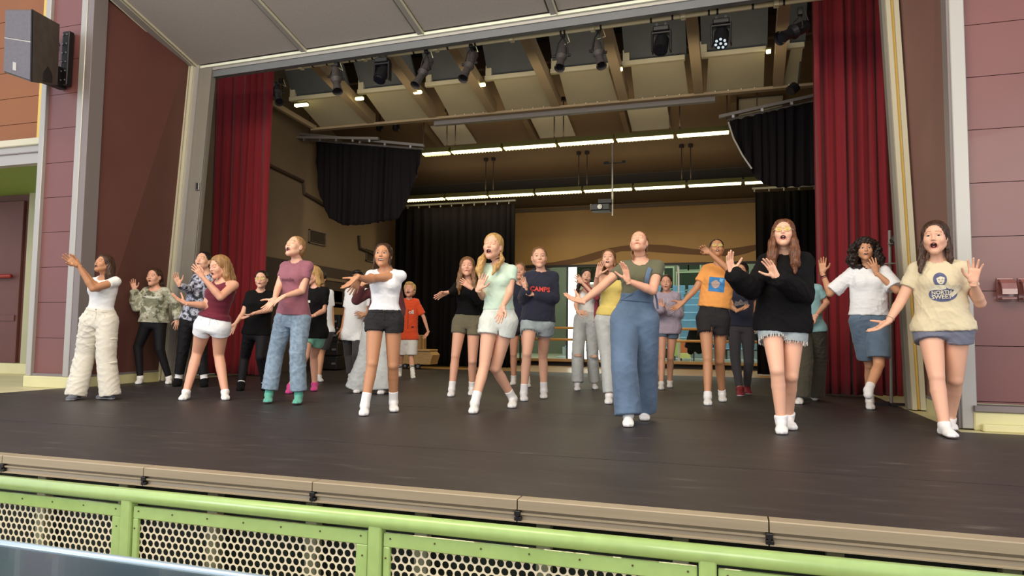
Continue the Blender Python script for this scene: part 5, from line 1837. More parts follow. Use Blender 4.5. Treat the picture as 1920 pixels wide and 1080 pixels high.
def garment(P, q, g, root, h):
    kind = g['kind']; sc = P['s']
    pts = [P['pel'], P['neck'], *P['sho'], *P['elb'], *P['wri'], *P['hips']]
    if kind in ('bottom', 'socks', 'shoes'): pts = [P['pel'] + [0, 0, .15], *P['knees'], *P['ank'], *P['hips']] + [P['ank'][i] + P['toes'][i] * .2 * sc for i in (0, 1)]
    if kind in ('socks', 'shoes'): pts = pts[-4:] + [a + [0, 0, .1] for a in P['ank']]
    lo = np.min(pts, 0) - .27 * sc; hi = np.max(pts, 0) + .22 * sc
    if kind in ('socks', 'shoes'):
        objs = []
        for i in (0, 1):
            A = P['ank'][i]; tall = g.get('tall', .05)
            lo = A - .2 * sc; hi = A + .25 * sc + [0, 0, tall]
            F_ = Field(lo, hi, .0075)
            e = g.get('e', .005)
            foot_sdf(F_, P, i, e)
            K_ = P['knees'][i]
            up = nrmz(K_ - A)
            F_.cone(A, A + up * tall, .038 * sc + e, .040 * sc + e + .0, .015, cut=True)
            if g.get('cuff'): F_.cone(A + up * (tall - .02), A + up * tall, .040 * sc + e + .006, .041 * sc + e + .006, .003, cut=True)
            F_.plane([0, 0, .002], [0, 0, -1]) if A[2] < .1 * sc + .02 else None
            V, Fc = F_.mesh(); V = relax(V, Fc, 1); N = vnormals(V, Fc)
            V = V + N * (folds(V, 3 + i, 1.6) * .0015)[:, None]
            V[:, 2] = np.maximum(V[:, 2], .0005)
            mm = g['mat']
            o = put_mesh(g['name'], V, Fc, mm, root)
            if g.get('label'): o['label'] = g['label']
            if g.get('sole'):
                o.data.materials.append(g['sole'])
                for p_ in o.data.polygons:
                    if p_.center[2] + root.location[2] < .018: p_.material_index = 1
            if g.get('bands'):
                for zz in g['bands']:
                    c = A + up * zz
                    b_ = Field(c - .09, c + .09, .006); b_.cone(c - up * .006, c + up * .006, .0445 * sc + e, .0445 * sc + e, 0)
                    b_.plane(c + up * .007, up); b_.plane(c - up * .007, -up)
                    v2, f2 = b_.mesh(); put_mesh('stripe', v2, f2, g['band_mat'], o)
            objs.append(o)
        return objs
    hh = h
    F_ = Field(lo, hi, hh)
    up = nrmz(P['neck'] - P['pel'])
    ch, hp = P['chest'], P['hip']
    e = g.get('e', .012)
    if kind == 'top':
        hem = g.get('hem', -.04)
        loft(F_, P, e=e, s0=hem, s1=g.get('top', .495), cutlo=True, cuthi=True, wide=g.get('wide', 1.), flare=g.get('flare', 0), k=.0, boxy=g.get('boxy', .8 if e >= .014 else (.35 if e > .01 else 0)))
        c0 = P['pel'] + (P['neck'] - P['pel']) * .70
        if P.get('bust', 1):
            for sx in (-1, 1): F_.ell(c0 + ch.l * sx * .066 * sc + ch.f * .072 * sc, np.eye(3), (.055 * sc + e * .9,) * 3, .05)
        under = [x for x in q['wear'] if x['kind'] == 'bottom']
        if hem < .09 and under:
            ub = under[0]; eu = ub.get('e', .012) + .012
            loft(F_, P, e=eu, s0=-.075, s1=.14, wide=ub.get('wide', 1.), k=.015)
            for sx in (-1, 1): F_.ell(P['pel'] + hp.l * sx * .075 * sc - hp.f * .045 * sc, np.eye(3), (.088 * sc * P.get('bulk', 1) + eu,) * 3, .03)
            if hem < .03:
                for i in (0, 1): leg(F_, P, i, eu, .45, .0, rt=ub.get('rt', .092) * (P.get('bulk', 1) if ub.get('t', 1) < 1.2 else 1), rk=ub.get('rk', .068), ra=.05, foot=False, k=.03)
            F_.plane(P['pel'] + up * hem / .5 * np.linalg.norm(P['neck'] - P['pel']), -up)
        sl_ = g.get('sleeve', .45)
        tank = g.get('tank', 0)
        for i in (0, 1):
            if tank:
                F_.cone(P['neck'] + ch.l * (-1, 1)[i] * .075 * sc - up * .03 * sc, P['neck'] + ch.l * (-1, 1)[i] * tank * sc - up * .055 * sc, .030 * sc + e * .5, .030 * sc + e * .5, .02)
            else:
                F_.cone(P['neck'] - up * .035 * sc, P['sho'][i], .045 * sc + e * .5, .043 * sc + e * .6, .03 * sc)
                if sl_ <= 1.9: limb(F_, P, i, g.get('es', e), 0, sl_, hem=g.get('shem', .004))
                else:
                    limb(F_, P, i, g.get('es', e), 0, 1.96, hem=g.get('shem', -.002))
                    if g.get('puff'):
                        W, E_ = P['wri'][i], P['elb'][i]
                        F_.cone(E_ + (W - E_) * .35, E_ + (W - E_) * .86, .045 * sc + e, .036 * sc + e * .8, .03)
        if g.get('hood'):
            F_.cone(P['neck'] + ch.l * -.075 * sc - ch.f * .03 * sc, P['neck'] - ch.f * .085 * sc + up * .02, .036 * sc, .05 * sc, .02)
            F_.cone(P['neck'] + ch.l * .075 * sc - ch.f * .03 * sc, P['neck'] - ch.f * .085 * sc + up * .02, .036 * sc, .05 * sc, .02)
            for sx in (-1, 1): F_.cone(P['neck'] + ch.l * sx * .075 * sc - ch.f * .03 * sc, P['neck'] + ch.f * .065 * sc - up * .06, .036 * sc, .02 * sc, .02)
        # hem cut again, then the neckline
        nw = g.get('neckw', .062); nlow = .004 + (nw - .06) * 2.2
        F_.cone(P['neck'] - up * nlow * sc + ch.f * .016 * sc, P['neck'] + (P['head'] - P['neck']) * .8 + ch.f * .02, nw * sc, nw * sc * 1.1, .006, 's')
        if g.get('vneck'):
            for sx in (-1, 0, 1): F_.cone(P['neck'] + ch.l * sx * .045 * sc + ch.f * .1 * sc, P['neck'] - up * g['vneck'] * sc + ch.f * .11 * sc, .03 * sc, .010 * sc, .004, 's')
    elif kind == 'bottom':
        t1 = g.get('t', .3); whi = g.get('waist', .13)
        ov = [x for x in q['wear'] if x['kind'] == 'top' and x.get('hem', -.04) < .09]
        if ov: whi = min(whi, ov[0].get('hem', -.04) + .04)
        rt, rk, ra = g.get('rt', .092), g.get('rk', .068), g.get('ra', .05)
        bk = P.get('bulk', 1.)
        loft(F_, P, e=e, s0=-.075, s1=whi, cuthi=True, k=0, wide=g.get('wide', 1.0))
        for sx in (-1, 1): F_.ell(P['pel'] + hp.l * sx * .075 * sc - hp.f * .045 * sc, np.eye(3), (.088 * sc * bk + e,) * 3, .03)
        rt = max(rt, .0925); rk = max(rk, .063)
        two_legs(F_, P, e * .8, t1, g.get('hem', .0), rt=rt * (bk if t1 < 1.2 else (bk + 1) / 2), rk=rk * (bk * .6 + .4), ra=ra, foot=False, k=.03 if rt < .095 else .02)
        if t1 < .45:
            cc = P['pel'] - up * .150 * sc
            F_.ell(cc, [hp.l, hp.f, up], (.007 * sc, .16 * sc, .085 * sc), .010, 's')
        pc = P['pel'] + up * whi / .5 * np.linalg.norm(P['neck'] - P['pel'])
        F_.plane(pc, up)
        F_.plane([0, 0, .004], [0, 0, -1])
    V, Fc = F_.mesh(); V = relax(V, Fc, 1); N = vnormals(V, Fc)
    amp = g.get('fold', .006)
    fd = folds(V, g.get('seed', 1) + len(q['label']), g.get('fs', .75), g.get('fst', (1, 1, 1)))
    V = V + N * (fd * amp)[:, None]
    if g.get('ripple'):
        N[:, 2] = 0
        V = V + N * (g['ripple'] * np.sin(V[:, 2] * 95 + 3 * np.sin(V[:, 0] * 9)))[:, None]
    o = put_mesh(g['name'], V, Fc, g['mat'], root)
    if g.get('label'): o['label'] = g['label']
    g['_obj'] = o
    q.setdefault('_g', {})[g['name']] = (o, V, Fc, N)
    # hems and waistband: separate rolled strips, seen as an edge line
    return o


# ---- accessories -------------------------------------------------
def glasses(P, root, L_, q):
    m = mat('pale_gold_glasses_frame', (206, 188, 140), .3, metal=.4); gl = mat('yellow_reflection_lens', (236, 214, 130), .1, spec=.8)
    mm = M()
    lens = M()
    for sx in (-1, 1):
        pts = [L_(sx * .031 + .0235 * math.cos(t), .094 - .006 * abs(math.cos(t)), .006 + .019 * math.sin(t)) for t in np.linspace(0, 2 * math.pi, 17)]
        mm.tube(pts, .0028 * P['hs'], 6, cap=False)
        lens.prism([p for p in pts[:-1]], -P['hd'].f * .001)
        mm.tube([L_(sx * .054, .088, .010), L_(sx * .076, .055, .008), L_(sx * .079, -.005, .004)], .0022 * P['hs'], 6)
    mm.tube([L_(-.008, .098, .010), L_(.008, .098, .010)], .0022 * P['hs'], 6)
    g = mm.build('glasses', m, root, smooth=True)
    lm = bpy.data.materials.get('glasses_lens')
    if lm is None:
        lm = bpy.data.materials.new('glasses_lens'); lm.use_nodes = True
        b = lm.node_tree.nodes['Principled BSDF']; b.inputs['Base Color'].default_value = (*lin((240, 220, 120)), 1); b.inputs['Alpha'].default_value = .28; b.inputs['Roughness'].default_value = .1  # yellow of a reflection is put into the lens colour
    lens.build('lenses', lm, g)


def band(which, m, name='bracelet', t=.04, r=.029):
    def fn(P, root, L_, q):
        W, E_ = P['wri'][which], P['elb'][which]
        d = nrmz(E_ - W); c = W + d * t
        sd = nrmz(np.cross(d, [.3, .4, 1.])); u2 = np.cross(d, sd)
        rr = r * P['s']
        pts = [c + rr * (math.cos(a) * sd + math.sin(a) * u2) for a in np.linspace(0, 2 * math.pi, 19)]
        M().tube(pts, .0045, 6, cap=False).build(name, m, root, smooth=True)
    return fn


def choker(P, root, L_, q):
    up = nrmz(P['head'] - P['neck']); c = P['neck'] + (P['head'] - P['neck']) * .34
    sd = nrmz(np.cross(up, P['chest'].f)); u2 = np.cross(up, sd); rr = .0505 * P['s']
    pts = [c + rr * (math.cos(a) * sd + math.sin(a) * u2) for a in np.linspace(0, 2 * math.pi, 25)]
    M().tube(pts, .005, 6, cap=False).build('choker', mat('black_ribbon', (40, 32, 34), .7), root, smooth=True)


def project(gname, q, pts2, P, frame='chest', lift=.004, zc_=None):
    """lay 2-D print points (x right on picture, y up; metres, origin chest centre) on the front of a garment"""
    o, V, Fc, N = q['_g'][gname]
    key = '_bvh' + gname
    if key not in q: q[key] = BVHTree.FromPolygons([tuple(v) for v in V], [tuple(f) for f in Fc])
    ch = P[frame]; up = nrmz(P['neck'] - P['pel'])
    l = nrmz(ch.l - up * (ch.l @ up)); f = nrmz(np.cross(up, l)); f = f if f @ ch.f > 0 else -f
    c = P['neck'] - up * (zc_ if zc_ is not None else .17) * np.linalg.norm(P['neck'] - P['pel']) / .5
    out = []
    for x, y in pts2:
        o_ = c + l * x + up * y + f * .21
        hit = q[key].ray_cast(Vector(o_), Vector(-f), .6)
        if hit[0] is None: out.append(c + l * x + up * y + f * .12)
        else: out.append(np.array(hit[0]) + f * lift)
    return out


def decal_poly(name, poly2, m, gname, q, P, parent, zc_=None, frame='chest', lift=.004, res=.012):
    """filled outline draped over cloth as a thin print"""
    src = [np.array(p, float) for p in poly2]; poly2 = []
    for i_ in range(len(src)):
        a_, b_ = src[i_], src[(i_ + 1) % len(src)]; n_ = max(1, int(np.linalg.norm(b_ - a_) / .012))
        poly2 += [a_ + (b_ - a_) * k_ / n_ for k_ in range(n_)]
    xs = [p[0] for p in poly2]; ys_ = [p[1] for p in poly2]
    c2 = np.array([(min(xs) + max(xs)) / 2, (min(ys_) + max(ys_)) / 2])
    # radial rings
    n = len(poly2); R_ = max(2, int(max(max(xs) - min(xs), max(ys_) - min(ys_)) / 2 / res))
    pts = [c2]
    for r in range(1, R_ + 1):
        for p in poly2: pts.append(c2 + (p - c2) * r / R_)
    W = project(gname, q, pts, P, frame, lift, zc_)
    fs = [(0, 1 + i, 1 + (i + 1) % n) for i in range(n)]
    for r in range(R_ - 1):
        for i in range(n):
            a = 1 + r * n + i; b = 1 + r * n + (i + 1) % n
            fs.append((a, a + n, b + n, b))
    return link_mesh(name, np.array(W), fs, m, parent)


def decal_text(body_, size, m, gname, q, P, parent, x0, y0, zc_=None, frame='chest', lift=.006, arc=0., bold=.0, ls=1., name='print_lettering'):
    cu = bpy.data.curves.new('txt', 'FONT'); cu.body = body_; cu.size = size; cu.align_x = 'CENTER'; cu.offset = bold; cu.space_character = ls
    cu.resolution_u = 3
    o = bpy.data.objects.new('txt', cu); COL.objects.link(o)
    dg = bpy.context.evaluated_depsgraph_get(); me = bpy.data.meshes.new_from_object(o.evaluated_get(dg))
    v = [(p.co.x + x0, p.co.y + y0 - arc * p.co.x ** 2) for p in me.vertices]
    fs = [tuple(p.vertices) for p in me.polygons]
    bpy.data.objects.remove(o); bpy.data.curves.remove(cu)
    W = project(gname, q, v, P, frame, lift, zc_)
    r = link_mesh(name, np.array(W), fs, m, parent); bpy.data.meshes.remove(me)
    return r
# ------------------------------------------------------------------ materials for clothes
def cloth(name, col, **k):
    k.setdefault('rough', .9); k.setdefault('bump', (26, .35)); k.setdefault('sheen', .15)
    return mat('cloth_' + name, col, **k)


c_white = cloth('white', (232, 230, 224)); c_wht2 = cloth('bright_white', (240, 240, 240))
c_cream = cloth('cream_cargo', (222, 214, 196), noise=(5, .10)); c_black = cloth('black', (15, 13, 14), sheen=0., spec=.2); c_blackj = cloth('black_denim', (36, 33, 34), sheen=0., noise=(40, .25), bump=(200, .2))
c_legg = cloth('black_leggings', (20, 17, 20), rough=.7, sheen=0., spec=.25)
c_camo = cloth('camo', (150, 150, 122), noise=(9, 1), stops=('c', (0, (96, 96, 74)), (.42, (158, 156, 132)), (.52, (196, 192, 170)), (.62, (122, 124, 96))))
c_camo2 = cloth('grey_camo', (150, 150, 160), noise=(16, 1, (1, 1, 1)), stops=('c', (0, (46, 46, 50)), (.45, (150, 150, 166)), (.55, (196, 196, 206)), (.63, (70, 72, 74))))
c_burg = cloth('burgundy', (108, 26, 44)); c_burg2 = cloth('dark_burgundy', (84, 32, 36)); c_mauve = cloth('mauve', (150, 92, 104), noise=(12, .12))
c_denim = cloth('washed_denim', (142, 162, 180), noise=(26, .35), bump=(240, .2)); c_denim2 = cloth('blue_denim', (96, 118, 144), noise=(5, .35), bump=(240, .2))
c_palej = cloth('pale_denim', (196, 198, 194), noise=(8, .18), bump=(240, .15)); c_jshort = cloth('light_denim_shorts', (160, 170, 172), noise=(16, .2), bump=(240, .2))
c_dshort = cloth('blue_grey_denim', (98, 118, 138), noise=(10, .2), bump=(240, .2))
c_olive = cloth('olive', (96, 94, 70)); c_ols = cloth('olive_shorts', (110, 102, 78), noise=(10, .12)); c_mint = cloth('mint', (200, 222, 200)); c_minth = cloth('mint_shorts', (124, 186, 160))
c_stripe = cloth('pale_striped', (224, 228, 218), noise=(40, .1, (1, 1, .2))); c_navy = cloth('navy', (30, 32, 50)); c_orange = cloth('orange', (224, 78, 34)); c_tang = cloth('tangerine', (234, 158, 80))
c_lav = cloth('lavender', (178, 164, 180)); c_yel = cloth('yellow', (222, 198, 108)); c_red = cloth('red_jacket', (132, 48, 56)); c_lblue = cloth('light_blue', (150, 196, 200))
c_dgreen = cloth('dark_olive_cargo', (72, 68, 54), noise=(6, .2)); c_grey = cloth('grey_blue_shorts', (112, 114, 130)); c_sand = cloth('sand_tee', (214, 199, 164)); c_dkgrey = cloth('charcoal_trousers', (62, 58, 60))
c_teal = cloth('teal_sock', (92, 170, 148)); c_pink = cloth('pink_sock', (226, 74, 146)); c_sock = cloth('white_sock', (236, 232, 228), bump=(120, .25)); c_sole = cloth('sock_sole', (60, 54, 56))
c_print = mat('print_navy_grey', (92, 96, 130), .8, noise=(30, .25)); c_printl = mat('print_pale', (214, 204, 178), .8); c_printb = mat('print_blue', (62, 132, 190), .8, noise=(18, .2))
c_dkwhite = mat('print_white', (226, 222, 212), .8); c_redprint = mat('print_red', (206, 72, 62), .8)
m_shoe = mat('grey_sneaker', (96, 98, 106), .6); m_redshoe = mat('red_sneaker', (130, 36, 44), .6); m_soleW = mat('white_sole', (206, 200, 194), .6); m_brass = mat('metal_button', (170, 160, 140), .3, metal=.8)

SK = dict(fair=('fair', (228, 174, 144)), warm=('warm', (208, 152, 114)), tan=('tan', (192, 136, 98)), pink=('pink', (224, 166, 136)))
HB = dict(brown=('brown', (78, 52, 36), (44, 28, 20)), dark=('dark', (44, 32, 26), (20, 14, 12)), blond=('blond', (206, 166, 104), (158, 116, 66)), strawb=('strawberry', (176, 134, 86), (136, 98, 60)),
          lbrown=('light_brown', (138, 100, 64), (92, 62, 38)), curly=('curly', (46, 32, 26), (22, 15, 12)), auburn=('auburn', (120, 74, 46), (78, 46, 30)))


def top(name, m, **k): return dict(kind='top', name=name, mat=m, **k)
def bot(name, m, **k): return dict(kind='bottom', name=name, mat=m, **k)
def socks(m=None, tall=.05, **k): return dict(kind='socks', name='sock', mat=m or c_sock, tall=tall, **k)


def LK(side, pts, rs): return ([(side * p[0], *p[1:]) for p in pts], rs)


def long_front(s=1., L=.25, w=.03, back=.0):
    """locks falling from the temples over the shoulders; last points are in chest coordinates (tuple of 3 relative to head)"""
    o = []
    for sd in (-1, 1):
        o.append(([(sd * .066, .0, -.01), (sd * .074, .012, -.08), (sd * .082, .022, -.08 - L * .35), (sd * .088, .040, -.08 - L * .7), (sd * .085, .035, -.08 - L)], [w * .8, w, w * 1.1, w * .95, w * .35]))
    o.append(([(0, -.07, 0), (0, -.09, -.1), (0, -.10, -.10 - L * .5), (0, -.10, -.08 - L * .9)], [.06, .062, .06, .03]))
    return o


def flap(side, z0=.52, leg_=0, out=.02):
    """cargo pocket with flap on the outer thigh"""
    def fn(P, root, L_, q):
        pass
    return fn


def box_on(P, root, p, f, l, u, a, b, c, m, name):
    vs = [p + l * x * a + u * z * b + f * y * c for z in (-1, 1) for y in (0, 1) for x in (-1, 1)]
    return M().add(vs, [(0, 2, 3, 1), (4, 5, 7, 6), (0, 1, 5, 4), (1, 3, 7, 5), (3, 2, 6, 7), (2, 0, 4, 6)]).build(name, m, root)


def cargo(m, zs=((.55, 0), (1.25, 0)), w=.05):
    def fn(P, root, L_, q):
        sc = P['s']
        for i in (0, 1):
            for z, _ in zs:
                a, b = (P['hips'][i], P['knees'][i]) if z < 1 else (P['knees'][i], P['ank'][i])
                t = z if z < 1 else z - 1
                c = a + (b - a) * t; ax = nrmz(a - b)
                out = P['hip'].l * (-1, 1)[i]; out = nrmz(out - ax * (out @ ax) + P['hip'].f * .35)
                sd = nrmz(np.cross(ax, out))
                r = (.098 if z < 1 else .095) * sc
                p = c + out * (r - .012)
                F_ = Field(p - .12, p + .12, .009)
                F_.ell(p - ax * .05 * sc, [out, sd, ax], (.022 * sc, .055 * sc, .07 * sc), 0)
                F_.ell(p + ax * .018 * sc, [out, sd, ax], (.030 * sc, .060 * sc, .022 * sc), .004)
                V, Fc = F_.mesh(); V = relax(V, Fc, 1)
                put_mesh('cargo_pocket', V, Fc, m, root)
    return fn


def waistband(gname, m, waist, w, name='waistband'):
    """rolled waistband, fly seam and button on a pair of shorts or trousers; waist = height above the hip joints"""
    def fn(P, root, L_, q):
        o, V, Fc, N = q['_g'][gname]
        z0 = .5 - waist
        sc = P['s']
        p = project(gname, q, [(0, -.014)], P, 'hip', .004, z0)[0]
        M().ball(p, .008, 8, 5).build('button', m_brass, o)
        M().tube(project(gname, q, [(.008, -.03 - k * .012) for k in range(8)], P, 'hip', .001, z0), .0028, 5).build('fly_seam', m, o, smooth=True)
        wd = .11 * sc
        M().tube(project(gname, q, [(x, -.032) for x in np.linspace(-wd, wd, 15)], P, 'hip', .001, z0), .003, 5).build('waistband', m, o, smooth=True)
        for sx in (-1, 1):
            M().tube(project(gname, q, [(sx * (.055 + .045 * t), -.036 - .045 * t ** 2) for t in np.linspace(0, 1, 7)], P, 'hip', .001, z0), .0026, 5).build('pocket_seam', m, o, smooth=True)
    return fn


# ---- prints
def print_sand(P, root, L_, q):
    g = 't_shirt'; o = q['_g'][g][0]
    E_ = lambda cx, cy, a, b, n=22, t0=0, t1=2 * math.pi: [(cx + a * math.cos(t), cy + b * math.sin(t)) for t in np.linspace(t0, t1, n, endpoint=False)]
    decal_poly('printed_oval', E_(.01, -.085, .100, .062), c_print, g, q, P, o, lift=.003)
    decal_poly('printed_hair', E_(-.005, .035, .048, .056), c_print, g, q, P, o, lift=.0035)
    decal_poly('printed_face', [(-.030, .045), (-.024, .062), (0, .068), (.024, .062), (.029, .045), (.024, .012), (.012, -.006), (-.008, -.006), (-.024, .012)], c_printl, g, q, P, o, lift=.005)
    decal_poly('printed_arm', [(.03, -.03), (.05, -.045), (.13, .0), (.155, -.03), (.10, -.09), (.07, -.115), (.055, -.085), (.09, -.06), (.04, -.012)], c_printl, g, q, P, o, lift=.0052)
    decal_poly('printed_shoulders', [(-.085, -.055), (-.08, -.02), (-.04, -.008), (.03, -.014), (.036, -.045), (.0, -.052), (-.04, -.048)], c_printl, g, q, P, o, lift=.0054)
    for sx in (-1, 1): decal_poly('printed_eye', E_(sx * .012, .034, .006, .003, 8), c_print, g, q, P, o, lift=.007)
    decal_poly('printed_mouth', E_(.0, .010, .006, .003, 8), c_print, g, q, P, o, lift=.007)
    decal_poly('printed_fringe', [(-.03, .045), (-.028, .066), (.0, .074), (.028, .066), (.029, .048), (.012, .058), (-.008, .058)], c_print, g, q, P, o, lift=.0065)
    decal_text('NORTH', .040, c_printl, g, q, P, o, .0, -.085, lift=.009, bold=.0012)
    decal_text('SWEET', .046, c_printl, g, q, P, o, .0, -.122, lift=.009, bold=.0012)


def print_tang(P, root, L_, q):
    g = 't_shirt'; o = q['_g'][g][0]
    decal_poly('printed_square', [(-.085, -.12), (.09, -.12), (.09, .045), (-.085, .045)], c_printb, g, q, P, o, lift=.003)
    pts = [(-.01 + (.048 + .004 * math.sin(5 * t)) * math.cos(t), -.035 + (.045 + .004 * math.cos(4 * t)) * math.sin(t)) for t in np.linspace(0, 2 * math.pi, 26, endpoint=False)]
    decal_poly('printed_bloom', pts, mat('print_peach', (196, 170, 160), .8, noise=(60, .3)), g, q, P, o, lift=.006)
    decal_poly('printed_leaf', [(.03, .035), (.075, .03), (.06, -.01), (.03, .0)], mat('print_sky', (120, 180, 214), .8), g, q, P, o, lift=.006)


def print_text(g, s, size, m, y=0., x=0., arc=0., bold=.001, lift=.008):
    def fn(P, root, L_, q):
        decal_text(s, size, m, g, q, P, q['_g'][g][0], x, y, arc=arc, bold=bold, lift=lift)
    return fn


def print_camo(P, root, L_, q):
    g = 'sweatshirt'; o = q['_g'][g][0]
    decal_poly('printed_patch', [(-.11, -.09), (.02, -.13), (.10, -.06), (.09, .0), (-.10, .02)], mat('print_khaki', (140, 138, 112), .85), g, q, P, o, lift=.003)
    decal_poly('printed_chest_flash', [(-.13, .03), (-.05, .05), (.06, .035), (.14, .06), (.12, .02), (.03, .01), (-.06, .022)], mat('print_pale_grey', (206, 204, 186), .85), g, q, P, o, lift=.004)
    decal_poly('printed_swoosh', [(-.08, -.13), (-.02, -.12), (.02, -.09), (.0, -.15), (-.05, -.165)], mat('print_pale_grey', (206, 204, 186), .85), g, q, P, o, lift=.006)


def jersey(P, root, L_, q):
    g = 'jersey'; o = q['_g'][g][0]
    decal_text('oll', .085, c_dkwhite, g, q, P, o, .055, -.03, bold=.003, lift=.008)
    W = project(g, q, [(0, .05 - .02 * k) for k in range(18)], P, 'chest', .003)
    M().tube(W, .0035, 5).build('button_placket', mat('dark_piping', (120, 40, 24), .8), o, smooth=True)
    decal_poly('printed_badge', [(.06, -.27), (.10, -.27), (.10, -.245), (.06, -.25)], mat('print_dark', (40, 30, 34), .8), g, q, P, o, lift=.003)


def bib(P, root, L_, q):
    """denim bib and one fastened strap over the right-hand shoulder, draped on the olive tee"""
    g = 't_shirt'; o = q['_g']['overalls'][0]
    sc = P['s']

    def slab(pts, name, th=.006, lift=.006):
        n = len(pts)
        A_ = project(g, q, pts, P, 'chest', lift); B_ = project(g, q, pts, P, 'chest', lift + th)
        return A_, B_
    # grid bib
    def sheet(name, corner, nx, ny, lift=.007, th=.006):
        pts = []
        (x0, y0), (x1, y1), (x2, y2), (x3, y3) = corner
        for j in range(ny + 1):
            v = j / ny
            for i in range(nx + 1):
                u = i / nx
                pts.append(((x0 * (1 - u) + x1 * u) * (1 - v) + (x3 * (1 - u) + x2 * u) * v, (y0 * (1 - u) + y1 * u) * (1 - v) + (y3 * (1 - u) + y2 * u) * v))
        B_ = project(g, q, pts, P, 'chest', lift + th); A_ = project(g, q, pts, P, 'chest', lift - .004)
        n = len(pts); fs = []
        w_ = nx + 1
        for j in range(ny):
            for i in range(nx):
                a = j * w_ + i
                fs.append((a + n, a + 1 + n, a + 1 + w_ + n, a + w_ + n)); fs.append((a, a + w_, a + w_ + 1, a + 1))
        rim = [i for i in range(nx + 1)] + [j * w_ + nx for j in range(1, ny + 1)] + [ny * w_ + i for i in range(nx - 1, -1, -1)] + [j * w_ for j in range(ny - 1, 0, -1)]
        for k in range(len(rim)):
            a, b = rim[k], rim[(k + 1) % len(rim)]; fs.append((a, b, b + n, a + n))
        return link_mesh(name, np.array(A_ + B_), fs, c_denim2, o, smooth=True)
    sheet('bib', [(-.135, -.20), (.13, -.20), (.105, -.045), (-.03, -.145)], 14, 10)
    sheet('bib_hem', [(-.135, -.205), (-.03, -.15), (.105, -.05), (.10, -.035)], 12, 2, lift=.010)
    sheet('shoulder_strap', [(.060, -.07), (.100, -.055), (.115, .10), (.080, .115)], 4, 12, lift=.012)
    bp = project(g, q, [(.082, -.05)], P, 'chest', .02)[0]
    M().ball(bp, .011, 8, 6).build('strap_button', m_brass, o)


def hoodie_pocket(g):
    def fn(P, root, L_, q):
        pts = [(-.12, -.31), (-.12, -.24), (-.07, -.19), (.07, -.19), (.12, -.24), (.12, -.31)]
        W = project(g, q, pts, P, 'chest', .004)
        M().tube(W, .004, 5).build('pocket_seam', q['_g'][g][0].data.materials[0], q['_g'][g][0])
    return fn


def strings(g, m):
    def fn(P, root, L_, q):
        for sx in (-1, 1):
            W = project(g, q, [(sx * .03, .09 - k * .02) for k in range(9)], P, 'chest', .006)
            M().tube(W, .0035, 5).build('drawstring', m, q['_g'][g][0], smooth=True)
    return fn


def earrings(P, root, L_, q):
    for sx in (-1, 1): M().ball(L_(sx * .078, .0, -.045), .005, 8, 5).build('earring', m_silver, root)


def scrunchie(P, root, L_, q):
    m = mat('dark_red_hair_tie', (92, 30, 40), .7)
    for sx in (-1, 1):
        c = L_(sx * .066, -.03, -.062)
        M().ball(c, .022, 10, 6, (1, 1, .7)).build('hair_tie', m, root, smooth=True)


def open_jacket(P, root, L_, q):
    """red zip jacket slipping off: back and one hanging front panel"""
    sc = P['s']; ch = P['chest']; up = nrmz(P['neck'] - P['pel'])
    lo = P['pel'] - .25; hi = P['neck'] + .25
    F_ = Field(lo, hi, .011)
    for i in range(5):
        t = i / 4
        a = P['sho'][1] + ch.l * .0 - ch.f * .02 + ch.f * .06 * t
        F_.cone(a, P['pel'] + ch.l * (.17 - .03 * t) * sc + ch.f * (.02 + .09 * t) * sc - up * .03, .03 * sc, .034 * sc, .02)
    limb(F_, P, 1, .014, 0, 1.96, hem=0)
    F_.cone(P['neck'] - ch.f * .06 * sc, P['sho'][1], .03, .055 * sc, .02)
    V, Fc = F_.mesh(); V = relax(V, Fc, 1); N = vnormals(V, Fc)
    V = V + N * (folds(V, 8) * .01)[:, None]
    put_mesh('jacket', V, Fc, c_red, root)


def sleeve_only(i, m, name='sleeve'):
    def fn(P, root, L_, q):
        pts = np.array([P['sho'][i], P['elb'][i], P['wri'][i]])
        F_ = Field(pts.min(0) - .1, pts.max(0) + .1, .010)
        limb(F_, P, i, .014, 0, 1.95)
        V, Fc = F_.mesh(); N = vnormals(V, Fc); V = V + N * (folds(V, 3) * .008)[:, None]
        put_mesh(name, V, Fc, m, root)
    return fn


def ripped(P, root, L_, q):
    for i in (0, 1):
        K_ = P['knees'][i]; f = nrmz(P['toes'][i] * [1, 1, 0]); r = .085 * P['s']
        c = K_ + f * (r - .012) + [0, 0, -.01]
        M().ball(c + f * .004, .056, 12, 8, (1.1, .62, .5)).build('ripped_knee', skin_mat(*q['skin']), root, smooth=True)
        sd = nrmz(np.cross([0, 0, 1.], f))
        for k in range(5):
            z = -.018 + .009 * k
            M().tube([c - sd * .05 + f * .028 + [0, 0, z], c + f * .036 + [0, 0, z - .003], c + sd * .05 + f * .028 + [0, 0, z]], .002, 4).build('frayed_thread', c_palej, root)


def fray(g, m):
    def fn(P, root, L_, q):
        o, V, Fc, N = q['_g'][g]
        r = random.Random(2)
        mm = M()
        for i in (0, 1):
            a, b = P['hips'][i], P['knees'][i]; ax = nrmz(b - a)
            gt = [x for x in q['wear'] if x['name'] == g][0]
            c = a + (b - a) * gt['t']
            sd = nrmz(np.cross(ax, [0, 1, .2])); u2 = np.cross(ax, sd); R_ = (gt.get('rt', .092) + .0) * P['s'] * 1.0
            for k in range(46):
                t = 2 * math.pi * k / 46 + r.uniform(-.05, .05)
                p = c + R_ * (math.cos(t) * sd + math.sin(t) * u2)
                mm.tube([p - ax * .015, p + ax * r.uniform(.008, .028) + np.array([r.uniform(-.004, .004) for _ in range(3)])], .0022, 4)
        mm.build('frayed_hem', m, o)['kind'] = 'stuff'
    return fn


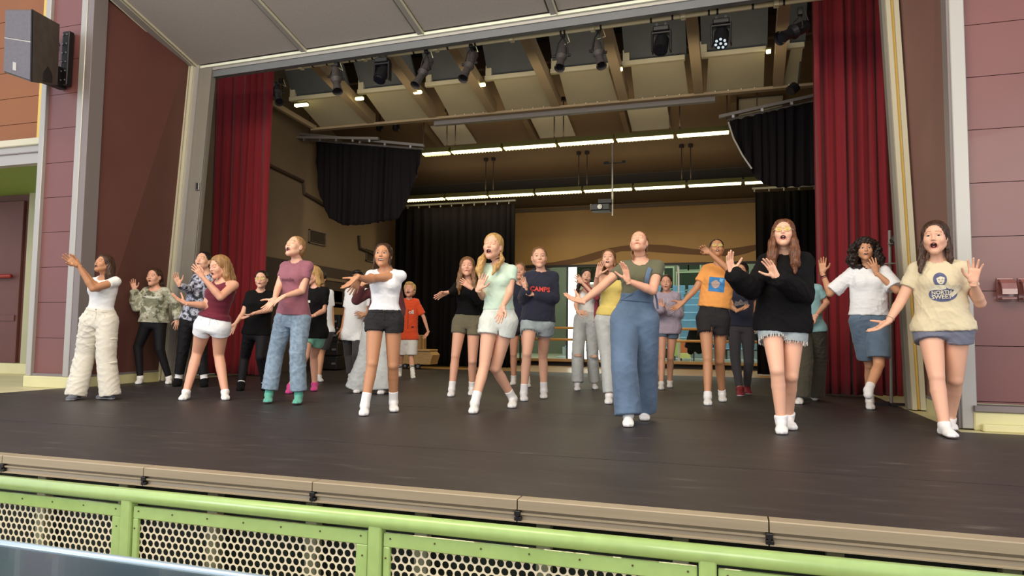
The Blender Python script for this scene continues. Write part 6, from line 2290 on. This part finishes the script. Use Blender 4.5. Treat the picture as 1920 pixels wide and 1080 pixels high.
Z = (0, 0, 1)
BK = (0, 0, -1)
PEOPLE = []


def add(**q): PEOPLE.append(q)


add(label='person in white tee and cream cargo trousers, leftmost, reaching up to the left', H=1.62, skin=SK['tan'], lod='mid', yaw=48, hyaw=25,
    head=(194, 495, 35, 52, 18), neck=(199, 518), pel=(186, 602), mouth=.7, lid=.0, hf=.5,
    arms=[(((181, 541), 1), ((152, 503), 1), ((138, 480), 0), (-1, .2, .3), dict(k=1.05)), (((174, 541), 1), ((147, 498), 0), ((128, 484), 0), (.2, .3, 1), dict(k=1.05))],
    legs=[((160, 663), (143, 735), (120, 749)), ((199, 668), (206, 735), (182, 743))], bulk=1.02,
    hair=dict(kind='long', mat=HB['brown'], big=1.08, wide=1, locks=[([(.065, -.04, -.02), (.07, -.07, -.12), (.07, -.13, -.24), (.06, -.17, -.36), (.05, -.18, -.46)], [.035, .045, .048, .04, .015]), ([(0, -.09, 0), (0, -.12, -.14), (0, -.14, -.3), (.02, -.15, -.44)], [.06, .065, .055, .02])], wavy=.6),
    wear=[top('t_shirt', c_white, hem=.125, sleeve=.34, e=.008, neckw=.068, fold=.005), bot('cargo_trousers', c_cream, t=2.10, rt=.104, rk=.090, ra=.098, waist=.14, fold=.014, e=.012), dict(kind='socks', name='sneaker', mat=m_shoe, tall=.02, e=.006, sole=m_soleW)],
    extra=[cargo(c_cream), waistband('cargo_trousers', c_cream, .14, .1)])
add(label='person in camouflage sweatshirt and black leggings, second from left, one hand raised', H=1.58, skin=SK['pink'], lod='mid', yaw=22, hyaw=12,
    head=(289, 520, 34, 35, 4), neck=(293, 539), pel=(288, 607), mouth=.2, lid=.3,
    arms=[(((255, 578), 1), ((252, 544), 1), ((249, 529), 0), Z), (((331, 574), 0), ((334, 598), 1), ((331, 614), 0), (0, 0, -1))],
    legs=[((259, 650), (263, 709), (244, 723)), ((300, 655), (317, 709), (313, 722))],
    hair=dict(kind='tied', mat=HB['brown'], big=1.02, locks=[([(.04, -.07, 0), (.05, -.09, -.08), (.04, -.10, -.14)], [.04, .035, .02])]),
    wear=[bot('leggings', c_legg, t=1.93, rt=.088, rk=.056, ra=.039, e=.004, fold=.002), top('sweatshirt', c_camo, hem=.015, sleeve=2, e=.03, es=.022, puff=1, neckw=.085, neckd=.05, wide=1.12, fold=.012), socks(tall=.03)],
    extra=[print_camo])
add(label='dark-haired person in grey camouflage sleeves and black trousers behind the burgundy top', H=1.66, skin=SK['fair'], lod='mid', yaw=28, hyaw=10,
    head=(381, 490, 37, 30, 14), neck=(388, 513), pel=(364, 602), mouth=.3, lid=.0,
    arms=[(((356, 545), 1), ((336, 534), 1), ((327, 513), 0), (.3, .2, 1)), (((408, 548), 0), ((402, 576), 1), ((398, 590), 0), Z)],
    legs=[((343, 658), (334, 712), (314, 730)), ((377, 660), (383, 713), (382, 730))],
    hair=dict(kind='bun', mat=HB['dark'], big=1.03),
    wear=[bot('trousers', c_legg, t=1.80, rt=.098, rk=.072, ra=.052, e=.008), top('sweatshirt', c_camo2, hem=.0, sleeve=2, e=.026, es=.020, wide=1.05, fold=.010), dict(kind='socks', name='sock', mat=c_sock, tall=.13, e=.008, cuff=1), dict(kind='socks', name='slipper', mat=c_black, tall=.01, e=.013)])
add(label='person with strawberry blond hair in burgundy sleeveless top and white shorts', H=1.62, skin=SK['pink'], lod='front', yaw=46, hyaw=22, bulk=1.15,
    head=(411, 501, 43, 55, -8), neck=(420, 525), pel=(398, 612), mouth=.4, lid=.1,
    arms=[(((386, 573), 1), ((347, 569), 1), ((330, 559), 0), (0, .9, .3)), (((413, 557), 1), ((380, 520), 0), ((367, 503), 0), (-.3, -.2, -1))],
    legs=[((370, 660), (349, 735), (327, 752)), ((410, 664), (422, 735), (426, 750))],
    hair=dict(kind='long', mat=HB['strawb'], big=1.05, locks=[([(.06, -.03, -.0), (.07, -.02, -.09), (.075, -.04, -.19), (.075, -.09, -.29)], [.036, .04, .036, .014]), ([(0, -.09, 0), (0, -.115, -.13), (0, -.15, -.27)], [.062, .062, .02]), ([(-.055, .01, 0), (-.064, .015, -.08), (-.07, .02, -.15)], [.025, .022, .01])]),
    wear=[bot('shorts', c_wht2, t=.30, rt=.097, waist=.12, fold=.006, e=.006), top('sleeveless_top', c_burg, hem=.085, sleeve=.0, tank=.10, e=.007, neckw=.075, vneck=.06, fold=.005, ripple=.0022, nosl=1), socks(tall=.02)],
    extra=[waistband('shorts', c_white, .12, .1)])
add(label='person with glasses in black tee and black leggings, in front of the left red curtain', H=1.56, skin=SK['fair'], lod='mid', yaw=12, hyaw=5,
    head=(490, 524, 33, 12, 2), neck=(489, 545), pel=(481, 625), mouth=.35,
    arms=[(((456, 588), 0), ((441, 608), 1), ((434, 620), 0), Z), (((506, 581), -1), ((475, 588), 1), ((459, 596), 0), (0, .9, .2), dict(ef=.06, wf=.24))],
    legs=[((459, 672), (452, 720), (442, 736)), ((489, 670), (497, 720), (497, 732))],
    hair=dict(kind='tied', mat=HB['dark'], big=1.02, locks=[([(0, -.08, 0), (0, -.1, -.1)], [.045, .03])]),
    wear=[bot('leggings', c_legg, t=1.9, rt=.085, rk=.058, ra=.045, e=.005), top('t_shirt', c_black, hem=-.02, sleeve=.62, e=.022, es=.016, wide=1.05, fold=.008), socks(c_sock, .06), dict(kind='socks', name='slipper', mat=c_black, tall=.01, e=.012)], extra=[glasses])
add(label='person singing in mauve V-neck tee, washed blue jeans and teal socks', H=1.66, skin=SK['fair'], lod='front', yaw=34, hyaw=14,
    head=(553, 463, 43, 42, 20), neck=(557, 489), pel=(549, 598), mouth=.95, lid=.0, hf=.5, brow=.5,
    arms=[(((521, 541), 1), ((515, 561), 1), ((503, 574), 0), (.2, .8, .5)), (((566, 546), 1), ((532, 556), 1), ((512, 568), 0), (.2, -.8, -.5), dict(ef=.10, wf=.28))],
    legs=[((517, 662), (504, 740), (492, 764)), ((558, 664), (560, 742), (550, 759))],
    hair=dict(kind='tied', mat=HB['strawb'], big=1.0, line=.060, locks=[([(.0, -.09, .02), (.0, -.12, -.03)], [.04, .03])]),
    wear=[bot('jeans', c_denim, t=1.88, rt=.100, rk=.078, ra=.080, waist=.10, fold=.010, e=.008), top('t_shirt', c_mauve, hem=.03, sleeve=.48, e=.014, boxy=.3, es=.012, vneck=.075, neckw=.06, fold=.008), socks(c_teal, .05, sole=c_sole)],
    extra=[waistband('jeans', c_denim, .07, .1), print_text('t_shirt', 'awake', .06, mat('print_plum', (110, 62, 74), .8), y=-.02)])
add(label='blond person in black tee, mint shorts and pink socks, behind blue jeans', H=1.56, skin=SK['pink'], lod='mid', yaw=30, hyaw=20,
    head=(586, 516, 34, 60, -10), neck=(592, 538), pel=(588, 624), mouth=0, lid=.1,
    arms=[(((572, 578), 1), ((572, 596), 1), ((570, 606), 0), Z), (((606, 583), 0), ((588, 592), 1), ((577, 594), 0), (0, .8, .4))],
    legs=[((571, 670), (544, 726), (533, 741)), ((588, 668), (590, 720), (583, 735))],
    hair=dict(kind='long', mat=HB['blond'], big=1.03, locks=[([(.06, -.03, 0), (.07, -.03, -.1), (.075, -.03, -.2)], [.035, .035, .012]), ([(0, -.09, 0), (0, -.11, -.1)], [.06, .04])]),
    wear=[bot('shorts', c_minth, t=.50, rt=.094, rk=.078, e=.006, fold=.004), top('t_shirt', c_black, hem=-.06, sleeve=.66, e=.026, es=.018, fold=.008), socks(c_pink, .03)],
    extra=[lambda P, root, L_, q: decal_poly('sleeve_tag', [(-.015, -.01), (.015, -.01), (.015, .02), (-.015, .02)], c_dkwhite, 't_shirt', q, P, q['_g']['t_shirt'][0])])
add(label='person in white tee with hanging arm, almost hidden behind the pink-socked person', H=1.55, skin=SK['warm'], lod='back', yaw=-10, hyaw=0, bust=0,
    head=(600, 522, 30, 20, 0), neck=(603, 542), pel=(604, 622), mouth=0,
    arms=[(((588, 580), 0), ((588, 600), 0), ((588, 612), 0), Z), (((623, 598), 0), ((625, 622), 0), ((618, 637), 0), (-1, 0, .3))],
    legs=[((592, 662), (590, 706), (590, 712)), ((603, 662), (598, 706), (601, 713))],
    hair=dict(kind='boy', mat=HB['dark']),
    wear=[bot('shorts', c_dkgrey, t=.75, rt=.1, rk=.085, e=.01), top('t_shirt', c_wht2, hem=-.01, sleeve=.62, e=.02, es=.018), socks(tall=.02)])
add(label='person in loose white tee and dark trousers, face hidden behind crossed arms', H=1.58, skin=SK['tan'], lod='back', yaw=0, hyaw=0, bust=0,
    head=(671, 522, 31, 10, 0), neck=(671, 541), pel=(663, 627), mouth=0,
    arms=[(((647, 594), 0), ((641, 617), 0), ((640, 630), 0), Z), (((692, 583), 0), ((684, 590), 1), ((673, 588), 0), Z)],
    legs=[((655, 664), (658, 704), (655, 713)), ((670, 666), (673, 706), (673, 714))],
    hair=dict(kind='boy', mat=HB['dark']),
    wear=[bot('trousers', c_dkgrey, t=1.9, rt=.1, rk=.08, ra=.06, e=.008), top('t_shirt', c_wht2, hem=-.07, sleeve=.72, e=.035, es=.025, fold=.012), socks(tall=.03)])
add(label='person in burgundy long sleeves and wide pale jeans behind the white crop top', H=1.60, skin=SK['warm'], lod='back', yaw=15, hyaw=5,
    head=(724, 510, 33, 10, 0), neck=(725, 533), pel=(708, 612), mouth=0,
    arms=[(((668, 563), 1), ((679, 534), 1), ((685, 524), 0), Z), (((752, 580), 0), ((748, 602), 1), ((745, 612), 0), Z)],
    legs=[((687, 668), (671, 724), (662, 739)), ((717, 672), (717, 726), (711, 737))],
    hair=dict(kind='tied', mat=HB['brown']),
    wear=[bot('wide_jeans', c_palej, t=2.10, rt=.105, rk=.105, ra=.145, e=.01, fold=.012), top('long_sleeved_top', c_burg2, hem=.02, sleeve=2, e=.02, es=.026), socks(tall=.03)])
add(label='smiling person in white crop top and black denim shorts, arms crossed out to the left', H=1.66, skin=SK['tan'], lod='front', yaw=8, hyaw=5,
    head=(718, 479, 46, 14, 8), neck=(724, 505), pel=(721, 602), mouth=.6, smile=1, lid=.8, hf=.5,
    arms=[(((694, 525), 1), ((670, 520), 0), ((654, 534), 0), (-.8, .5, .4), dict(spread=1.3)), (((706, 521), 1), ((674, 522), 0), ((663, 545), 0), (-.2, .2, -1), dict(spread=1.3))],
    legs=[((698, 682), (684, 760), (679, 780)), ((737, 685), (738, 754), (740, 769))],
    hair=dict(kind='tied', mat=HB['brown'], big=1.05, line=.062, locks=[([(-.06, .0, .02), (-.072, .02, -.06), (-.076, .03, -.13)], [.022, .014, .005]), ([(.066, .0, .0), (.07, .02, -.05), (.07, .02, -.11)], [.018, .011, .004]), ([(0, -.09, .02), (.0, -.13, .0), (.0, -.13, -.1)], [.05, .04, .02])], wavy=.8),
    wear=[bot('denim_shorts', c_blackj, t=.26, rt=.098, waist=.115, fold=.008, e=.008), top('crop_top', c_wht2, hem=.10, sleeve=.42, e=.009, es=.008, neckw=.07, fold=.006), socks(tall=.12)],
    extra=[waistband('denim_shorts', c_blackj, .115, .1)])
add(label='boy in orange baseball jersey, white shorts and striped tall socks, at the back', H=1.42, skin=SK['pink'], lod='mid', yaw=5, hyaw=0, bust=0,
    head=(768, 544, 29, 12, 16), neck=(767, 560), pel=(765, 634), mouth=.8, lid=.1,
    arms=[(((750, 590), 0), ((747, 610), 0), ((746, 620), 0), Z), (((799, 604), 0), ((803, 622), 0), ((793, 637), 0), (-.7, 0, .7), dict(spread=1.5))],
    legs=[((752, 668), (749, 697), (745, 708)), ((771, 671), (774, 703), (781, 714))],
    hair=dict(kind='boy', mat=HB['blond'], big=1.05),
    wear=[bot('shorts', c_white, t=.86, rt=.105, rk=.105, e=.01), top('jersey', c_orange, hem=-.02, sleeve=.80, e=.026, es=.026, wide=1.1, fold=.008), socks(tall=.17, bands=(.15, .125), band_mat=c_black)], extra=[jersey])
add(label='long-haired person in black long-sleeved top and olive shorts, left of the pigtails', H=1.60, skin=SK['pink'], lod='mid', yaw=4, hyaw=6, bulk=1.05,
    head=(876, 501, 38, 2, 8), neck=(879, 528), pel=(876, 606), mouth=-.5, lid=.2,
    arms=[(((845, 552), 1), ((838, 549), 1), ((820, 556), 0), (0, -.5, .6)), (((897, 566), 1), ((883, 540), 1), ((866, 527), 0), (0, -.3, -1))],
    legs=[((854, 667), (847, 730), (839, 746)), ((886, 677), (885, 728), (882, 742))],
    hair=dict(kind='long', mat=HB['lbrown'], big=1.06, locks=long_front(L=.25, w=.034)),
    wear=[bot('shorts', c_ols, t=.32, rt=.100, waist=.12, fold=.006, e=.008), top('long_sleeved_top', c_black, hem=.09, sleeve=2, e=.010, es=.012, neckw=.075), socks(tall=.10)])
add(label='person with blond pigtails and choker in pale mint tee and pale striped shorts', H=1.70, skin=SK['fair'], lod='front', yaw=16, hyaw=4, roll=4,
    head=(924, 462, 50, 20, 8, 4), neck=(935, 494), pel=(935, 603), mouth=.9, lid=.0, brow=.8, hf=.6, browk=.4,
    arms=[(((906, 556), 1), ((897, 543), 1), ((903, 528), 0), Z), (((955, 550), 0), ((943, 574), 1), ((936, 597), 0), (-.3, .2, 1))],
    legs=[((908, 686), (890, 758), (874, 786)), ((929, 691), (962, 746), (946, 777))], stride=.26,
    hair=dict(kind='tied', mat=HB['blond'], big=1.04, line=.058, locks=[([(-.066, -.03, -.055), (-.085, .0, -.13), (-.085, .03, -.22), (-.07, .04, -.30)], [.022, .036, .036, .010]), ([(.066, -.03, -.055), (.085, -.02, -.11), (.07, .03, -.19), (.05, .05, -.26)], [.02, .03, .03, .010])]),
    wear=[bot('shorts', c_stripe, t=.30, rt=.104, hem=.008, waist=.12, fold=.009, e=.010), top('t_shirt', c_mint, hem=.10, sleeve=.42, e=.012, es=.014, neckw=.062, vneck=.05, fold=.008), socks(tall=.12)],
    extra=[choker, scrunchie, band(0, mat('blond_bangle', (200, 180, 140), .4), t=.0)])
add(label='person in navy tee mostly hidden between the pigtails and the navy hoodie', H=1.58, skin=SK['pink'], lod='back', yaw=0,
    head=(974, 509, 33, 5, 5), neck=(976, 531), pel=(975, 612), mouth=0,
    arms=[(((958, 572), 0), ((962, 596), 0), ((962, 608), 0), Z), (((992, 562), 0), ((985, 538), 1), ((982, 524), 0), Z)],
    legs=[((963, 664), (963, 711), (960, 720)), ((987, 664), (989, 716), (990, 724))],
    hair=dict(kind='tied', mat=HB['lbrown']),
    wear=[bot('shorts', c_blackj, t=.3, rt=.095, e=.008), top('t_shirt', c_navy, hem=.0, sleeve=.5, e=.015), socks(tall=.07)])
add(label='person in navy hoodie with red lettering and light denim shorts', H=1.66, skin=SK['fair'], lod='mid', yaw=0, hyaw=0, bulk=1.05,
    head=(1011, 483, 42, -4, 3), neck=(1015, 509), pel=(1008, 608), mouth=0, lid=.6,
    arms=[(((982, 563), 1), ((986, 545), 1), ((981, 522), 0), (-.6, 0, .7)), (((1040, 560), 1), ((1004, 552), 1), ((990, 545), 0), (0, .4, 1))],
    legs=[((988, 664), (982, 737), (985, 754)), ((1018, 667), (1020, 733), (1018, 749))],
    hair=dict(kind='tied', mat=HB['lbrown'], line=.056),
    wear=[bot('denim_shorts', c_jshort, t=.30, rt=.104, hem=.006, e=.010, fold=.006), top('hoodie', c_navy, hem=.03, sleeve=2, e=.034, es=.024, puff=1, wide=1.05, hood=1, fold=.012), socks(tall=.11)],
    extra=[print_text('hoodie', 'CAMPS', .075, c_redprint, y=-.035, bold=.003), fray('denim_shorts', c_jshort)])
add(label='person in white top with red jacket and ripped pale jeans, elbow up by bright window', H=1.52, skin=SK['fair'], lod='mid', yaw=-5, hyaw=0,
    head=(1099, 519, 29, -10, 5, 14), neck=(1102, 542), pel=(1099, 600), mouth=.4,
    arms=[(((1080, 572), 1), ((1083, 584), 1), ((1092, 586), 0), Z), (((1119, 558), 1), ((1092, 530), 1), ((1081, 517), 0), Z)],
    legs=[((1083, 665), (1083, 721), (1082, 731)), ((1111, 667), (1114, 719), (1117, 727))],
    hair=dict(kind='long', mat=HB['dark'], locks=[([(-.06, -.02, 0), (-.075, .0, -.1), (-.08, .02, -.24), (-.075, .02, -.30)], [.03, .03, .028, .01]), ([(0, -.08, 0), (0, -.1, -.12)], [.05, .03])]),
    wear=[bot('ripped_jeans', c_palej, t=1.93, rt=.102, rk=.084, ra=.080, e=.008, fold=.010), top('tank_top', c_white, hem=.12, sleeve=0, tank=.10, e=.008, neckw=.075), socks(tall=.03)],
    extra=[open_jacket, ripped])
add(label='person with loose brown hair in yellow tank top and white trousers, behind the overalls', H=1.64, skin=SK['fair'], lod='mid', yaw=5, hyaw=0,
    head=(1141, 486, 37, 8, 12), neck=(1152, 512), pel=(1144, 602), mouth=.5, lid=.5,
    arms=[(((1116, 545), 1), ((1120, 516), 1), ((1125, 499), 0), (.5, 0, .8)), (((1174, 556), 0), ((1172, 582), 0), ((1172, 596), 0), Z)],
    legs=[((1138, 675), (1142, 742), (1139, 758)), ((1163, 675), (1168, 738), (1168, 750))],
    hair=dict(kind='long', mat=HB['lbrown'], locks=long_front(L=.12, w=.026)),
    wear=[bot('trousers', c_palej, t=1.92, rt=.098, rk=.070, ra=.062, e=.006), top('tank_top', c_yel, hem=.05, sleeve=0, tank=.09, e=.008, neckw=.08), socks(tall=.02)])
add(label='person smiling upward in olive tee and denim overalls with one strap undone', H=1.70, skin=SK['pink'], lod='front', yaw=6, hyaw=-4, bulk=1.06,
    head=(1198, 455, 47, 10, 24), neck=(1202, 487), pel=(1190, 600), mouth=-.6, lid=.0, hf=.5, browk=.5,
    arms=[(((1128, 538), 1), ((1092, 566), 1), ((1072, 560), 0), (0, .9, .5)), (((1224, 545), 1), ((1178, 527), 0), ((1169, 487), 0), (-.8, .1, .6))],
    legs=[((1170, 686), (1178, 778), (1178, 800)), ((1210, 690), (1208, 768), (1209, 784))],
    hair=dict(kind='tied', mat=HB['lbrown'], line=.062, locks=[([(-.055, -.05, -.03), (-.06, -.05, -.10), (-.055, -.04, -.15)], [.02, .014, .006]), ([(.055, -.05, -.03), (.062, -.05, -.10), (.06, -.04, -.15)], [.02, .016, .006])]),
    wear=[bot('overalls', c_denim2, t=2.0, rt=.112, rk=.096, ra=.100, hem=.004, waist=.21, e=.012, fold=.007, fs=.6), top('t_shirt', c_olive, hem=.12, sleeve=.44, e=.008, es=.010, neckw=.07, vneck=.06), socks(tall=.02)],
    extra=[bib, earrings, lambda P, root, L_, q: M().tube([P['hip'].w(P['pel'], .13, -.02, .30), P['hip'].w(P['pel'], .175, -.01, .27), P['hip'].w(P['pel'], .195, .0, .18), P['hip'].w(P['pel'], .205, .0, .10)], .009, 6).build('loose_strap', c_denim2, root)])
add(label='person with slicked-back hair in oversized lavender hoodie, at the back right of centre', H=1.54, skin=SK['pink'], lod='mid', yaw=5, hyaw=0,
    head=(1249, 530, 30, 5, -4), neck=(1250, 549), pel=(1251, 616), mouth=.1, lid=.1,
    arms=[(((1230, 582), 1), ((1240, 580), 1), ((1238, 567), 0), Z), (((1274, 590), 1), ((1252, 585), 1), ((1242, 572), 0), Z)],
    legs=[((1241, 670), (1240, 720), (1238, 734)), ((1257, 671), (1256, 716), (1254, 729))],
    hair=dict(kind='tied', mat=HB['brown'], line=.066, locks=[([(-.06, -.05, -.05), (-.075, -.01, -.14), (-.07, .04, -.24), (-.05, .06, -.32)], [.014, .014, .013, .006])]),
    wear=[bot('denim_shorts', c_dshort, t=.32, rt=.098, e=.008), top('hoodie', c_lav, hem=-.075, sleeve=2, e=.045, es=.034, puff=1, wide=1.08, hood=1, fold=.012), socks(tall=.03)],
    extra=[strings('hoodie', c_white), hoodie_pocket('hoodie')])
add(label='person with glasses in orange tee with blue square print and black shorts', H=1.68, skin=SK['tan'], lod='mid', yaw=2, hyaw=-2,
    head=(1344, 466, 37, -4, 16), neck=(1349, 495), pel=(1337, 598), mouth=.45, lid=.1,
    arms=[(((1305, 541), 0), ((1281, 567), 0), ((1267, 577), 0), (0, .6, .7)), (((1365, 505), 1), ((1331, 474), 1), ((1318, 465), 0), Z, dict(curl=.7))],
    legs=[((1327, 673), (1327, 747), (1329, 768)), ((1349, 677), (1354, 736), (1361, 760))],
    hair=dict(kind='tied', mat=HB['dark'], line=.054),
    wear=[bot('cut_off_shorts', c_blackj, t=.36, rt=.100, e=.010, waist=.15, fold=.006), top('t_shirt', c_tang, hem=.10, sleeve=.66, e=.022, es=.022, wide=1.1, fold=.008), socks(tall=.06)],
    extra=[glasses, print_tang, fray('cut_off_shorts', c_blackj), waistband('cut_off_shorts', c_blackj, .15, .1)])
add(label='person in dark printed tee, charcoal skinny jeans and red sneakers, behind the orange tee', H=1.60, skin=SK['warm'], lod='mid', yaw=5, hyaw=0,
    head=(1390, 509, 34, 15, 5), neck=(1391, 533), pel=(1389, 611), mouth=0,
    arms=[(((1371, 575), 1), ((1382, 583), 1), ((1399, 576), 0), (0, .8, .5)), (((1414, 578), -1), ((1420, 600), 0), ((1418, 613), 0), Z)],
    legs=[((1379, 676), (1387, 730), (1391, 743)), ((1404, 678), (1400, 727), (1404, 736))],
    hair=dict(kind='long', mat=HB['dark'], locks=long_front(L=.08, w=.026)),
    wear=[bot('skinny_jeans', c_dkgrey, t=1.9, rt=.090, rk=.062, ra=.044, e=.005), top('t_shirt', c_navy, hem=-.01, sleeve=.55, e=.016, es=.012), dict(kind='socks', name='sneaker', mat=m_redshoe, tall=.02, e=.010, sole=m_soleW)],
    extra=[lambda P, root, L_, q: decal_poly('printed_skyline', [(-.08, -.12), (-.07, -.04), (-.03, -.06), (.0, -.02), (.04, -.06), (.09, -.03), (.1, -.12), (.05, -.09), (-.02, -.1)], mat('print_faded', (120, 112, 108), .8, noise=(40, .5)), 't_shirt', q, P, q['_g']['t_shirt'][0])])
add(label='person with glasses and long auburn hair in oversized black sweatshirt and frayed denim shorts', H=1.72, skin=SK['fair'], lod='front', yaw=2, hyaw=-4,
    head=(1469, 438, 54, 2, 14), neck=(1472, 476), pel=(1467, 608), mouth=.9, lid=.3, hf=.5,
    arms=[(((1408, 545), 1), ((1372, 512), 1), ((1366, 478), 0), (.7, .2, .7), dict(ef=.12, wf=.28)), (((1509, 556), 1), ((1457, 520), 1), ((1440, 490), 0), (-.7, .2, .7), dict(ef=.12, wf=.34))],
    legs=[((1457, 695), (1465, 790), (1467, 819)), ((1483, 706), (1478, 783), (1490, 803))],
    hair=dict(kind='long', mat=HB['auburn'], big=1.06, line=.062, locks=long_front(L=.27, w=.036), wavy=1.),
    wear=[bot('denim_shorts', c_jshort, t=.34, rt=.106, hem=.008, e=.010), top('sweatshirt', c_black, hem=-.055, sleeve=2, e=.045, es=.038, puff=1, wide=1.12, fold=.014, neckw=.066), socks(tall=.05, cuff=1)],
    extra=[glasses, fray('denim_shorts', c_dkwhite)])
add(label='person in light blue tee and dark olive cargo trousers, hidden behind the black sweatshirt', H=1.60, skin=SK['pink'], lod='mid', yaw=-8, hyaw=-5, bust=0,
    head=(1496, 508, 32, 0, 0), neck=(1509, 533), pel=(1516, 618), mouth=0,
    arms=[(((1492, 572), 0), ((1496, 592), 1), ((1502, 603), 0), Z), (((1550, 568), -1), ((1530, 592), 1), ((1518, 600), 0), Z, dict(curl=.6, ef=.04, wf=.22))],
    legs=[((1506, 680), (1500, 744), (1499, 753)), ((1532, 676), (1528, 738), (1528, 746))],
    hair=dict(kind='boy', mat=HB['brown']),
    wear=[bot('cargo_trousers', c_dgreen, t=2.06, rt=.110, rk=.105, ra=.105, e=.01, fold=.014), top('t_shirt', c_lblue, hem=-.03, sleeve=.62, e=.024, es=.020, fold=.008), socks(tall=.02)],
    extra=[cargo(c_dgreen)])
add(label='person with big dark curly hair, loose white shirt and long denim shorts', H=1.62, skin=SK['warm'], lod='front', yaw=-4, hyaw=-8,
    head=(1622, 468, 42, -6, 4), neck=(1628, 499), pel=(1629, 602), mouth=.35, lid=.8, brow=.5,
    arms=[(((1556, 551), -1), ((1542, 511), 1), ((1542, 475), 0), Z, dict(spread=.8)), (((1682, 545), 1), ((1643, 512), 1), ((1632, 478), 0), (-.4, -.1, -1), dict(spread=1.6))],
    legs=[((1631, 684), (1631, 752), (1643, 781)), ((1648, 684), (1628, 732), (1630, 745), .16)], stride=.4,
    hair=dict(kind='curly', mat=HB['curly'], big=1.16, line=.056, locks=[([(-.10, -.02, -.03), (-.125, -.01, -.11), (-.11, .0, -.17)], [.05, .055, .03]), ([(.10, -.02, -.03), (.125, -.01, -.11), (.11, .0, -.17)], [.05, .055, .03]), ([(0, -.1, 0), (0, -.12, -.14)], [.08, .06])]),
    wear=[bot('long_shorts', c_dshort, t=.84, rt=.104, rk=.106, e=.010, fold=.008, waist=.13), top('shirt', c_wht2, hem=.05, sleeve=.86, e=.026, es=.034, shem=.014, wide=1.08, vneck=.05, neckw=.066, fold=.010), socks(tall=.09)],
    extra=[band(0, c_black, 'wristband'), band(0, mat('red_cord', (150, 50, 50), .6), 'bracelet', .055), waistband('long_shorts', c_dshort, .09, .1)])
add(label='person singing in sand tee with blue-grey portrait print and grey shorts, rightmost', H=1.70, skin=SK['fair'], lod='front', yaw=-4, hyaw=-8, bulk=1.13,
    head=(1753, 446, 62, 6, 2), neck=(1758, 490), pel=(1768, 618), mouth=1.0, lid=.6, brow=.9, hf=.5,
    arms=[(((1690, 563), 1), ((1665, 604), 1), ((1634, 622), 0), (0, .9, .3)), (((1838, 568), 1), ((1825, 530), 1), ((1830, 484), 0), Z, dict(spread=1.7, k=1.1))],
    legs=[((1756, 706), (1771, 798), (1803, 821)), ((1791, 712), (1781, 785), (1786, 803))], stride=.2,
    hair=dict(kind='long', mat=HB['brown'], big=1.04, line=.068, locks=[([(-.066, -.01, -.01), (-.076, .0, -.08), (-.085, .02, -.17), (-.09, .06, -.25)], [.026, .030, .026, .008]), ([(.066, -.02, -.01), (.075, -.02, -.08), (.085, -.02, -.15), (.09, -.02, -.19)], [.026, .030, .022, .008]), ([(0, -.08, 0), (0, -.1, -.12), (0, -.11, -.2)], [.05, .055, .02])]),
    wear=[bot('shorts', c_grey, t=.26, rt=.106, hem=.006, e=.010, fold=.006), top('t_shirt', c_sand, hem=-.01, sleeve=.58, e=.020, es=.020, wide=1.03, fold=.010, neckw=.060), socks(tall=.02, sole=mat('worn_sock_sole', (150, 130, 126), .9))],
    extra=[print_sand, band(0, mat('pale_beads', (196, 176, 150), .4))])

for q in PEOPLE:
    person(q)

# black jacket over the back of the first folding chair
F_ = Field([x - .4, 17.5, .2], [x + .4, 18.1, 1.1], .014)
F_.cone([x - .17, 17.66, .90], [x + .17, 17.66, .90], .055, .055, 0)
for sx in (-1, 1):
    F_.cone([x + sx * .15, 17.64, .88], [x + sx * .20, 17.60, .40], .075, .085, .05)
    F_.cone([x + sx * .20, 17.62, .86], [x + sx * .30, 17.58, .52], .05, .045, .03)
F_.cone([x, 17.63, .86], [x, 17.60, .42], .08, .09, .06)
V, Fc = F_.mesh(); N = vnormals(V, Fc); V = V + N * (folds(V, 4) * .012)[:, None]
jk = empty('jacket', (x, 17.62, .9)); tag(jk, 'black jacket draped over the back of a folding chair beyond the barre', 'jacket')
put_mesh('jacket_body', V, Fc, c_black, jk)
M().tube([(x - .07, 17.60, .93), (x, 17.57, .99), (x + .07, 17.60, .93)], .03, 8).build('collar', c_black, jk, smooth=True)
